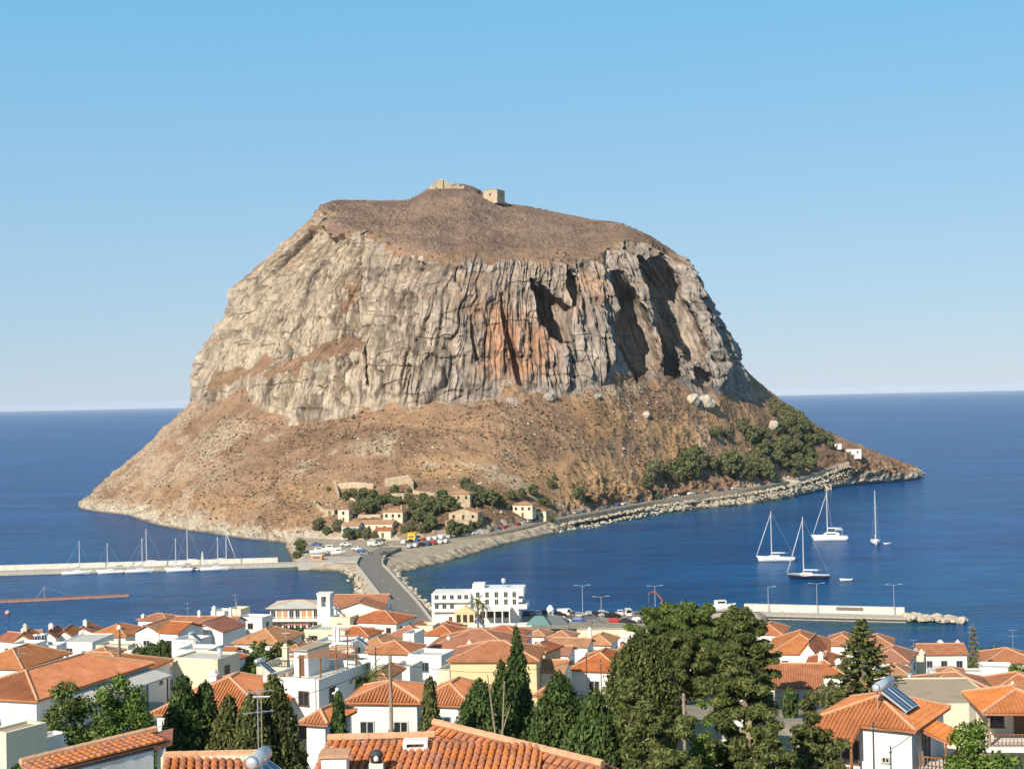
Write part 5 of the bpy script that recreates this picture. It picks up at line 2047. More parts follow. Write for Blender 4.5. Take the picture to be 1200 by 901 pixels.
def house(key, name, label, pxL, pxR, pyE, pyR, D, roof='hip', wall='white', yaw=None, depth=None, slope=0.36, tiles=None, rolls=0, chim=(), win=True, par=0.5, ov=0.4,
          group=None, rmat='grey_roof', frame=None, floors=None, wn=None, cat='house', nodoor=False, shut=None, minh=None):
    yaw = YAW + math.radians(hrnd.uniform(-3, 3)) if yaw is None else math.radians(yaw)
    c, s = math.cos(yaw), math.sin(yaw)
    E = P((pxL + pxR) / 2, pyE, D)
    w = (pxR - pxL) / F_PX * D / c
    for _ in range(6):                      # widen or narrow until the eave spans what it should
        a = E + Vector((c, s, 0)) * (w / 2)
        b = E - Vector((c, s, 0)) * (w / 2)
        pa_, _y = project(a.x, a.y, a.z)
        pb_, _y = project(b.x, b.y, b.z)
        w *= (pxR - pxL) / (pa_ - pb_)
    zE = E.z
    if roof != 'flat':
        w = max(1.5, w - 2 * ov)
        if roof == 'gy':
            rise = max(0.7, (pyE - pyR) / F_PX * D)
            d = depth or 8.5
        else:
            dpx = max(2.0, pyE - pyR)
            run = dpx * D / (F_PX * (slope + (60 - zE) / D))
            run = min(run, 7.5)
            d = depth or max(4.0, 2 * run)
            rise = slope * d / 2 if not depth else max(0.8, slope * min(d, w) / 2)
            if roof == 'hip':
                rise = min(rise, slope * min(w, d) / 2 + 0.5)
    else:
        d = depth or max(5.0, min(9.0, w * 0.8))
        rise = 0
    off = (d / 2 + (ov if roof != 'flat' else 0))
    ctr = Vector((E.x - s * off, E.y + c * off, 0))
    zs = [gz(ctr.x + c * i * w / 2 - s * j * d / 2, ctr.y + s * i * w / 2 + c * j * d / 2) for i in (-1, 1) for j in (-1, 1)]
    z0 = min(zs) - 0.3
    h = zE - z0
    if minh and h < minh:
        z0, h = zE - minh, minh
    zg = max(0.0, min(zs[0], zs[2]) - z0)
    t = thing(name, label, cat, (ctr.x, ctr.y, z0), yaw, group)
    x, y = w / 2, d / 2
    v = [(-x, -y, 0), (x, -y, 0), (x, y, 0), (-x, y, 0), (-x, -y, h), (x, -y, h), (x, y, h), (-x, y, h)]
    f = [(0, 1, 5, 4), (1, 2, 6, 5), (2, 3, 7, 6), (3, 0, 4, 7)]
    if roof == 'gx':
        r2 = rise * y / (y + ov)
        v += [(-x, 0, h + r2), (x, 0, h + r2)]
        f += [(5, 6, 9), (7, 4, 8)]
    elif roof == 'gy':
        r2 = rise * x / (x + ov)
        v += [(0, -y, h + r2), (0, y, h + r2)]
        f += [(4, 5, 8), (6, 7, 9)]
    elif roof == 'shed':
        r2 = rise
        v += [(-x, y, h + r2), (x, y, h + r2)]
        f += [(5, 6, 9), (7, 4, 8), (6, 7, 8, 9)]
    me = bpy.data.meshes.new('wall')
    me.from_pydata(v, [], f)
    me.update()
    link('wall', me, wall, t)
    ph = par
    if roof == 'flat':
        o = MB().box((-x + 0.2, -y + 0.2, h - ph - 0.15), (x - 0.2, y - 0.2, h - ph)).build('roof', rmat, t)
        pr = MB()
        th = 0.2
        pr.v = [(-x, -y, h), (x, -y, h), (x, y, h), (-x, y, h), (-x + th, -y + th, h), (x - th, -y + th, h), (x - th, y - th, h), (-x + th, y - th, h),
                (-x + th, -y + th, h - ph), (x - th, -y + th, h - ph), (x - th, y - th, h - ph), (-x + th, y - th, h - ph)]
        pr.f = [(0, 1, 5, 4), (1, 2, 6, 5), (2, 3, 7, 6), (3, 0, 4, 7), (4, 5, 9, 8), (5, 6, 10, 9), (6, 7, 11, 10), (7, 4, 8, 11)]
        pr.m = [0] * 8
        pr.build('parapet', wall, t)
    else:
        tl = tiles or hrnd.choice(['tiles', 'tiles', 'tiles_red', 'tiles_old'])
        rf = add_roof(t, roof, w, d, h, rise, ov, tl, rolls)
    # openings
    if win:
        hv = h - zg
        fl = floors or max(1, min(3, int(hv / 2.75)))
        fh = hv / fl if fl > 1 else min(hv, 3.2)
        fr = frame or hrnd.choice(['window_frame', 'brown_frame', 'blue_frame'])
        for k in range(fl):
            zc = h - fh * (k + 0.5) + 0.05 - (0.25 if roof != 'flat' else 0.35)
            if zc - 0.6 < zg:
                zc = zg + 1.3
            if zc + 0.7 > h:
                continue
            n = wn if wn is not None else max(1, int(w / 3.4))
            for i in range(n):
                px_ = -x + w * (i + 0.5) / n + hrnd.uniform(-0.2, 0.2)
                if k == fl - 1 and i == n // 2 and not nodoor and zg < h - 2.3:
                    door(t, px_, -y, zg + 0.02, mat=hrnd.choice(['brown_frame', 'blue_frame']))
                else:
                    ww = hrnd.choice([0.9, 1.0, 1.2])
                    window(t, px_, -y, zc, ww, 1.15, 'f', fr, shutters=shut)
            n = max(1, int(d / 3.8))
            if D < 260 and k == fl - 1:
                r_ = hrnd.random()
                if r_ < 0.4:
                    MB().tube((x - 0.3, -y - 0.06, zg), (x - 0.3, -y - 0.06, h), 0.05, None, 6).build('downpipe', 'window_frame', t)
                if 0.25 < r_ < 0.6:
                    MB().box((-x * 0.62 - 0.4, -y - 0.34, zc - 1.15), (-x * 0.62 + 0.4, -y - 0.02, zc - 0.65)).build('air_conditioner', 'white_unit', t)
                if r_ > 0.66 and w > 4:
                    MB().add([(-x * 0.7, -y - 0.01, zc + 0.95), (x * 0.1, -y - 0.01, zc + 0.95), (x * 0.1, -y - 1.2, zc + 0.5), (-x * 0.7, -y - 1.2, zc + 0.5), (x * 0.1, -y - 1.2, zc + 0.32), (-x * 0.7, -y - 1.2, zc + 0.32)],
                             [(3, 2, 1, 0), (5, 4, 2, 3)]).build('awning', hrnd.choice(['canvas_green', 'canvas_sand', 'canvas_blue']), t)
            for i in range(n):
                window(t, x, -y + d * (i + 0.5) / n, zc, 0.9, 1.15, 'r', fr)
    for cx, cy, ch, cs in chim:
        zb = h + (0.1 if roof == 'flat' else rise * max(0.05, 1 - abs(cy) * 1.0) * 0.7)
        chimney(t, cx * x, cy * y, zb - 0.8, zb + ch, cs, wall if wall in ('white', 'cream') else 'white')
    t['_h'] = h
    HOUSES[key] = (t, w, d, h, rise, zg)
    return t


H = house
# --- the far left, along the harbour
H('a1', 'white_house', 'white cottage with an orange gable roof at the far left edge of the waterfront', -8, 20, 752, 742, 318, 'gx', yaw=-30, chim=[(0.3, 0, 1.2, 0.5)])
H('a3', 'white_house', 'white house with a small pitched roof between two gabled cottages by the harbour', 31, 51, 747.5, 739, 338, 'gx', yaw=20)
H('a5', 'white_house', 'white house with a little red hip roof behind the gabled cottages, nearest the harbour water', 53, 71, 745.5, 737, 345)
H('a2', 'cream_house', 'cream gabled cottage with a thick white chimney, leftmost of the waterfront gables', 13, 38, 751, 743.5, 312, 'gy', 'cream', yaw=8, chim=[(0.0, -0.2, 2.0, 0.7)], wn=1)
H('a4', 'white_house', 'white gabled cottage with a broad chimney, second of the waterfront gables from the left', 46, 67, 748.5, 740, 316, 'gy', yaw=6, chim=[(-0.1, -0.2, 1.6, 0.9)], wn=1)
H('a6', 'white_house', 'small white gabled cottage with one dark attic window beside a larger white gable', 64, 85, 746, 739, 320, 'gy', yaw=6, wn=1)
H('a7', 'white_house', 'large white gable with a tall white chimney rising from its peak near the harbour', 78, 113, 744, 735.5, 334, 'gy', yaw=4, chim=[(0.1, -0.5, 2.2, 0.8)])
H('a8', 'white_house', 'white house with a broad orange hip roof right of the tall chimney gable', 101, 148, 746.5, 731.5, 322, 'hip', yaw=-12, tiles='tiles', chim=[(0.35, -0.5, 1.1, 0.8)])
H('a11', 'white_house', 'plain white flat-roofed block in front of the cream gabled cottage', 12, 40, 754.5, 0, 284, 'flat', yaw=-10)
H('a9', 'white_cafe', 'white cafe with a dark green glazed front and tilted solar panels on its roof', 38, 66, 756.5, 0, 288, 'flat', yaw=-6, win=False, cat='cafe')
H('a7b', 'white_house', 'low white house with a flat grey roof in front of the tall chimney gable', 71, 108, 752, 0, 302, 'flat', yaw=-8, depth=11, par=0.15)
H('a10', 'cream_house', 'cream flat-roofed house with outside steps below the broad orange hip roof', 112, 150, 756, 0, 283, 'flat', 'cream', yaw=-10, shut='brown_frame')
H('b1', 'white_house', 'white house with a large orange hip roof cut by the left edge of the view', -40, 27, 784, 757, 205, 'hip', yaw=-14, tiles='tiles')
H('b2', 'white_house', 'long red tiled roof behind the big hip roof on the left', 28, 156, 794, 766, 172, 'hip', yaw=-10, slope=0.33, tiles='tiles', chim=[(-0.5, -0.5, 0.9, 0.5), (0.05, -0.45, 0.6, 0.4)])
H('b3', 'white_house', 'big white house with an orange hip roof and a long dark veranda side', -64, 43, 820, 789, 125, 'hip', yaw=-19, depth=17.0, slope=0.34, tiles='tiles', wn=1, rolls=1, floors=1)
# --- left centre
H('c1', 'white_house', 'white house with a small orange hip roof standing highest at the left waterfront', 159, 196, 727.5, 719.5, 345, 'hip', chim=[(-0.8, -0.7, 0.8, 0.7)])
H('c3', 'white_house', 'long orange ridge roof with three white chimneys behind the plain white gable', 196, 274, 735, 723, 322, 'gx', yaw=-8, chim=[(-0.28, 0, 1.6, 0.6), (0.18, 0.1, 2.6, 0.8), (0.72, 0, 2.2, 0.6)])
H('c2a', 'white_house', 'white house with a shallow gable front and tall trees standing before it', 155, 187, 742, 733.5, 268, 'gy', yaw=-14)
H('c2', 'white_house', 'white house with an orange roof and a shaded gable end beside the plain white gable', 183, 209, 742, 729.5, 264, 'gx', yaw=-24)
H('c4', 'white_house', 'broad plain white gable wall without windows facing the hill', 211, 262, 741, 730.5, 272, 'gy', yaw=-16, win=False)
H('c5', 'white_house', 'small white rooftop block above the long ridge roof with three chimneys', 247, 263, 716, 0, 348, 'flat')
H('c10', 'white_house', 'white flat-roofed extension with an open veranda below the shaded gable end', 201, 229, 749.5, 0, 240, 'flat')
H('c7', 'white_house', 'tiny white house with a narrow strip of tiles beside the cream flat block', 255, 271, 768, 763.5, 215, 'gx', win=False)
H('c6', 'cream_house', 'plain cream flat-roofed block with a deeply shaded right wall', 202, 255, 771, 0, 182, 'flat', 'cream', yaw=-20, win=False, par=0.25)
H('c8', 'white_house', 'small white house with a short orange roof left of the cream flat block', 164, 194, 789, 779, 190, 'gx', chim=[(-0.6, 0.2, 0.8, 0.5)])
H('d1', 'white_house', 'long house with a wide plain orange roof behind the dark cypress row', 176, 314, 839, 793, 120, 'hip', yaw=-9, slope=0.36, tiles='tiles', rolls=1, chim=[(-0.62, 0.5, 1.0, 0.7)])
# --- centre left
H('e9', 'cream_house', 'small cream tower-like house with an arched dark opening beside the water', 266, 282, 713.5, 0, 350, 'flat', 'cream')
H('e9b', 'white_house', 'white flat-roofed house with two dark windows left of the grey-roofed hotel', 278, 307, 723, 0, 336, 'flat')
H('e4', 'white_house', 'white house under a pyramid of orange tiles behind garden greenery', 271, 327, 755, 736, 246, 'hip', tiles='tiles_old')
H('e5', 'cream_house', 'cream block stacked below the white bell tower', 386, 410, 723, 0, 326, 'flat', 'cream')
H('e5b', 'cream_house', 'wide cream flat-roofed house in front of the grey-roofed hotel', 356, 404, 738, 0, 302, 'flat', 'cream')
H('e6', 'white_house', 'small low house with a dark red hip roof below the cream flat-roofed house', 347, 373, 759.5, 751, 270, 'hip', tiles='tiles_red')
H('e7', 'white_house', 'white house with a long orange roof and solar heaters in front of it', 317, 385, 779, 762, 205, 'hip', tiles='tiles')
H('e8', 'white_house', 'bright white stepped block with two slim pillars on its terrace', 368, 413, 752, 0, 236, 'flat', chim=[(-0.1, -0.5, 1.7, 0.5), (0.1, -0.5, 1.7, 0.5)])
H('e8b', 'cream_house', 'little cream house with two narrow windows below the bright white stepped block', 383, 403, 768, 0, 214, 'flat', 'cream', wn=2, nodoor=True)
H('f0', 'cream_house', 'cream flat-roofed house behind the white house with a tall blank wall', 300, 372, 782, 0, 160, 'flat', 'cream', par=0.7, chim=[(-0.1, -0.8, 2.0, 0.6)])
H('f1', 'white_house', 'white flat-roofed house with a tall narrow white wall end and a shaded blue side', 308, 373, 794, 0, 126, 'flat', yaw=-24, depth=9, par=0.6, wn=2)
H('f2', 'white_house', 'white house with dark louvred stairs right of the flat-roofed house', 370, 398, 802, 0, 142, 'flat', yaw=-30)
H('f3', 'white_house', 'small white outbuilding with a tile roof and thin chimney left of the pointed cypress', 351, 383, 850.5, 838.5, 104, 'hip', chim=[(0.6, 0.3, 1.4, 0.35)], win=False, rolls=1)
# --- centre, towards the causeway
H('g1', 'white_house', 'long orange roof beside the white bell tower at the causeway end', 387, 453, 710, 697, 368, 'gx', yaw=-4, tiles='tiles')
H('g1b', 'white_house', 'broad white gable with a curved top in front of the causeway', 393, 448, 715, 706, 352, 'gy', yaw=-4, wn=2)
H('g2', 'white_house', 'house with a low red roof and a dark dormer right below the curved white gable', 404, 465, 730, 716.5, 326, 'hip', tiles='tiles_red')
H('g3', 'white_house', 'white house with a red hip roof among crowded roofs below the causeway', 384, 432, 746, 735, 300, 'hip', tiles='tiles_red')
H('g3b', 'white_house', 'house with a faded orange hip roof left of the long white wall', 414, 454, 761, 744, 255, 'hip', tiles='tiles_old')
H('g4', 'white_house', 'house with a steep orange hip roof at the foot of the causeway', 453, 491, 746, 726.5, 296, 'hip', tiles='tiles', chim=[(-0.3, -0.6, 0.8, 0.5)])
H('g5', 'cream_house', 'cream cube house between the orange hip roof and the white waterfront hotel', 485, 507, 733, 0, 300, 'flat', 'cream', win=False)
H('g6', 'white_house', 'narrow white house standing upright like a column amid orange roofs', 472, 485, 742, 0, 240, 'flat', win=False)
H('g7b', 'white_house', 'long white blank wall under the orange pyramid roof, left part', 403, 434, 773, 0, 216, 'flat', win=False)
H('g7', 'white_house', 'white house with an orange pyramid roof above a long blank white wall', 427, 481, 766.5, 752, 210, 'hip', tiles='tiles', wn=1)
H('g8', 'white_house', 'tall white cube house with a shaded right side and one small window', 478, 517, 767, 0, 198, 'flat', yaw=-20, wn=1, floors=2)
H('g9', 'white_house', 'house with a little peaked orange roof tucked behind the palm', 427, 454, 797, 780, 168, 'hip', tiles='tiles')
H('h2', 'white_house', 'orange roof partly hidden behind two dark cypresses in the lower middle', 482, 552, 828, 800, 126, 'hip', rolls=1)
H('h1', 'white_house', 'white house with an orange hip roof and a pale pole before it', 404, 493, 825, 801.5, 112, 'hip', yaw=-8, tiles='tiles', rolls=1, wn=2, nodoor=True)
# --- middle
H('i6', 'white_house', 'white house with a low orange roof just left of the hotel palms', 494, 532, 745, 733, 292, 'hip')
H('i7', 'white_house', 'house with an orange roof directly below the white hotel terrace', 556, 610, 746, 733.5, 286, 'hip')
H('i3', 'white_house', 'wide house with a spreading orange hip roof behind the yellow house', 493, 606, 764, 737.5, 246, 'hip', yaw=-10, tiles='tiles', chim=[(-0.55, -0.5, 0.7, 0.6), (-0.05, -0.7, 0.6, 0.6)])
H('i5', 'yellow_house', 'narrow yellow house wing with a shaded right wall beside the tall cypress', 612, 640, 765, 753, 184, 'hip', 'yellow', yaw=-26)
H('i4', 'yellow_house', 'pale yellow house with a broad orange roof and a round attic vent', 523, 632, 776, 752.5, 168, 'hip', 'yellow', yaw=-6, tiles='tiles', wn=0, win=False, floors=2)
H('j2', 'white_house', 'small tiled house in front of the teal canopy by the quay', 616, 639, 746, 738, 300, 'hip')
H('j3', 'white_house', 'low orange roof in front of the dark grey canopy by the quay', 640, 669, 748, 739.5, 292, 'hip')
H('j3b', 'white_house', 'low white house with a flat-pitched tile roof behind the red-roofed house', 642, 690, 758, 748.5, 262, 'gx', win=True)
H('j4', 'white_house', 'house with a faded tile roof and a stout white chimney left of the pines', 683, 717, 756, 743, 270, 'hip', chim=[(-0.9, -0.2, 1.6, 0.7)])
H('j5b', 'white_house', 'low wing with a short tiled porch roof beside the tall cypress', 629, 662, 789, 775, 172, 'gx', yaw=-14)
H('j5', 'white_house', 'white house with a rust red hip roof and blank sunlit wall left of the pines', 664, 729, 787, 762.5, 178, 'hip', tiles='tiles_red', yaw=-16, wn=1, nodoor=True)
H('j7', 'white_house', 'little orange roof peeping between the tall cypress and its neighbour', 624, 653, 818, 803, 136, 'hip', rolls=1)
H('j8', 'white_house', 'low white house with a flat grey roof at the left foot of the pines', 708, 760, 812, 0, 146, 'flat')
# --- behind the pines
H('p1', 'white_house', 'faded orange roof glimpsed through the gap in the pines', 776, 842, 786, 768, 196, 'hip', tiles='tiles_old')
H('p2', 'cream_house', 'cream house glimpsed below the tiled roof between the pine trunks', 764, 812, 792, 0, 176, 'flat', 'cream')
H('p3', 'white_house', 'white house showing in patches through the right-hand pines', 846, 892, 834, 0, 122, 'flat', par=0.4)
# --- right
H('k1', 'white_house', 'white house with an orange hip roof nearest the breakwater, just right of the pines', 879, 918, 744, 729, 330, 'hip')
H('k3', 'white_house', 'orange roof right of the large hip roof, joined by white gutters', 964, 1006, 757, 741.5, 292, 'hip', tiles='tiles')
H('k2', 'white_house', 'large orange hip roof with a white gabled dormer facing the hill', 901, 974, 767, 734, 258, 'hip', yaw=-12, slope=0.42, tiles='tiles')
H('k2b', 'white_house', 'small white gable like a dormer set before the large orange hip roof', 934, 960, 769, 753, 244, 'gy', yaw=-20, win=False)
H('k6', 'white_house', 'white house with an orange hip roof right behind the star-shaped conifer', 1008, 1049, 758, 744, 302, 'hip', tiles='tiles')
H('k6b', 'white_house', 'white house with a dark shaded porch right of the star-shaped conifer', 1016, 1066, 776, 758, 256, 'hip', yaw=-24, tiles='tiles')
H('k5', 'white_house', 'orange roof with a tall thin white chimney on the right side', 937, 990, 791, 763, 206, 'hip', tiles='tiles_red', chim=[(-0.15, -0.55, 1.9, 0.7), (0.75, -0.6, 1.1, 0.8)])
H('k4', 'white_house', 'white house with a plain rust orange roof just right of the pines', 894, 966, 807, 779, 164, 'gx', yaw=-10, tiles='tiles', rolls=1, chim=[(-0.95, -0.5, 0.6, 0.6)])
H('k7', 'white_house', 'low white house behind the foot of the star-shaped conifer', 984, 1032, 812, 798, 168, 'hip')
H('l0', 'cream_house', 'cream low house with a square pillar chimney left of the white two-windowed house', 1062, 1083, 768, 0, 268, 'flat', 'cream', chim=[(0.7, -0.8, 0.6, 0.7)])
H('l1', 'white_house', 'long white house with small windows and an orange roof against the sea', 1078, 1136, 767.5, 755, 280, 'gx', yaw=-4, tiles='tiles', wn=3, nodoor=True, chim=[(0.05, 0.1, 0.9, 0.9), (0.85, 0.2, 0.9, 0.6)])
H('l2', 'cream_house', 'cream house with a broad orange roof at the right edge beside the green hedge', 1153, 1222, 777.5, 760, 240, 'hip', 'cream', yaw=-6, tiles='tiles')
H('l2b', 'white_house', 'white flat-roofed block with paired narrow windows near the right edge', 1148, 1186, 782, 0, 226, 'flat', yaw=-16, wn=2, nodoor=True)
H('l3', 'cream_house', 'cream house with a large orange hip roof right of the solar panels', 1072, 1170, 812, 789, 166, 'hip', 'cream', yaw=-12, tiles='tiles', wn=1, nodoor=True)
H('l5', 'cream_house', 'cream house with an orange roof and a white flue at the far right', 1166, 1236, 809.5, 790, 158, 'hip', 'cream', yaw=-8, tiles='tiles', chim=[(-0.45, -0.98, 0.5, 0.5)], win=False)
H('l4', 'cream_house', 'low orange roof squeezed behind the solar panels on the right', 1056, 1128, 822, 809, 148, 'hip', 'cream', tiles='tiles')
H('l6', 'tan_house', 'long flat tan concrete roof behind the balcony house', 1064, 1172, 824, 0, 140, 'flat', 'cream', yaw=-4, depth=13, rmat='tan', par=0.12, floors=1)
# small houses and walls that fill the lanes
H('q1', 'cream_wall', 'long low beige retaining wall between the quay car park and the lane', 676, 806, 737.5, 0, 342, 'flat', 'cream', yaw=-2, depth=2.5, win=False, par=0.05, rmat='tan', cat='wall')
H('q2', 'white_house', 'small white flat-roofed house in the lane behind the pines and the quay', 716, 744, 748, 0, 296, 'flat')
H('q4', 'white_house', 'low house with a tile roof touching the left side of the pine group', 719, 756, 764, 753, 252, 'hip', tiles='tiles_old')
H('q5', 'white_house', 'low orange roof between the star-shaped conifer and the cream pillar chimney', 1033, 1066, 792, 780, 206, 'hip')
H('q6', 'white_wall', 'white yard wall in front of the long white house on the right', 1090, 1152, 787, 0, 218, 'flat', yaw=-8, depth=3, win=False, par=0.1, cat='wall')
H('q8', 'white_house', 'little white flat-roofed house right of the cream house with outside steps', 150, 178, 762, 0, 252, 'flat')
H('q9', 'white_house', 'white flat-roofed shed below the open veranda', 206, 244, 761, 0, 222, 'flat', win=False)
H('q10', 'white_house', 'small white house with a tile roof beside the olive tree in the centre left', 331, 353, 764, 755, 232, 'hip')
H('q11', 'white_house', 'small white roof block squeezed between the long blank wall and the cube house', 458, 480, 781, 0, 186, 'flat', win=False)
H('q12', 'cream_house', 'narrow cream house left of the pale yellow house', 512, 527, 784, 0, 186, 'flat', 'cream', wn=1)
H('q13', 'white_house', 'low tile-roofed house between the small tiled house and the red-roofed house', 636, 668, 768, 758, 232, 'gx', tiles='tiles')
H('q14', 'white_house', 'small white house with an orange roof above the big left-hand roofs', 96, 128, 768, 759, 240, 'hip')
H('q15', 'white_house', 'white house with a low orange roof left of the orange pyramid roof', 246, 273, 776, 768, 196, 'hip', tiles='tiles_red')
H('q16', 'white_house', 'white house with a red roof at the left foot of the waterfront hotel', 503, 530, 737, 729, 322, 'hip', tiles='tiles_red')
H('q17', 'white_house', 'small white flat-roofed house at the foot of the hotel terrace on its right', 596, 622, 742, 0, 318, 'flat')
H('q18', 'white_house', 'tiled house just left of the slender pale conifer', 1098, 1132, 792, 783, 214, 'hip', tiles='tiles_old')
# ------------------------------------------------------------------ houses with features of their own
# veranda along the shaded side of the big left-hand house
t, w, d, h, rise, zg = HOUSES['b3']
x = w / 2
vr = MB().add([(x, -d * 0.36, h - 0.35), (x + 2.6, -d * 0.36, h - 0.95), (x + 2.6, d * 0.5, h - 0.95), (x, d * 0.5, h - 0.35),
               (x, -d * 0.36, h - 0.2), (x + 2.6, -d * 0.36, h - 0.8), (x + 2.6, d * 0.5, h - 0.8), (x, d * 0.5, h - 0.2)],
              [(0, 3, 2, 1), (4, 5, 6, 7), (0, 1, 5, 4), (1, 2, 6, 5), (2, 3, 7, 6), (3, 0, 4, 7)]).build('veranda_roof', 'grey_roof', t)
for i in range(5):
    yy = -d * 0.33 + i * d * 0.2
    MB().tube((x + 2.4, yy, h - 6), (x + 2.4, yy, h - 0.9), 0.07, None, 6).build('veranda_post', 'dark_metal', vr)
MB().box((x + 0.02, -d * 0.34, h - 3.6), (x + 2.6, d * 0.5, h - 3.45)).build('veranda_floor', 'concrete', t)

# cafe: dark green glazed front and collectors
t, w, d, h, rise, zg = HOUSES['a9']
MATS['cafe_green'] = plain('dark_green_canvas', (0.03, 0.075, 0.06), 0.8)
aw = MB().add([(-w / 2 + 0.2, -d / 2 - 1.5, h - 1.15), (w / 2 - 0.2, -d / 2 - 1.5, h - 1.15), (w / 2 - 0.2, -d / 2 - 0.01, h - 0.55), (-w / 2 + 0.2, -d / 2 - 0.01, h - 0.55),
               (-w / 2 + 0.2, -d / 2 - 1.5, h - 1.3), (w / 2 - 0.2, -d / 2 - 1.5, h - 1.3)], [(0, 1, 2, 3), (4, 5, 1, 0)]).build('awning', 'cafe_green', t)
for i in range(4):
    window(t, -w / 2 + w * (i + 0.5) / 4, -d / 2, h - 1.9, w / 4 - 0.35, 1.2, 'f', 'window_frame')


def solar_heater(p, rz, label, group='solar water heaters on the roofs', s=1.0, n=1):
    """tilted collectors (down the +x side) under a round steel tank"""
    t = thing('solar_heater', label, 'solar heater', p, rz, group)
    t.scale = (s, s, s)
    for i in range(n):
        yy = (i - (n - 1) / 2) * 1.15
        fr = MB().add([(-0.55, yy - 0.52, 1.15), (0.95, yy - 0.52, 0.10), (0.95, yy + 0.52, 0.10), (-0.55, yy + 0.52, 1.15),
                       (-0.49, yy - 0.52, 1.24), (1.01, yy - 0.52, 0.19), (1.01, yy + 0.52, 0.19), (-0.49, yy + 0.52, 1.24)],
                      [(0, 3, 2, 1), (4, 5, 6, 7), (0, 1, 5, 4), (1, 2, 6, 5), (2, 3, 7, 6), (3, 0, 4, 7)]).build('collector', 'tank', t)
        for k in (-1, 1):
            a, b = yy + k * 0.25 - 0.2, yy + k * 0.25 + 0.2
            MB().add([(-0.46, a, 1.225), (0.98, a, 0.217), (0.98, b, 0.217), (-0.46, b, 1.225)], [(0, 1, 2, 3)]).build('glass', 'solar_glass', fr)
    L_ = 0.6 * n + 0.15
    b = MB()
    b.tube((-0.72, -L_, 1.42), (-0.72, L_, 1.42), 0.27, None, 14)
    b.tube((-0.72, -L_ - 0.1, 1.42), (-0.72, -L_, 1.42), 0.15, 0.27, 14)
    b.tube((-0.72, L_, 1.42), (-0.72, L_ + 0.1, 1.42), 0.27, 0.15, 14)
    b.build('tank', 'tank', t, True)
    st = MB()
    for yy in (-L_ * 0.8, L_ * 0.8):
        st.tube((-0.72, yy, -0.3), (-0.72, yy, 1.2), 0.03, None, 4).tube((0.9, yy, -0.3), (0.9, yy, 0.2), 0.03, None, 4).tube((-0.72, yy, 0.1), (0.9, yy, 0.05), 0.025, None, 4)
    st.build('stand', 'steel', t)
    return t


def antenna(px, py, D, hgt, label, rz=0.0):
    p = P(px, py, D)
    t = thing('tv_antenna', label, 'antenna', p, rz, 'aerials on the roofs')
    MB().tube((0, 0, -0.4), (0, 0, hgt), 0.035, None, 5).build('mast', 'steel', t)
    for k, z in enumerate((hgt * 0.96, hgt * 0.62)):
        b = MB().tube((-0.9, 0, z), (0.9, 0, z), 0.025, None, 4).build('boom', 'steel', t)
        for i in range(5):
            MB().tube((-0.8 + i * 0.4, -0.35, z + 0.01), (-0.8 + i * 0.4, 0.35, z + 0.01), 0.015, None, 4).build('element', 'steel', b)
    return t


def pole(px, py_top, py_bot, D, r, label, mat='pale_bark', cross=False):
    a, b = P(px, py_top, D), P(px, py_bot, D)
    z0 = min(b.z, gz(a.x, a.y)) - 0.2
    t = thing('utility_pole', label, 'pole', (a.x, a.y, z0), 0, 'poles standing among the houses')
    MB().tube((0, 0, 0), (0, 0, a.z - z0), r, r * 0.75, 8).build('shaft', mat, t)
    MB().tube((-0.5 if cross else -0.12, 0, a.z - z0 - 0.4), (0.5 if cross else 0.12, 0, a.z - z0 - 0.4), 0.05, None, 5).build('cross_arm', 'steel', t)
    return t


# the grey-roofed hotel left of the bell tower
MATS['red_awning'] = plain('faded_red_canvas', (0.46, 0.20, 0.14), 0.9, var=0.2)
t = H('e1', 'white_hotel', 'long white hotel with a pale grey roof and orange curtains on its balcony', 311, 377, 713, 704.5, 345, 'hip', yaw=-4, depth=10, tiles='grey_roof', win=False, ov=0.9, slope=0.22, cat='hotel')
_, w, d, h, rise, zg = HOUSES['e1']
y = -d / 2
for zf in (h - 2.75,):
    MB().box((-w / 2 - 0.8, y - 1.6, zf - 0.2), (w / 2, y - 0.01, zf)).build('balcony_slab', 'white', t)
    railing(t, -w / 2 - 0.7, w / 2 - 0.1, y - 1.5, zf, 0.9, 'white_paint', 24)
for i in range(8):
    xx = -w / 2 + w * (i + 0.5) / 8
    window(t, xx, y, h - 1.5, 0.95, 1.9, 'f', 'window_frame', 'orange_curtain' if i in (1, 2, 5, 6) else 'pane')
    window(t, xx, y, h - 4.4, 0.95, 1.7, 'f', 'window_frame', 'pane')
window(t, w / 2, -1.5, h - 1.5, 0.9, 1.2, 'r')
window(t, w / 2, 2.0, h - 1.5, 0.9, 1.2, 'r')
MB().box((-w / 2 + 1, y - 3.4, h - 3.55), (w * 0.35, y - 1.7, h - 3.42)).build('canvas_awning', 'red_awning', t)

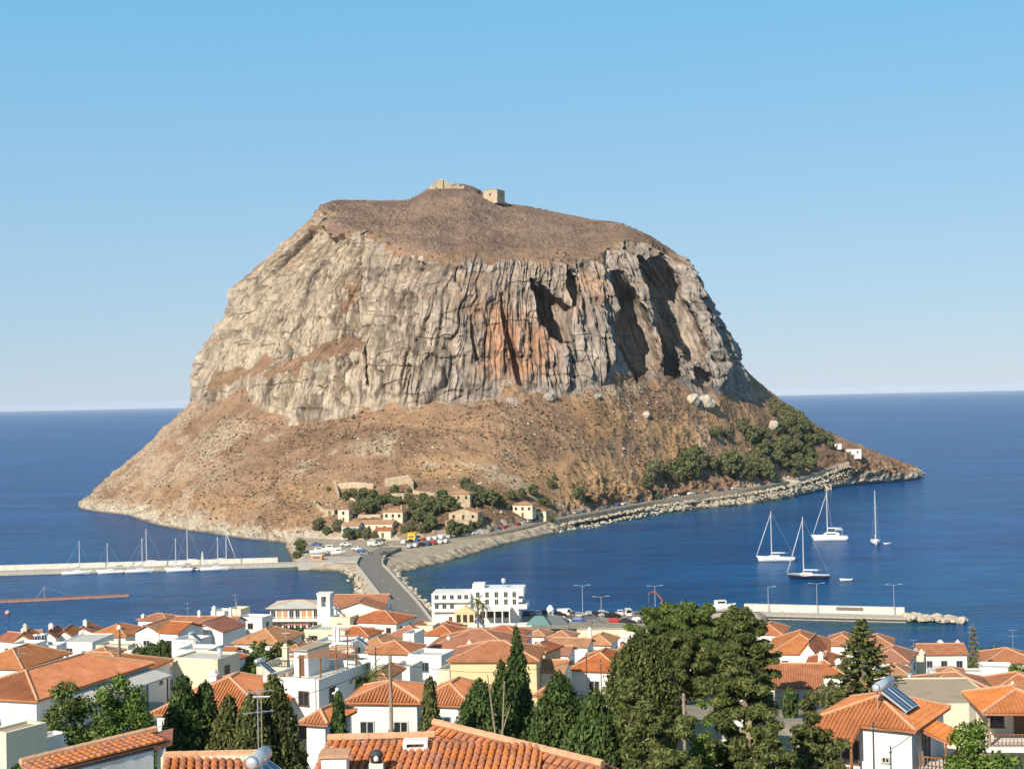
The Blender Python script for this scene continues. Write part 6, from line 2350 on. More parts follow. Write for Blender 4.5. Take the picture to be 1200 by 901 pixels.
# white bell tower
pz = P(381, 694, 340)
zb = gz(pz.x, pz.y)
t = thing('bell_tower', 'square white bell tower with an arched opening beside the grey-roofed hotel', 'tower', (pz.x, pz.y, zb), math.radians(-8))
hh = pz.z - zb
MB().box((-1.55, -1.55, -0.5), (1.55, 1.55, hh - 3.2)).build('wall', 'white', t)
for sx in (-1, 1):
    for sy in (-1, 1):
        MB().box((sx * 1.05 - 0.45, sy * 1.05 - 0.45, hh - 3.2), (sx * 1.05 + 0.45, sy * 1.05 + 0.45, hh - 0.7)).build('belfry_pier', 'white', t)
MB().box((-1.6, -1.6, hh - 0.7), (1.6, 1.6, hh - 0.15)).box((-1.75, -1.75, hh - 0.15), (1.75, 1.75, hh)).build('belfry_top', 'white', t)
MB().lathe([(0.42, hh - 2.2), (0.34, hh - 1.9), (0.2, hh - 1.4), (0.05, hh - 1.2)], 10).tube((0, 0, hh - 1.25), (0, 0, hh - 0.7), 0.03).build('bell', 'rust', t)
# big waterfront hotel, stepped, white
p = P(559, 735, 372)
zb = gz(p.x, p.y) - 0.3
t = thing('white_hotel', 'large stepped white waterfront hotel with balconies and a cream portico', 'hotel', (p.x, p.y, zb), math.radians(-5))
U = 372 / F_PX


def hx(px):
    return (px - 559) * U


def hz(py):
    return (P(559, py, 372).z - zb)


MB().box((hx(506), 0, 0), (hx(552), 9, hz(695))).build('wall', 'white', t)
MB().box((hx(552) + 0.004, 1.2, 0), (hx(608), 10, hz(691))).build('wall', 'white', t)
MB().box((hx(553), 3, hz(691)), (hx(567), 7, hz(685.5))).build('roof_house', 'white', t)
MB().box((hx(606), 0.6, hz(706)), (hx(612.5), 9, hz(703))).build('balcony', 'white', t)
MB().box((hx(606), 0.2, hz(714)), (hx(618), 9, hz(709))).build('balcony', 'white', t)
MB().box((hx(606), 1.4, hz(699.5)), (hx(614), 9, hz(690.5))).build('balcony', 'white', t)
MB().box((hx(551), -5.5, hz(736)), (hx(607), -5.0, hz(726.5))).build('terrace_parapet', 'white', t)
MB().box((hx(607) + .01, -5.2, hz(736)), (hx(625), -0.5, hz(729))).build('terrace_wall', 'white', t)
MB().box((hx(562), -4.8, hz(713)), (hx(600), 1.15, hz(711.6))).build('terrace_roof', 'white', t)
for px in (562.6, 572, 582, 591, 599.4):
    MB().box((hx(px) - 0.13, -4.7, hz(727)), (hx(px) + 0.13, -4.4, hz(713))).build('pillar', 'white', t)
for i, px in enumerate((566, 575, 584.5, 594)):
    window(t, hx(px), 1.2, hz(719.5), 1.4, 1.9, 'f', 'dark_metal')
for i, px in enumerate((512, 521, 530, 539, 547)):
    for j, py in enumerate((700.5, 711.5)):
        if py > 705 and px > 530:
            continue
        o = window(t, hx(px), 0, hz(py), 0.9, 1.6, 'f', 'window_frame')
        MB().box((hx(px) - 0.95, -0.95, hz(py) - 1.0), (hx(px) + 0.95, -0.02, hz(py) - 0.88)).box((hx(px) - 0.95, -0.97, hz(py) - 0.88), (hx(px) + 0.95, -0.9, hz(py) - 0.15)).build('balcony', 'white', t)
for px in (560, 571, 582, 593, 603):
    for py in (697.5, 706):
        window(t, hx(px), 1.2, hz(py), 0.85, 1.3, 'f', 'window_frame')
for py in (701, 712):
    for k in range(3):
        window(t, hx(608), 3.0 + k * 2.6, hz(py) if False else hz(py) - 0.5, 0.8, 1.3, 'r', 'window_frame')
po = MB().add([(hx(534), -2.6, hz(716)), (hx(559), -2.6, hz(716)), (hx(546.5), -2.6, hz(708)), (hx(534), 0, hz(716)), (hx(559), 0, hz(716)), (hx(546.5), 0, hz(708))],
              [(0, 1, 2), (5, 4, 3), (0, 2, 5, 3), (1, 4, 5, 2), (0, 3, 4, 1)]).build('portico_gable', 'yellow', t)
MB().box((hx(535), -2.5, hz(730)), (hx(558), -0.01, hz(716))).build('portico', 'yellow', t)
for px in (539, 546.5, 554):
    window(t, hx(px), -2.5, hz(722.5), 0.85, 1.7, 'f', 'brown_frame')
door(t, hx(528), 0, 0.3)
w_ = MB().lathe([(0.06, 0), (0.06, 1.0), (0.5, 1.2), (0.62, 1.7), (0.5, 2.2), (0.05, 2.4)], 10, (hx(589), 5, hz(691))).build('roof_tank', 'tank', t, True)
for px in (518, 535, 596):
    MB().tube((hx(px), 3, hz(695)), (hx(px), 3, hz(689)), 0.05, None, 5).build('roof_pole', 'steel', t)

# ------------------------------------------------------------------ near roofs with single tiles
_tile = None


def tile_mesh():
    global _tile
    if _tile is None:
        V, Fc = [], []
        for yy, r, lift in ((0.0, 0.108, 0.03), (0.42, 0.086, 0.0)):
            for k in range(6):
                a = math.pi * k / 5
                V.append((-r * math.cos(a), yy, lift + r * 0.85 * math.sin(a)))
        for k in range(5):
            Fc.append((k, k + 6, k + 7, k + 1))
        for k in range(4):
            Fc.append((0, k + 1, k + 2) if k + 2 < 6 else (0, k, k + 1))
        _tile = bpy.data.meshes.new('tile')
        _tile.from_pydata(V, [], Fc[:5] + [(0, 1, 2, 3, 4, 5)])
        _tile.update()
        _tile.materials.append(MATS['tile_solid'])
        _tile.polygons.foreach_set('use_smooth', [True] * 5 + [False])
    return _tile


trnd = random.Random(21)


def tiled_plane(t, TL, TR, BL, rows_single, pitch=0.235, course=0.35, name='roof', BRk=1.0, thick=0.14, skip=None):
    """a roof slope from its top edge (TL-TR) down to BL; tiles of the upper courses are objects, the rest one relief"""
    o = Vector(t.location)
    u = (TR - TL)
    L_ = u.length
    u.normalize()
    dn = BL - TL
    dn -= u * dn.dot(u)
    Ls = dn.length
    dn.normalize()
    n = u.cross(-dn).normalized()
    if n.z < 0:
        n = -n
    a, b, c, e = TL - o, TR - o, TR - o + dn * Ls, TL - o + dn * Ls
    lo = n * thick
    me = bpy.data.meshes.new(name)
    vs = [a, b, c, e, a - lo, b - lo, c - lo, e - lo]
    me.from_pydata([tuple(q) for q in vs], [], [(3, 2, 1, 0), (4, 5, 6, 7), (0, 1, 5, 4), (1, 2, 6, 5), (2, 3, 7, 6), (3, 0, 4, 7)])
    me.update()
    rf = link(name, me, 'tile_solid', t)
    nc = int(L_ / pitch)
    rest_v, rest_f = [], []
    tm = tile_mesh()
    nr = max(1, round(Ls / course))
    course = Ls / nr
    M = Matrix((u, -dn, n)).transposed().to_4x4()
    for r in range(nr):
        for k in range(nc):
            p = a + u * (pitch * (k + 0.5)) + dn * (course * (r + 1) + 0.03) + n * 0.03
            j = Vector((trnd.uniform(-.008, .008), trnd.uniform(-.012, .012), trnd.uniform(-.004, .008)))
            m4 = Matrix.Translation(p + u * j.x + dn * j.y + n * j.z) @ M @ Matrix.Rotation(trnd.uniform(-.025, .025), 4, 'Z')
            if r < rows_single:
                ob = link('tile', tm, None, rf)
                ob.matrix_local = m4
            else:
                i0 = len(rest_v)
                rest_v += [tuple(m4 @ v.co) for v in tm.vertices]
                rest_f += [tuple(i + i0 for i in f.vertices) for f in tm.polygons]
    if rest_v:
        m2 = bpy.data.meshes.new('lower_tiles')
        m2.from_pydata(rest_v, [], rest_f)
        m2.update()
        q = link('lower_tiles', m2, 'tile_solid', rf)
        q['kind'] = 'stuff'
    return rf, u, dn, n


def ridge_run(parent, base, A, B, r=0.14, step=0.42):
    """mortared ridge tiles, one object each"""
    d = (B - A)
    n = max(1, int(d.length / step))
    for i in range(n):
        p, q = A.lerp(B, i / n), A.lerp(B, (i + 1.12) / n)
        MB().tube(p - base, q - base, r * 0.9, r, 7).build('ridge_tile', 'ridge', parent)


# front roof in the middle of the bottom edge
A0, A1 = P(384, 868, 48.0), P(637, 874, 47.2)
Ab = P(378, 975, 42.6)
t = thing('tiled_house', 'nearest house, its orange barrel-tiled roof filling the bottom middle', 'house', (A0.x, A0.y, gz(A0.x, A0.y) - 0.2), 0)
o = Vector(t.location)
rf, u, dn, n = tiled_plane(t, A0, A1, Ab, 6)
ridge_run(rf, o, A0 + n * 0.12, P(508, 864, 48.0) + n * 0.1)
B0, B1 = P(509, 849, 50.0), P(706, 898, 45.6)
Bb = B0 + Vector((-1.2, -2.4, -1.25))
rf2, u2, dn2, n2 = tiled_plane(t, B0, B1, Bb, 4, pitch=0.30, course=0.5, name='upper_roof')
ridge_run(rf2, o, B0 + n2 * 0.12, B1 + n2 * 0.12)
C0 = B0 + Vector((0.15, 0.05, 0.02))
rf3, u3, dn3, n3 = tiled_plane(t, B1 + Vector((0, 0.1, 0)), B0 + Vector((0, 0.1, 0)), B1 + Vector((2.0, 2.2, -1.3)), 0, name='rear_roof')
# body of the house under the slopes
W0 = P(379, 900, 46.5)
lo = Vector((A0.x - 0.1, 43.2, o.z))
MB().box((A0.x - o.x + 0.25, 43.3 - o.y, 0), (A1.x - o.x - 0.2, 47.6 - o.y, A0.z - o.z - 2.05)).build('wall', 'white', t)
MB().box((-0.1, -0.6, A0.z - o.z - 3.0), (0.35, -0.05, A0.z - o.z - 0.06)).build('chimney_wall', 'white', t)
c = P(394, 893, 45.3) - o
MB().box((c.x - 0.42, c.y - 0.4, c.z - 1.2), (c.x + 0.36, c.y + 0.35, c.z + 0.24)).build('chimney', 'white', t)
MB().box((c.x - 0.5, c.y - 0.48, c.z + 0.242), (c.x + 0.44, c.y + 0.43, c.z + 0.34)).build('chimney_cap', 'ridge', t)
c = P(487, 872, 47.3) - o
sk = MB()
for lo_, hi_ in (((-0.40, -0.25, -0.25), (-0.28, 0.3, 0.16)), ((0.28, -0.25, -0.25), (0.40, 0.3, 0.16)), ((-0.28, -0.25, 0.07), (0.28, 0.3, 0.16)), ((-0.28, -0.25, -0.25), (0.28, 0.3, -0.06))):
    sk.box(Vector(lo_) + c, Vector(hi_) + c)
skl = sk.build('roof_vent', 'white_paint', t)
MB().box(Vector((-0.275, 0.0, -0.055)) + c, Vector((0.275, 0.29, 0.065)) + c).build('vent_opening', 'dark_metal', skl)
c = P(441, 889, 45.6) - o
pt = MB().box(c + Vector((-0.22, -0.2, -0.4)), c + Vector((0.22, 0.2, -0.1))).build('vent_base', 'white', t)
MB().lathe([(0.17, -0.1), (0.17, 0.08), (0.23, 0.10), (0.20, 0.22), (0.05, 0.30)], 10, c).build('vent_cowl', 'dark_metal', pt, True)
MB().lathe([(0.075, 0.0), (0.085, 0.09), (0.03, 0.15)], 8, c + Vector((0.02, -0.24, 0.0))).build('vent_knob', 'white_paint', pt, True)
# roof at bottom left of it
A0, A1 = P(192, 888.5, 44.5), P(302, 886, 45.0)
t = thing('tiled_house', 'orange barrel-tiled roof at the bottom edge under the dark cypress row', 'house', (A0.x, A0.y, gz(A0.x, A0.y) - 0.2), 0)
o = Vector(t.location)
rf, u, dn, n = tiled_plane(t, A0, A1, P(188, 985, 39.8), 4)
ridge_run(rf, o, A0 + n * 0.1, A1 + n * 0.1)
MB().box((0.1, -4.2, 0), (A1.x - A0.x - 0.1, -0.3, A0.z - o.z - 2.0)).build('wall', 'white', t)
MB().box((-0.1, 0.02, A0.z - o.z - 2.2), (A1.x - A0.x + 0.2, 0.3, A0.z - o.z + 0.03)).build('parapet', 'cream', t)
# the slope at the far bottom left, with white wall below
A0, A1 = P(24, 896, 46.0), P(181, 858, 49.6)
E0, E1 = P(60, 922, 44.0), P(179, 876.5, 48.0)
t = thing('tiled_house', 'narrow orange roof rising to the right over a white wall at the bottom left', 'house', (A0.x, A0.y, gz(A0.x, A0.y) - 0.2), 0)
o = Vector(t.location)
dn_ = (E1 - A1)
dn_ = dn_ * 0.82
rf, u, dn, n = tiled_plane(t, A0, A1, A0 + dn_, 6, course=0.30, thick=0.06)
ridge_run(rf, o, A0 + n * 0.1, A1 + n * 0.1)
Lw = (E1 - E0)
q0, q1 = A0 + dn_ * 0.93 - Vector((0, 0, 0.2)), A1 + dn_ * 0.93 - Vector((0, 0, 0.2))
q2, q3 = A1 + dn_ * 0.05 - Vector((0, 0, 0.16)), A0 + dn_ * 0.05 - Vector((0, 0, 0.16))
MB().add([q - o for q in (q0, q1, q2, q3)] + [Vector((q.x - o.x, q.y - o.y, 0)) for q in (q0, q1, q2, q3)], [(0, 1, 2, 3), (4, 5, 1, 0), (5, 6, 2, 1), (6, 7, 3, 2), (7, 4, 0, 3)]).build('wall', 'white', t)
r0, r1 = A1 + Vector((0.05, 0.05, 0.1)), P(206, 855, 51.5)
s0, s1 = E1 + Vector((0.05, 0, 0.05)), P(183, 880, 48.3)
MB().add([p - o for p in (A1 + u * 0.02, A1 + u * 0.75, A1 + dn_ + u * 0.75, A1 + dn_ + u * 0.02)] + [p - o - Vector((0, 0, 0.16)) for p in (A1 + u * 0.02, A1 + u * 0.75, A1 + dn_ + u * 0.75, A1 + dn_ + u * 0.02)],
         [(0, 3, 2, 1), (4, 5, 6, 7), (0, 1, 5, 4), (1, 2, 6, 5), (2, 3, 7, 6), (3, 0, 4, 7)]).build('verge', 'tiles_red', t)
w0, w1 = A1 + dn_ + u * 0.45 - o - Vector((0, 0, 0.2)), A1 + u * 0.45 - o - Vector((0, 0, 0.2))
MB().add([w0, w1, Vector((w1.x, w1.y, 0)), Vector((w0.x, w0.y, 0)), w0 + Vector((-.3, .1, 0)), w1 + Vector((-.3, .1, 0)), Vector((w1.x - .3, w1.y + .1, 0)), Vector((w0.x - .3, w0.y + .1, 0))],
         [(0, 3, 2, 1), (4, 5, 6, 7), (0, 1, 5, 4), (1, 2, 6, 5), (3, 7, 6, 2), (0, 4, 7, 3)]).build('end_wall', 'white', t)

p = P(318, 893, 42.5)
solar_heater(p - Vector((-0.2, 0, 1.05)), math.radians(-8), 'solar heater with a round steel tank at the bottom edge, nearest to the viewer', s=0.82)
t = bpy.data.objects['solar_heater']
MB().tube((0.0, -0.6, -1.6), (0.0, -0.6, -0.2), 0.04, None, 5).tube((0.0, 0.6, -1.6), (0.0, 0.6, -0.2), 0.04, None, 5).build('legs', 'steel', t)
MB().box((-1.4, -1.4, -4.4), (1.4, 1.4, -1.7)).build('roof_terrace', 'concrete', None)
bpy.data.objects['roof_terrace'].location = p - Vector((-0.2, -0.3, 0.7))
tag(bpy.data.objects['roof_terrace'], 'small concrete terrace block carrying the nearest solar heater', 'terrace')

# flat garage at the left edge with a long shaded wall
H('z1', 'cream_garage', 'cream flat-roofed garage with a long shaded side wall at the lower left edge', -16, 7, 857, 0, 72, 'flat', 'cream', yaw=-30, depth=2.6, win=False, par=0.12, rmat='tan', cat='garage')
H('z2', 'white_wall', 'low shaded yard wall right of the cream garage at the lower left', 24, 40, 866, 0, 78, 'flat', 'white', yaw=-34, depth=2.2, win=False, par=0.5, cat='wall')

# ------------------------------------------------------------------ the balcony house on the right
MATS['timber'] = plain('varnished_timber', (0.26, 0.12, 0.055), 0.7, var=0.25, scale=5)
t = H('l8', 'white_house', 'white house with a bright orange hip roof, solar panels and a timber balcony', 948, 1072, 853, 826, 95.5, 'hip', yaw=-32, depth=7.4, slope=0.40, tiles='tiles', rolls=2, win=False)
_, w, d, h, rise, zg = HOUSES['l8']
x, y = w / 2, d / 2
pr = MB().add([(-x - 0.4, -y - 2.2, h - 0.66), (-x * 0.02, -y - 2.2, h - 0.66), (-x * 0.02, -y - 0.2, h + 0.20), (-x - 0.4, -y - 0.2, h + 0.20),
               (-x - 0.4, -y - 2.2, h - 0.82), (-x * 0.02, -y - 2.2, h - 0.82), (-x * 0.02, -y - 0.2, h + 0.02), (-x - 0.4, -y - 0.2, h + 0.02)],
              [(0, 1, 2, 3), (4, 7, 6, 5), (0, 4, 5, 1), (1, 5, 6, 2), (3, 2, 6, 7), (0, 3, 7, 4)])
pf = pr.build('porch_roof', 'tile_solid', t)
V, Fc = tile_rolls([[Vector(pr.v[0]), Vector(pr.v[1]), Vector(pr.v[2]), Vector(pr.v[3])]])
m2 = bpy.data.meshes.new('porch_tiles')
m2.from_pydata([tuple(p) for p in V], [], Fc)
link('porch_tiles', m2, 'tile_solid', pf, kind='stuff')
MB().box((-x - 0.3, -y - 1.9, h - 3.4), (-x * 0.05, -y - 0.01, h - 3.25)).build('porch_floor', 'concrete', t)
for xx in (-x - 0.1, -x * 0.5, -x * 0.08):
    MB().box((xx - 0.08, -y - 1.9, h - 3.25), (xx + 0.08, -y - 1.74, h - 0.8)).build('porch_post', 'timber', t)
railing(t, -x - 0.1, -x * 0.08, -y - 1.82, h - 3.25, 0.95, 'timber', 16)
for k in (0, 1):
    window(t, -x * 0.72 + k * 1.35, -y, h - 1.75, 1.0, 1.4, 'f', 'brown_frame')
window(t, x * 0.45, -y, h - 2.0, 0.4, 0.25, 'f', 'window_frame')
# balcony on the shaded side
MB().box((x + 0.01, -y + 1.2, h - 2.9), (x + 1.9, y + 0.4, h - 2.7)).build('balcony', 'white', t)
rl = MB().box((x + 1.80, -y + 1.2, h - 1.86), (x + 1.88, y + 0.4, h - 1.78)).box((x + 0.02, -y + 1.22, h - 1.86), (x + 1.8, -y + 1.30, h - 1.78)).build('balcony_railing', 'timber', t)
sm = MB().box((-0.035, -0.05, 0), (0.035, 0.05, 0.84)).mesh('slat')
sm.materials.append(MATS['timber'])
nb = 22
for i in range(nb):
    s = link('slat', sm, None, rl)
    s.location = (x + 1.84, -y + 1.3 + i * (d - 0.95) / nb, h - 2.7)
for i in range(7):
    s = link('slat', sm, None, rl)
    s.location = (x + 0.15 + i * 0.25, -y + 1.26, h - 2.7)
br = MB().add([(x + 0.2, -y + 1.0, h + 0.0), (x + 2.2, -y + 1.0, h - 0.72), (x + 2.2, -y + 4.2, h - 0.72), (x + 0.2, -y + 4.2, h + 0.0),
               (x + 0.2, -y + 1.0, h - 0.16), (x + 2.2, -y + 1.0, h - 0.88), (x + 2.2, -y + 4.2, h - 0.88), (x + 0.2, -y + 4.2, h - 0.16)],
              [(0, 1, 2, 3), (4, 7, 6, 5), (0, 4, 5, 1), (1, 5, 6, 2), (2, 6, 7, 3), (3, 7, 4, 0)])
bf = br.build('balcony_roof', 'tile_solid', t)
V, Fc = tile_rolls([[Vector(br.v[1]), Vector(br.v[2]), Vector(br.v[3]), Vector(br.v[0])]])
m2 = bpy.data.meshes.new('balcony_tiles')
m2.from_pydata([tuple(p) for p in V], [], Fc)
link('balcony_tiles', m2, 'tile_solid', bf, kind='stuff')
for yy in (-y + 1.25, -y + 4.0):
    MB().box((x + 1.78, yy - 0.06, h - 2.7), (x + 1.9, yy + 0.06, h - 0.84)).build('balcony_post', 'timber', t)
window(t, x, -0.6, h - 1.75, 1.6, 1.8, 'r', 'blue_frame')
p = P(1046, 818, 97.5)
solar_heater(p - Vector((-0.2, 0, 0.75)), math.radians(-32), 'pair of blue-striped solar panels with twin steel tanks on the balcony house', s=1.15, n=2)

# veranda house at the right edge
E = P(1184, 838, 98)
z0 = gz(E.x, E.y) - 0.3
t = thing('veranda_house', 'house with a tile roof over an open veranda at the right edge', 'house', (E.x, E.y, z0), math.radians(-6))
h = E.z - z0
add_roof(t, 'hip', 5.0, 6.0, h, 1.0, 0.4, 'tiles', 1)
t.location.y += 3.2
t.location.x += 1.4
MB().box((-2.5, 0.6, 0), (2.5, 3.0, h)).build('wall', 'cream', t)
MB().box((-2.6, -3.1, h - 2.55), (2.6, 0.59, h - 2.2)).build('veranda_floor', 'white', t)
for xx in (-2.42, 2.42):
    MB().box((xx - 0.09, -3.0, 0), (xx + 0.09, -2.82, h)).build('post', 'pale_bark', t)
railing(t, -2.3, 2.3, -2.9, h - 2.2, 0.85, 'timber', 18)
door(t, 0.5, 0.6, h - 2.19, 0.9, 1.95)
window(t, -1.2, 0.6, h - 1.1, 1.0, 1.1, 'f', 'brown_frame')

# ------------------------------------------------------------------ roof gear and poles
for px, py, D, rz, lab in [(52, 752, 292, -70, 'solar panels tilted on the roof of the harbour cafe'), (44, 753, 292, -70, 'second set of solar panels left on the roof of the harbour cafe'),
                           (343, 786, 205, -20, 'solar heater before the long orange roof, left of two'), (353, 786, 204, -20, 'solar heater before the long orange roof, right of two'), (312, 790, 150, -20, 'solar heater with a dark panel on the cream flat roof'),
                           (1074, 806, 172, -20, 'solar heater with a white tank behind the balcony house'), (424, 757, 232, -20, 'solar heater on the white block below the crowded roofs'),
                           (396, 719, 330, -20, 'solar heater on the cream block below the bell tower'), (562, 734, 280, -20, 'solar heater on the orange roof below the hotel'), (1190, 790, 235, -20, 'solar heater on the broad roof at the right edge'),
                           (230, 752, 236, -20, 'solar heater beside the white open veranda')]:
    p = P(px, py, D)
    solar_heater(p, math.radians(rz), lab)
for px, py, D, hg, lab, rz in [(139, 785, 150, 3.4, 'pair of large TV aerials on the long red roof at the left', 0.2), (128, 786, 152, 2.2, 'low TV aerial left of the large pair on the long red roof', 0.5), (22, 778, 200, 2.4, 'pale TV aerial frame on the big left roof', 0.1),
                               (246, 752, 262, 3.6, 'wide TV aerial in front of the plain white gable', 0.3), (220, 724, 322, 3.4, 'thin TV aerial above the long ridge roof', 0.9), (303, 878, 82, 3.4, 'yellowish TV aerial before the dark cypress row', 0.4), (335, 724, 300, 3.0, 'TV aerial in front of the grey-roofed hotel', 0.5),
                               (276, 713, 350, 3.5, 'thin mast aerial on the small cream house by the water', 0.2), (1096, 806, 168, 2.6, 'TV aerial on the large orange roof right of the solar panels', 0.2), (1137, 752, 280, 3.0, 'TV aerial on the right end of the long white house', 0.7), (1071, 770, 262, 3.2, 'white mast aerial beside the cream pillar chimney', 0.6),
                               (1187, 757, 262, 3.0, 'thin TV aerial above the green tree at the right edge', 0.3), (697, 735, 300, 2.6, 'TV aerial near the white-chimney roof left of the pines', 0.3), (412, 762, 230, 2.6, 'TV aerial above the bright white stepped block', 0.1), (471, 757, 238, 2.4, 'TV aerial right of the orange pyramid roof', 0.9)]:
    antenna(px, py, D, hg, lab, rz)
pole(140, 737, 800, 148, 0.13, 'brown wooden pole carrying the large aerials on the left roof', 'bark')
pole(457, 768, 862, 108, 0.17, 'thick pale pole in front of the white house with the dark window', 'pale_bark')
pole(440, 758, 800, 150, 0.09, 'thin dark pole before the long blank white wall', 'dark_metal')
pole(407, 745, 792, 170, 0.11, 'brown wooden pole beside the palm', 'bark', True)
pole(687, 764, 812, 150, 0.07, 'thin dark pole before the sunlit blank wall of the red-roofed house', 'dark_metal')
pole(704, 772, 812, 148, 0.06, 'second thin pole right of the first before the red-roofed house', 'dark_metal')
pole(306, 808, 878, 84, 0.05, 'slim pale pole standing before the dark cypress row', 'pale_bark', True)
pole(801, 812, 880, 92, 0.12, 'slim pale trunk-like pole in the gap of the pines', 'pale_bark')
pole(335, 738, 790, 180, 0.06, 'thin pale mast behind the tall chimney', 'steel', True)
pole(277, 704, 742, 300, 0.06, 'thin tall mast beside the small cream house', 'steel')
pole(1023, 846, 895, 92, 0.07, 'dark thin pole in front of the balcony house', 'dark_metal')

t, w, d, h, rise, zg = HOUSES['f1']
MB().box((-w * 0.34, -d * 0.1, h - 0.6), (-w * 0.08, d * 0.3, h + 1.7)).build('stair_head', 'white', t)
MB().box((-w * 0.36, -d * 0.13, h + 1.7), (-w * 0.06, d * 0.33, h + 1.84)).build('stair_roof', 'tan', t)
MB().box((-w * 0.25, -d * 0.1 - 0.04, h - 0.55), (-w * 0.15, -d * 0.1 + 0.02, h + 1.3)).build('stair_door', 'brown_frame', t)
for xx in (w * 0.05, w * 0.42):
    for yy in (-d * 0.38, d * 0.3):
        MB().box((xx - 0.06, yy - 0.06, h - 0.6), (xx + 0.06, yy + 0.06, h + 1.6)).build('pergola_post', 'timber', t)
for i in range(9):
    yy = -d * 0.4 + i * d * 0.72 / 8
    MB().box((w * 0.02, yy - 0.04, h + 1.6), (w * 0.45, yy + 0.04, h + 1.7)).build('pergola_slat', 'timber', t)
for i in range(3):
    MB().lathe([(0.16, 0), (0.22, 0.35), (0.2, 0.36)], 8, (-w * 0.42, -d * 0.3 + i * 1.4, h - 0.6)).build('flower_pot', 'ridge', t)
t, w, d, h, rise, zg = HOUSES['c6']
MB().tube((w * 0.3, 0, h - 0.3), (w * 0.3, 0, h + 0.9), 0.35, None, 10).build('water_tank', 'tank', t, True)
window(t, w / 2, -0.5, h - 1.8, 1.0, 1.2, 'r', 'brown_frame')
t, w, d, h, rise, zg = HOUSES['f0']
railing(t, -w * 0.45, w * 0.45, -d / 2 + 0.1, h, 0.8, 'dark_metal', 20)
# ------------------------------------------------------------------ trees
def stand(px, py, D, extra=0.0):
    """foot of a plant on the ground under a line of sight at distance D"""
    p = P(px, py, D)
    return Vector((p.x, p.y, gz(p.x, p.y) - 0.1))


def height_to(px, py_top, D):
    p = P(px, py_top, D)
    return p.z - gz(p.x, p.y) + 0.1


def grow(maker, px, py, D, w_px, label, seed, cat='tree', name='tree', group=None, **kw):
    h = height_to(px, py, D)
    w = w_px / F_PX * D
    return tree(name, maker(h, w, seed, **kw), stand(px, 800, D), label, cat, group)


# cypresses of the foreground
CYP = 'cypresses in the town'
grow(cypress_meshes, 606, 737, 116, 25, 'tall slim pointed cypress standing highest in the middle of the town', 1, name='cypress_tree', group=CYP, shape='column', leaf=0.135)
grow(cypress_meshes, 588, 776, 112, 30, 'slim cypress leaning on the left of the tallest one', 2, name='cypress_tree', group=CYP, leaf=0.135)
grow(cypress_meshes, 562, 800, 106, 58, 'rounded cypress left of the tallest cypress beside a bare pale trunk', 3, name='cypress_tree', group=CYP, shape='blunt', leaf=0.143)
grow(cypress_meshes, 503, 798, 100, 64, 'loose olive-green cypress standing in front of the orange roofs', 4, name='cypress_tree', group=CYP, shape='cone', mat='cypress_olive', leaf=0.143)
grow(cypress_meshes, 396, 812, 92, 60, 'dark cone-shaped cypress beside the palm', 5, name='cypress_tree', group=CYP, shape='cone', leaf=0.128, dens=1.2)
grow(cypress_meshes, 655, 792, 102, 70, 'dense cypress right of the tallest one, hiding the red-roofed house', 6, name='cypress_tree', group=CYP, shape='blunt', leaf=0.143)
grow(cypress_meshes, 696, 812, 94, 66, 'dense cypress at the left foot of the pines', 7, name='cypress_tree', group=CYP, shape='blunt', leaf=0.143)
grow(cypress_meshes, 214, 795, 88, 56, 'dark cypress with the highest tip in the left-hand row', 8, name='cypress_tree', group=CYP, shape='blunt', leaf=0.128)
grow(cypress_meshes, 240, 802, 89, 50, 'dark cypress second in the left-hand row', 9, name='cypress_tree', group=CYP, shape='blunt', leaf=0.128)
grow(cypress_meshes, 268, 820, 87, 60, 'brownish cypress in the middle of the left-hand row', 10, name='cypress_tree', group=CYP, shape='blunt', leaf=0.128, mat='cypress_olive')
grow(cypress_meshes, 294, 816, 86, 54, 'olive cypress with a thin pole before it in the left-hand row', 11, name='cypress_tree', group=CYP, shape='blunt', leaf=0.128, mat='cypress_olive')
grow(cypress_meshes, 320, 795, 88, 64, 'tall ragged cypress closing the left-hand row beside the white wall', 12, name='cypress_tree', group=CYP, shape='blunt', leaf=0.128, mat='cypress_olive')
grow(bush_meshes, 348, 858, 80, 40, 'brown-green shrub at the right foot of the left-hand cypress row', 13, 'shrub', 'shrub', mat='cypress_olive', leaf=0.112)
# pines of the middle right
PN = 'pines in the middle of the town'
grow(cypress_meshes, 752, 742, 126, 60, 'tall dense conifer at the left of the pine group, its crown falling to the ground', 21, name='conifer_tree', group=PN, shape='blunt', leaf=0.143, mat='pine')
grow(pine_meshes, 806, 706, 190, 128, 'broad green umbrella pine rising highest at the back of the pine group', 22, name='pine_tree', group=PN, base=0.42, mat='pine_green', leaf=0.168, dens=2.0, dome=1.0)
grow(pine_meshes, 870, 711, 150, 84, 'tall ragged pine with a pointed top at the right of the pine group', 23, name='pine_tree', group=PN, base=0.12, leaf=0.154, dens=2.2, dome=0.05)
grow(pine_meshes, 800, 742, 165, 92, 'pine in the heart of the pine group, seen through the others', 30, name='pine_tree', group=PN, base=0.1, leaf=0.154, dens=1.8, dome=0.6)
grow(pine_meshes, 748, 795, 92, 92, 'pine in front on the left of the pine group, low branches over the ground', 24, name='pine_tree', group=PN, base=0.02, leaf=0.126, dens=2.0, dome=0.6)
grow(pine_meshes, 868, 770, 104, 104, 'pine with bare patches in front on the right of the pine group', 25, name='pine_tree', group=PN, base=0.12, leaf=0.133, dens=1.7, dome=0.4)
grow(pine_meshes, 948, 815, 86, 92, 'dark bushy pine just left of the balcony house', 26, name='pine_tree', group=PN, base=0.02, leaf=0.119, dens=1.9, dome=0.55, mat='cypress_olive')
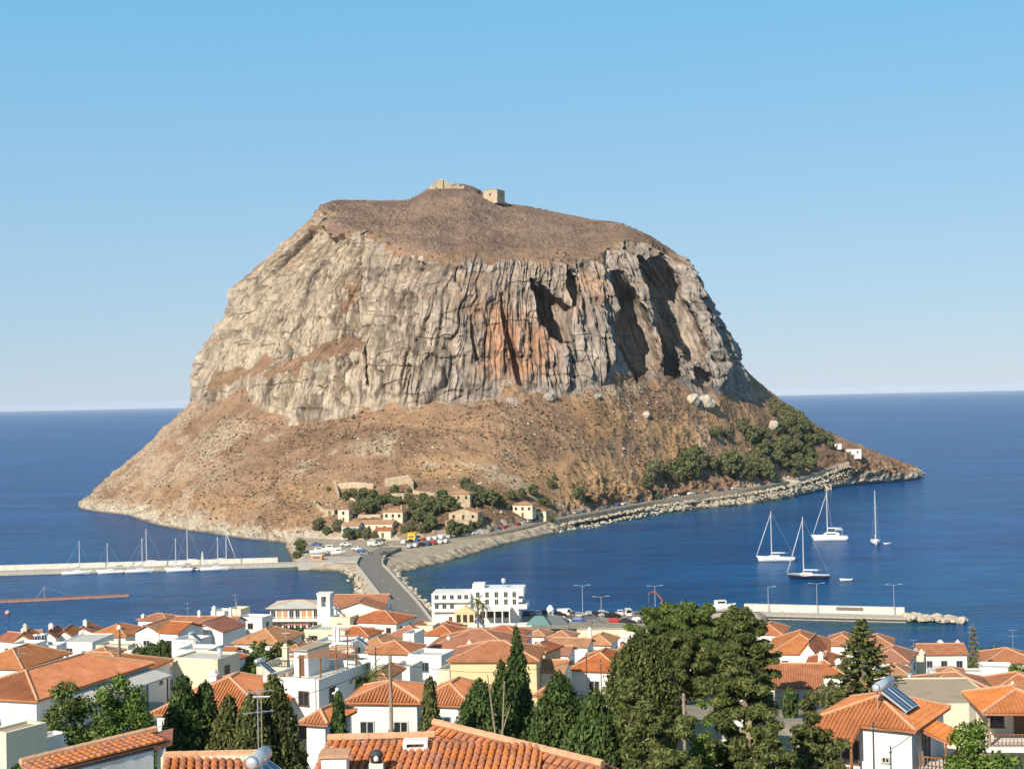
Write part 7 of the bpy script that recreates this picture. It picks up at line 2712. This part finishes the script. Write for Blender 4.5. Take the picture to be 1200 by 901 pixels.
grow(pine_meshes, 905, 832, 82, 90, 'low spreading pine at the bottom between the two front pines', 27, name='pine_tree', group=PN, base=0.02, leaf=0.119, dens=1.6, dome=0.7)
grow(pine_meshes, 795, 842, 84, 78, 'low brownish pine at the bottom under the gap in the pine group', 28, name='pine_tree', group=PN, base=0.02, leaf=0.119, dens=1.4, dome=0.7)
grow(bush_meshes, 818, 832, 100, 44, 'bright green shrub in the gap of the pine group', 29, 'shrub', 'shrub', leaf=0.135)
grow(norfolk_meshes, 1011, 724, 150, 112, 'star-shaped conifer with level branches and a thin leader standing before orange roofs', 31, name='conifer_tree')
grow(norfolk_meshes, 1142, 730, 232, 28, 'slender pale conifer beside the white house on the right', 32, name='conifer_tree', mat='far_olive')
grow(bush_meshes, 1165, 762, 262, 62, 'bright green spreading tree between the white house and the right edge', 33, leaf=0.28)
grow(bush_meshes, 1135, 850, 92, 84, 'bright green bush right of the balcony house', 34, 'shrub', 'shrub', leaf=0.128)
grow(bush_meshes, 1124, 868, 84, 86, 'green bush at the bottom right below the balcony', 35, 'shrub', 'shrub', leaf=0.120)
grow(bush_meshes, 1176, 878, 78, 84, 'pale leafy bush at the bottom right corner under the veranda', 36, 'shrub', 'shrub', leaf=0.120)
grow(bush_meshes, 1188, 842, 106, 34, 'dull green shrub behind the veranda railing', 37, 'shrub', 'shrub', leaf=0.135, mat='far_olive')
# left foreground
grow(bush_meshes, 76, 810, 82, 100, 'leafy green tree left of the brighter bush in the lower left', 41, leaf=0.100, dens=1.25, mat='pine_green', name='broadleaf_tree')
grow(bush_meshes, 136, 805, 84, 104, 'bright green tree before the long dark veranda in the lower left', 42, leaf=0.100, dens=1.25, name='broadleaf_tree')
grow(bush_meshes, 104, 840, 76, 100, 'low dark green shrub between the two trees in the lower left', 43, 'shrub', 'shrub', leaf=0.120, mat='pine_green')
grow(bush_meshes, 166, 838, 80, 48, 'small green shrub at the right of the lower left trees', 44, 'shrub', 'shrub', leaf=0.120)
grow(bush_meshes, 12, 884, 58, 56, 'spiky yellow-green bush in the bottom left corner', 45, 'shrub', 'shrub', leaf=0.100)
grow(bush_meshes, 42, 840, 84, 20, 'small potted green plant beside the white house wall', 46, 'shrub', 'shrub', leaf=0.112)
# town garden greenery
GT = [(165, 757, 250, 22, 'dark round garden tree left of two others before the shallow white gable', 'pine'), (178, 755, 249, 24, 'dark garden tree in the middle before the shallow white gable', 'cypress'), (191, 752, 248, 26, 'dark garden tree nearest the white veranda', 'cypress'),
      (190, 770, 235, 60, 'low green hedge below the three dark garden trees', 'pine'), (248, 758, 252, 54, 'olive hedge behind the cream flat block', 'far_olive'), (305, 752, 232, 26, 'thin green tree against the orange pyramid roof', 'pine_green'),
      (290, 762, 222, 44, 'green creeper mass below the orange pyramid roof', 'pine_green'), (336, 752, 236, 46, 'olive tree right of the orange pyramid roof', 'pine'), (300, 776, 200, 46, 'bright green bush beside the solar heaters', 'bush'),
      (352, 733, 300, 12, 'little bush by the cream flat-roofed house', 'pine_green'), (1192, 775, 220, 30, 'green garden tree behind the far right roof', 'bush'), (972, 800, 158, 30, 'dull brown-green shrub at the foot of the tall thin chimney roof', 'far_olive'), (925, 806, 140, 12, 'thin young cypress before the white wall right of the pines', 'cypress')]
for i, (px, py, D, w, lab, mt) in enumerate(GT):
    grow(bush_meshes if mt != 'cypress' else cypress_meshes, px, py, D, w, lab, 60 + i, name='garden_tree', mat=mt, leaf=0.26)
p = stand(430, 800, 132)
palm((p.x, p.y, p.z), height_to(430, 798, 132), 30, 3.2, 'bushy palm with arching fronds beside the dark cone-shaped cypress', 71)
p = stand(560, 710, 345)
palm((p.x, p.y, p.z), height_to(560, 706, 345), 20, 2.9, 'palm standing before the white waterfront hotel', 72)
p = stand(566, 710, 350)
palm((p.x, p.y, p.z), height_to(566, 711, 350), 18, 2.7, 'lower palm just right of the hotel palm', 73)

# bare pale trunk
p = stand(584, 850, 104)
t = thing('bare_trunk', 'bare forked pale trunk between the rounded and the tallest cypress', 'tree', p)
hh = height_to(584, 790, 104)
MB().tube((0, 0, 0), (0.1, 0, hh * 0.55), 0.17, 0.12, 7).tube((0.1, 0, hh * 0.55), (-0.7, 0, hh), 0.11, 0.04, 6).tube((0.1, 0, hh * 0.55), (0.5, 0, hh * 0.97), 0.10, 0.04, 6).tube((0.3, 0, hh * 0.75), (0.9, 0.1, hh * 0.86), 0.06, 0.02, 5).build('trunk', 'pale_bark', t)

# ------------------------------------------------------------------ the hamlet and groves on the rock
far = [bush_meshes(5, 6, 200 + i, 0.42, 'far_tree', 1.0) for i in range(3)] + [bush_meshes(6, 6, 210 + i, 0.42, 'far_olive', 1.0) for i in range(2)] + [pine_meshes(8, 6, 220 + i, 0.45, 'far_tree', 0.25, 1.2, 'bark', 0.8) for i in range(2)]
HAM = [(375, 612, 1), (372, 619, 1), (396, 620, 1), (383, 624, 1.1), (406, 585, .7), (414, 580, .8), (426, 577, .8), (432, 583, .9), (438, 588, 1), (420, 598, 1.1), (430, 601, 1.2), (438, 597, 1), (446, 590, .9), (424, 589, 1), (412, 594, .8), (404, 599, .6),
       (408, 631, .9), (418, 628, 1), (430, 629, 1), (440, 628, .8), (455, 586, .9), (463, 579, .8), (465, 590, 1), (478, 588, .9), (486, 598, 1.0), (476, 604, 1.1), (490, 612, 1.3), (500, 606, 1.2), (510, 600, 1.5), (520, 596, 1.5), (528, 600, 1.2), (505, 590, 1), (496, 585, .9), (515, 586, 1), (482, 620, 1.1), (495, 622, 1.2), (505, 620, 1.1), (474, 622, 1),
       (545, 572, 1.0), (552, 580, 1.2), (560, 586, 1.2), (568, 590, 1.2), (577, 592, 1.1), (585, 590, 1.1), (555, 592, 1), (548, 566, .8), (540, 625, 1.4), (530, 627, 1.3), (548, 622, 1.1), (560, 616, 1), (600, 585, .9), (612, 582, .8), (595, 594, .8), (625, 580, 1), (634, 588, .9), (640, 592, .8), (646, 610, .6), (650, 560, .5), (480, 575, .6),
       (385, 573, .6), (372, 590, .6), (352, 646, 1.1), (348, 652, .9)]
frnd = random.Random(3)
for i, (px, py, s) in enumerate(HAM):
    q = drape(px, py + 2)
    hz_ = 'left of the hamlet tower house' if px < 396 else 'in front of the tiled hamlet houses by the yard' if py > 625 and px < 470 else 'in the walled garden of the hamlet' if px < 448 else 'between the hamlet houses and the car park' if px < 530 else 'right of the broad gabled stone house'
    tree('hamlet_tree', far[frnd.randrange(7)], q - Vector((0, 0, 0.3)), 'dark green tree ' + hz_, 'tree', 'trees ' + hz_, frnd.uniform(0, 6.28), s * frnd.uniform(0.6, 0.88))
# grove on the right-hand shoulder
GR = []
for poly, n, s0 in [([(772, 560), (790, 548), (830, 545), (850, 550), (900, 540), (935, 530), (955, 545), (945, 556), (900, 566), (850, 562), (820, 556), (790, 566)], 56, 0.95),
                    ([(868, 506), (900, 510), (930, 490), (955, 500), (960, 525), (935, 540), (905, 535), (880, 522)], 40, 0.85),
                    ([(896, 472), (915, 478), (950, 500), (985, 520), (975, 526), (940, 510), (905, 488)], 26, 0.75),
                    ([(828, 508), (850, 505), (860, 515), (840, 520)], 4, 0.6)]:
    bx = (min(p[0] for p in poly), max(p[0] for p in poly))
    by = (min(p[1] for p in poly), max(p[1] for p in poly))
    k = 0
    while k < n:
        px, py = frnd.uniform(*bx), frnd.uniform(*by)
        if in_poly(np.array([px]), np.array([py]), poly)[0]:
            GR.append((px, py, s0 * frnd.uniform(0.75, 1.25)))
            k += 1
GR += [(768, 560, 1.2), (762, 564, .9), (805, 558, 1.2), (812, 562, 1.0), (678, 584, .9), (770, 585, .6), (646, 571, .5), (690, 588, .5), (756, 572, .5)]
for px, py, s in GR:
    q = drape(px, py)
    if q is None:
        continue
    hz_ = 'standing apart left of the grove on the rock slope' if px < 768 else 'in the lower grove along the coast road' if py > 535 else 'in the upper grove near the right-hand skyline' if px > 940 or py < 490 else 'in the middle of the grove on the rock slope'
    tree('hillside_tree', far[frnd.randrange(7)], q - Vector((0, 0, 0.4)), 'grey-green tree ' + hz_, 'tree', 'trees ' + hz_, frnd.uniform(0, 6.28), s * 1.35)


# stone houses of the hamlet
def hamlet(name, label, pxL, pxR, pyB, pyE, pyR, depth, wall="stone", roof="hip", yaw=-14, tiles="tiles_muted", wn=2, chim=False):
    q = drape((pxL + pxR) / 2, pyB)
    D = q.y
    yw = math.radians(yaw)
    c, s = math.cos(yw), math.sin(yw)
    w = (pxR - pxL) / F_PX * D / c
    h = max(2.4, (pyB - pyE) / F_PX * D)
    ctr = Vector((q.x - s * depth / 2, q.y + c * depth / 2, q.z - 0.8))
    h += 0.8
    t = thing(name, label, 'house', ctr, yw, 'stone houses of the hamlet below the rock')
    x, y = w / 2, depth / 2
    rise = max(0.7, 0.40 * min(w, depth) / 2)
    v = [(-x, -y, 0), (x, -y, 0), (x, y, 0), (-x, y, 0), (-x, -y, h), (x, -y, h), (x, y, h), (-x, y, h)]
    f = [(0, 1, 5, 4), (1, 2, 6, 5), (2, 3, 7, 6), (3, 0, 4, 7)]
    if roof == 'gy':
        v += [(0, -y, h + rise), (0, y, h + rise)]
        f += [(4, 5, 8), (6, 7, 9)]
    if roof == 'gx':
        v += [(-x, 0, h + rise), (x, 0, h + rise)]
        f += [(5, 6, 9), (7, 4, 8)]
    me = bpy.data.meshes.new('wall')
    me.from_pydata(v, [], f)
    me.update()
    link('wall', me, wall, t)
    if roof == 'flat':
        MB().box((-x - 0.1, -y - 0.1, h), (x + 0.1, y + 0.1, h + 0.25)).build('roof', wall, t)
    else:
        add_roof(t, roof, w, depth, h, rise, 0.3, tiles, ridge=False)
    for i in range(wn):
        window(t, -x + w * (i + 0.5) / wn, -y, h - 1.5, 0.9, 1.2, 'f', 'brown_frame')
    window(t, x, 0, h - 1.5, 0.9, 1.2, 'r', 'brown_frame')
    door(t, -x + w * 0.5, -y, 0.8)
    if chim:
        chimney(t, x * 0.6, 0, h, h + rise + 0.9, 0.7, 'stone')
    return t


hamlet('stone_house', 'narrow cream stone tower house at the left of the hamlet', 396, 409, 612, 597, 594, 5.5, 'cream', wn=1)
hamlet('stone_house', 'low blue-grey fronted house with a pinkish tile roof at the hamlet quay', 400, 421, 630, 616, 610, 6, 'blue_grey', 'gx')
hamlet('stone_house', 'long cream house with an orange tile roof above the hamlet yard', 423, 460, 622, 614, 608, 7, 'cream', 'gx')
hamlet('stone_house', 'small gabled house with a red tile roof in front of the long cream house', 439, 458, 630, 622, 615, 6, 'cream', 'gx', tiles='tiles_red', wn=1)
hamlet('stone_house', 'tall cream stone house with three windows behind the long cream house', 449, 472, 613, 600, 594, 8, 'cream', 'hip', wn=3, chim=True)
hamlet('stone_house', 'square stone house standing highest at the right of the hamlet trees', 524, 551, 594, 579, 575, 8, 'stone', 'hip', wn=3)
hamlet('stone_house', 'large stone house with a broad gable and central door above the causeway shore', 526, 560, 613, 601, 592, 9, 'stone', 'gy', wn=3)
hamlet('stone_house', 'low stone outbuilding in front of the broad gabled stone house', 522, 550, 619, 611, 607, 5, 'stone', 'flat', wn=2)
hamlet('stone_house', 'stone house with a tile roof standing alone right of the hamlet', 601, 624, 606, 592, 588, 7, 'cream', 'hip', wn=3)
hamlet('stone_house', 'lower stone wing right beside the lone stone house', 620, 640, 609, 599, 597, 6, 'cream', 'hip', wn=2)
hamlet('white_house', 'white flat-roofed house on the far right tip of the rock island', 992, 1009, 536, 527, 525, 6, 'white', 'flat', wn=2)
hamlet('white_house', 'tiny white hut up the slope left of the house on the right tip', 975, 986, 525, 521, 519, 5, 'white', 'flat', wn=1)
hamlet('stone_house', 'low pale stone hut by the shore below the coast road on the right', 955, 974, 575, 568, 565, 5, 'stone', 'flat', wn=1)


hamlet('stone_house', 'little stone house with a tile roof left of the ruined house wall', 428, 446, 590, 582, 577, 5, 'stone', 'hip', wn=2)
hamlet('stone_house', 'roofless pale stone house between the ruined walls of the hamlet', 458, 474, 588, 579, 575, 5, 'stone', 'flat', wn=2)
hamlet('stone_house', 'small cream house half hidden by trees left of the square stone house', 496, 512, 598, 590, 586, 5, 'cream', 'hip', wn=2)
hamlet('stone_house', 'low stone shed left of the narrow tower house', 380, 392, 604, 598, 596, 4, 'stone', 'flat', wn=1)
hamlet('stone_house', 'stone cottage with a faded roof right behind the square stone house', 552, 568, 588, 581, 577, 5, 'stone', 'hip', wn=2)


def wall_run(label, pts, h, th=0.6, name='terrace_wall'):
    ps = []
    for px, py in pts:
        q = drape(px, py)
        ps.append(q)
    d = ps[0]
    t = thing(name, label, 'wall', d, 0, 'old stone walls on the slope above the hamlet')
    for a, b in zip(ps[:-1], ps[1:]):
        a2, b2 = a - d, b - d
        u = Vector((b2.x - a2.x, b2.y - a2.y, 0)).normalized()
        n = Vector((-u.y, u.x, 0)) * th / 2
        v = [a2 - n, b2 - n, b2 + n, a2 + n]
        MB().add([p - Vector((0, 0, 1.5)) for p in v] + [p + Vector((0, 0, h)) for p in v],
                 [(0, 3, 2, 1), (4, 5, 6, 7), (0, 1, 5, 4), (1, 2, 6, 5), (2, 3, 7, 6), (3, 0, 4, 7)]).build('wall_section', 'stone', t)
    return t


wall_run('long ruined stone wall at the upper left of the hamlet', [(393, 573), (416, 571), (438, 573)], 2.6)
wall_run('steep ruined wall running downhill at the left of the hamlet', [(392, 568), (397, 584)], 2.4)
wall_run('stone terrace wall curving down the slope left of the tower house', [(368, 590), (376, 598), (386, 604)], 1.6)
wall_run('pale ruined house wall at the top of the hamlet', [(451, 570), (478, 566), (484, 574)], 3.8)
wall_run('low stone terrace wall right of the hamlet ruins', [(484, 578), (500, 580), (520, 581)], 1.4)
wall_run('terrace wall under the dark trees of the hamlet', [(420, 606), (446, 606)], 1.2)
wall_run('terrace wall halfway up the hamlet garden', [(410, 586), (430, 592), (448, 596)], 1.4)

# ruin and chapel on the summit
q = drape(579, 237)
yw = math.radians(-28)
t = thing('summit_chapel', 'square pale stone building with a low roof on the summit of the rock', 'building', q - Vector((0, 0, 1.5)), yw)
s_ = 24 / F_PX * q.y * 0.78
b = MB()
MB().box((-s_ / 2, -s_ / 2, 0), (s_ / 2, s_ / 2, 9.4)).build('wall', 'stone', t)
MB().add([(-s_ / 2 - .3, -s_ / 2 - .3, 9.4), (s_ / 2 + .3, -s_ / 2 - .3, 9.4), (s_ / 2 + .3, s_ / 2 + .3, 9.4), (-s_ / 2 - .3, s_ / 2 + .3, 9.4), (0, 0, 10.9)], [(0, 1, 4), (1, 2, 4), (2, 3, 4), (3, 0, 4), (3, 2, 1, 0)]).build('roof', 'stone', t)
window(t, 0, -s_ / 2, 6.0, 1.0, 1.6, 'f', 'brown_frame')
window(t, s_ / 2, 0, 6.0, 1.0, 1.6, 'r', 'brown_frame')
q = drape(519, 221)
t = thing('summit_ruin', 'broken pale ruin with ragged walls on the very top of the rock', 'ruin', q - Vector((0, 0, 1.5)), 0.15)
rr = random.Random(4)
for k, (x, w, h) in enumerate([(-7.5, 4.5, 3.2), (-4.6, 3.6, 6.2), (-1.6, 3.0, 8.2), (1.0, 3.4, 7.0), (4.2, 4.0, 4.8), (8.5, 5.4, 3.4), (13.0, 4.2, 2.6)]):
    v, f = box_np((x - w / 2, -2 + (k % 2), 0), (x + w / 2, 1.5 + (k % 3) * 0.4, h))
    v = [(a + rr.uniform(-.4, .4), c + rr.uniform(-.4, .4), e + (rr.uniform(-.9, .9) if e > 1 else 0)) for a, c, e in v]
    MB().add(v, f).build('ruined_wall', 'stone', t)
tree('summit_shrub', far[0], drape(561, 227), 'dark shrub on the skyline left of the summit building', 'shrub', None, 0, 0.55)

# big fallen blocks
MATS['boulder_grey'] = plain('grey_boulder', (0.33, 0.30, 0.25), 0.95, var=0.3, scale=0.6)
for px, py, r, lab in [(826, 474, 6.5, 'largest pale boulder lying below the right-hand cliffs'), (812, 470, 4.6, 'boulder touching the left of the largest boulder below the cliffs'), (645, 467, 4.0, 'grey boulder lying alone below the middle of the cliffs'),
                       (757, 487, 2.5, 'small boulder on the orange soil below the right-hand cliffs'), (927, 573, 6.5, 'huge pale boulder by the coast road near the right tip'), (700, 466, 2.4, 'small grey boulder near the cliff foot right of centre'), (905, 500, 4.0, 'pale boulder among the trees of the right-hand grove')]:
    q = drape(px, py)
    me = rock_lump(int(px), r, 2)
    me.materials.append(MATS['boulder_grey'] if 'grey' in lab else MATS['boulder'])
    o = link('boulder', me, None)
    o.location = q + Vector((0, 0, r * 0.15))
    o.scale = (1, 0.9, 1.1)
    tag(o, lab, 'boulder', 'fallen boulders on the slope')

# scrub and stones all over the slopes: nobody could count them
rng = np.random.default_rng(77)


def scatter_on_rock(n, polys, hmin, hmax, name, mat, kind, seed, flat=0.7, prob=None):
    r = np.random.default_rng(seed)
    me = rock.data
    nv = len(me.vertices)
    co = np.empty(nv * 3, np.float32)
    me.vertices.foreach_get('co', co)
    co = co.reshape(-1, 3)
    bare = np.empty(nv, np.float32)
    me.attributes['bare'].data.foreach_get('value', bare)
    shore = np.empty(nv, np.float32)
    me.attributes['shore'].data.foreach_get('value', shore)
    px, py = project(co[:, 0], co[:, 1], co[:, 2])
    ok = (co[:, 2] > 4.5) & (bare < 0.42) & (shore < 0.3) & (co[:, 1] < 1060)
    if polys:
        ok &= np.any([in_poly(px, py, p) for p in polys], axis=0)
    w = ok * (0.25 + 0.75 * (vnoise(co[:, 0] / 26, co[:, 1] / 26, co[:, 2] / 26, seed) > -0.05))
    w = w * np.maximum(1, 1)
    idx = r.choice(nv, n, p=w / w.sum())
    c = co[idx]
    s = r.uniform(hmin, hmax, n) * (0.6 + 0.8 * r.random(n) ** 3)
    # each tuft: a rough little dome of six faces
    ang = r.uniform(0, 6.283, n)
    V = []
    for k in range(6):
        a = ang + k * 1.0472
        rr_ = s * r.uniform(0.7, 1.2, n)
        V.append(np.stack([c[:, 0] + rr_ * np.cos(a), c[:, 1] + rr_ * np.sin(a), c[:, 2] - 0.25 * s + 0.2 * s * r.random(n)], -1))
    V.append(np.stack([c[:, 0] + 0.2 * s * r.normal(size=n), c[:, 1] + 0.2 * s * r.normal(size=n), c[:, 2] + s * flat * r.uniform(0.7, 1.3, n)], -1))
    V = np.stack(V, 1).reshape(-1, 3)
    b = np.arange(n)[:, None] * 7
    F_ = np.concatenate([np.concatenate([b + k, b + (k + 1) % 6, b + 6], 1) for k in range(6)], 0)
    m = mesh_np(name, V, F_)
    return link(name, m, mat, kind=kind)


MATS['boulder_grey'] = plain('grey_boulder', (0.33, 0.30, 0.25), 0.95, var=0.3, scale=0.6)
MATS['slope_stone'] = plain('slope_stone', (0.46, 0.39, 0.29), 0.95, var=0.3, scale=0.25, spec=0.1)
talus = [[(100, 590), (222, 480), (345, 495), (460, 478), (640, 462), (745, 452), (880, 468), (1075, 556), (900, 590), (700, 608), (500, 640), (340, 640)]]
scatter_on_rock(8000, talus, 0.35, 0.85, 'hillside_scrub', 'scrub', 'stuff', 5)
scatter_on_rock(2600, None, 0.5, 1.0, 'plateau_scrub', 'scrub', 'stuff', 6)
scatter_on_rock(1000, talus, 0.35, 0.95, 'hillside_stones', 'slope_stone', 'stuff', 8, 0.8)

# overhead wires between the houses
MATS['wire'] = plain('black_cable', (0.03, 0.03, 0.03), 0.8)
for k, (a, b, lab) in enumerate([((60, 862, 80), (458, 776, 108), 'long sagging wire crossing the lower left roofs to the thick pale pole'), ((140, 742, 148), (407, 750, 170), 'wire from the brown aerial pole to the pole beside the palm'),
                                 ((458, 776, 108), (688, 770, 150), 'wire from the thick pale pole towards the red-roofed house'), ((1023, 850, 92), (1188, 828, 100), 'wire from the dark pole past the balcony house to the veranda house'), ((335, 742, 180), (440, 760, 150), 'wire from the thin pale mast to the dark pole')]):
    A_, B_ = P(*a), P(*b)
    w = MB()
    prev = A_
    for i in range(1, 13):
        t_ = i / 12
        q = A_.lerp(B_, t_) - Vector((0, 0, 1.1 * 4 * t_ * (1 - t_)))
        w.tube(prev - A_, q - A_, 0.022, None, 4, cap=False)
        prev = q
    o = w.build('overhead_wire', 'wire', None)
    o.location = A_
    tag(o, lab, 'wire', 'overhead wires')
def build_sea():
    def axis(lo, hi, step, far):
        a = list(np.arange(lo, hi + 0.1, step))
        s, q = step, hi
        while q < far:
            s *= 1.35
            q += s
            a.append(q)
        s, q = step, lo
        while q > -far:
            s *= 1.35
            q -= s
            a.insert(0, q)
        return np.array(a)
    xs = axis(-330, 330, 6.0, 40000)
    ys = axis(330, 1120, 6.0, 40000)
    X, Y = np.meshgrid(xs, ys)
    d = np.full(X.shape, 1e9)
    for poly in SHALLOW:
        d = np.minimum(d, np.where(in_poly(X, Y, poly), 0, poly_dist(X, Y, poly)))
    near = 1 - sstep(0, 38, d)
    bay = 1 - sstep(0, 240, d)
    shallow = np.maximum(near, 0.60 * bay)
    V = np.stack([X, Y, np.zeros_like(X)], -1).reshape(-1, 3)
    me = mesh_np('sea', V, grid_faces(*X.shape), True)
    attr(me, 'shallow', shallow)
    MATS['sea'] = sea_material()
    return link('sea_water', me, 'sea', kind='structure')


build_sea()


# ------------------------------------------------------------------ the thin summer haze over the sea
def build_haze():
    m = bpy.data.materials.new('haze_air')
    m.use_nodes = True
    nt = m.node_tree
    nt.nodes.remove(nt.nodes['Principled BSDF'])
    v = nt.nodes.new('ShaderNodeVolumePrincipled')
    v.inputs['Color'].default_value = (0.86, 0.93, 1.0, 1)
    v.inputs['Density'].default_value = 0.00002
    v.inputs['Anisotropy'].default_value = -0.1
    L(nt, v.outputs[0], nt.nodes['Material Output'].inputs['Volume'])
    e = 70000
    MB().box((-e, -e, -60), (e, e, 262)).build('haze', m, None, kind='stuff')


build_haze()
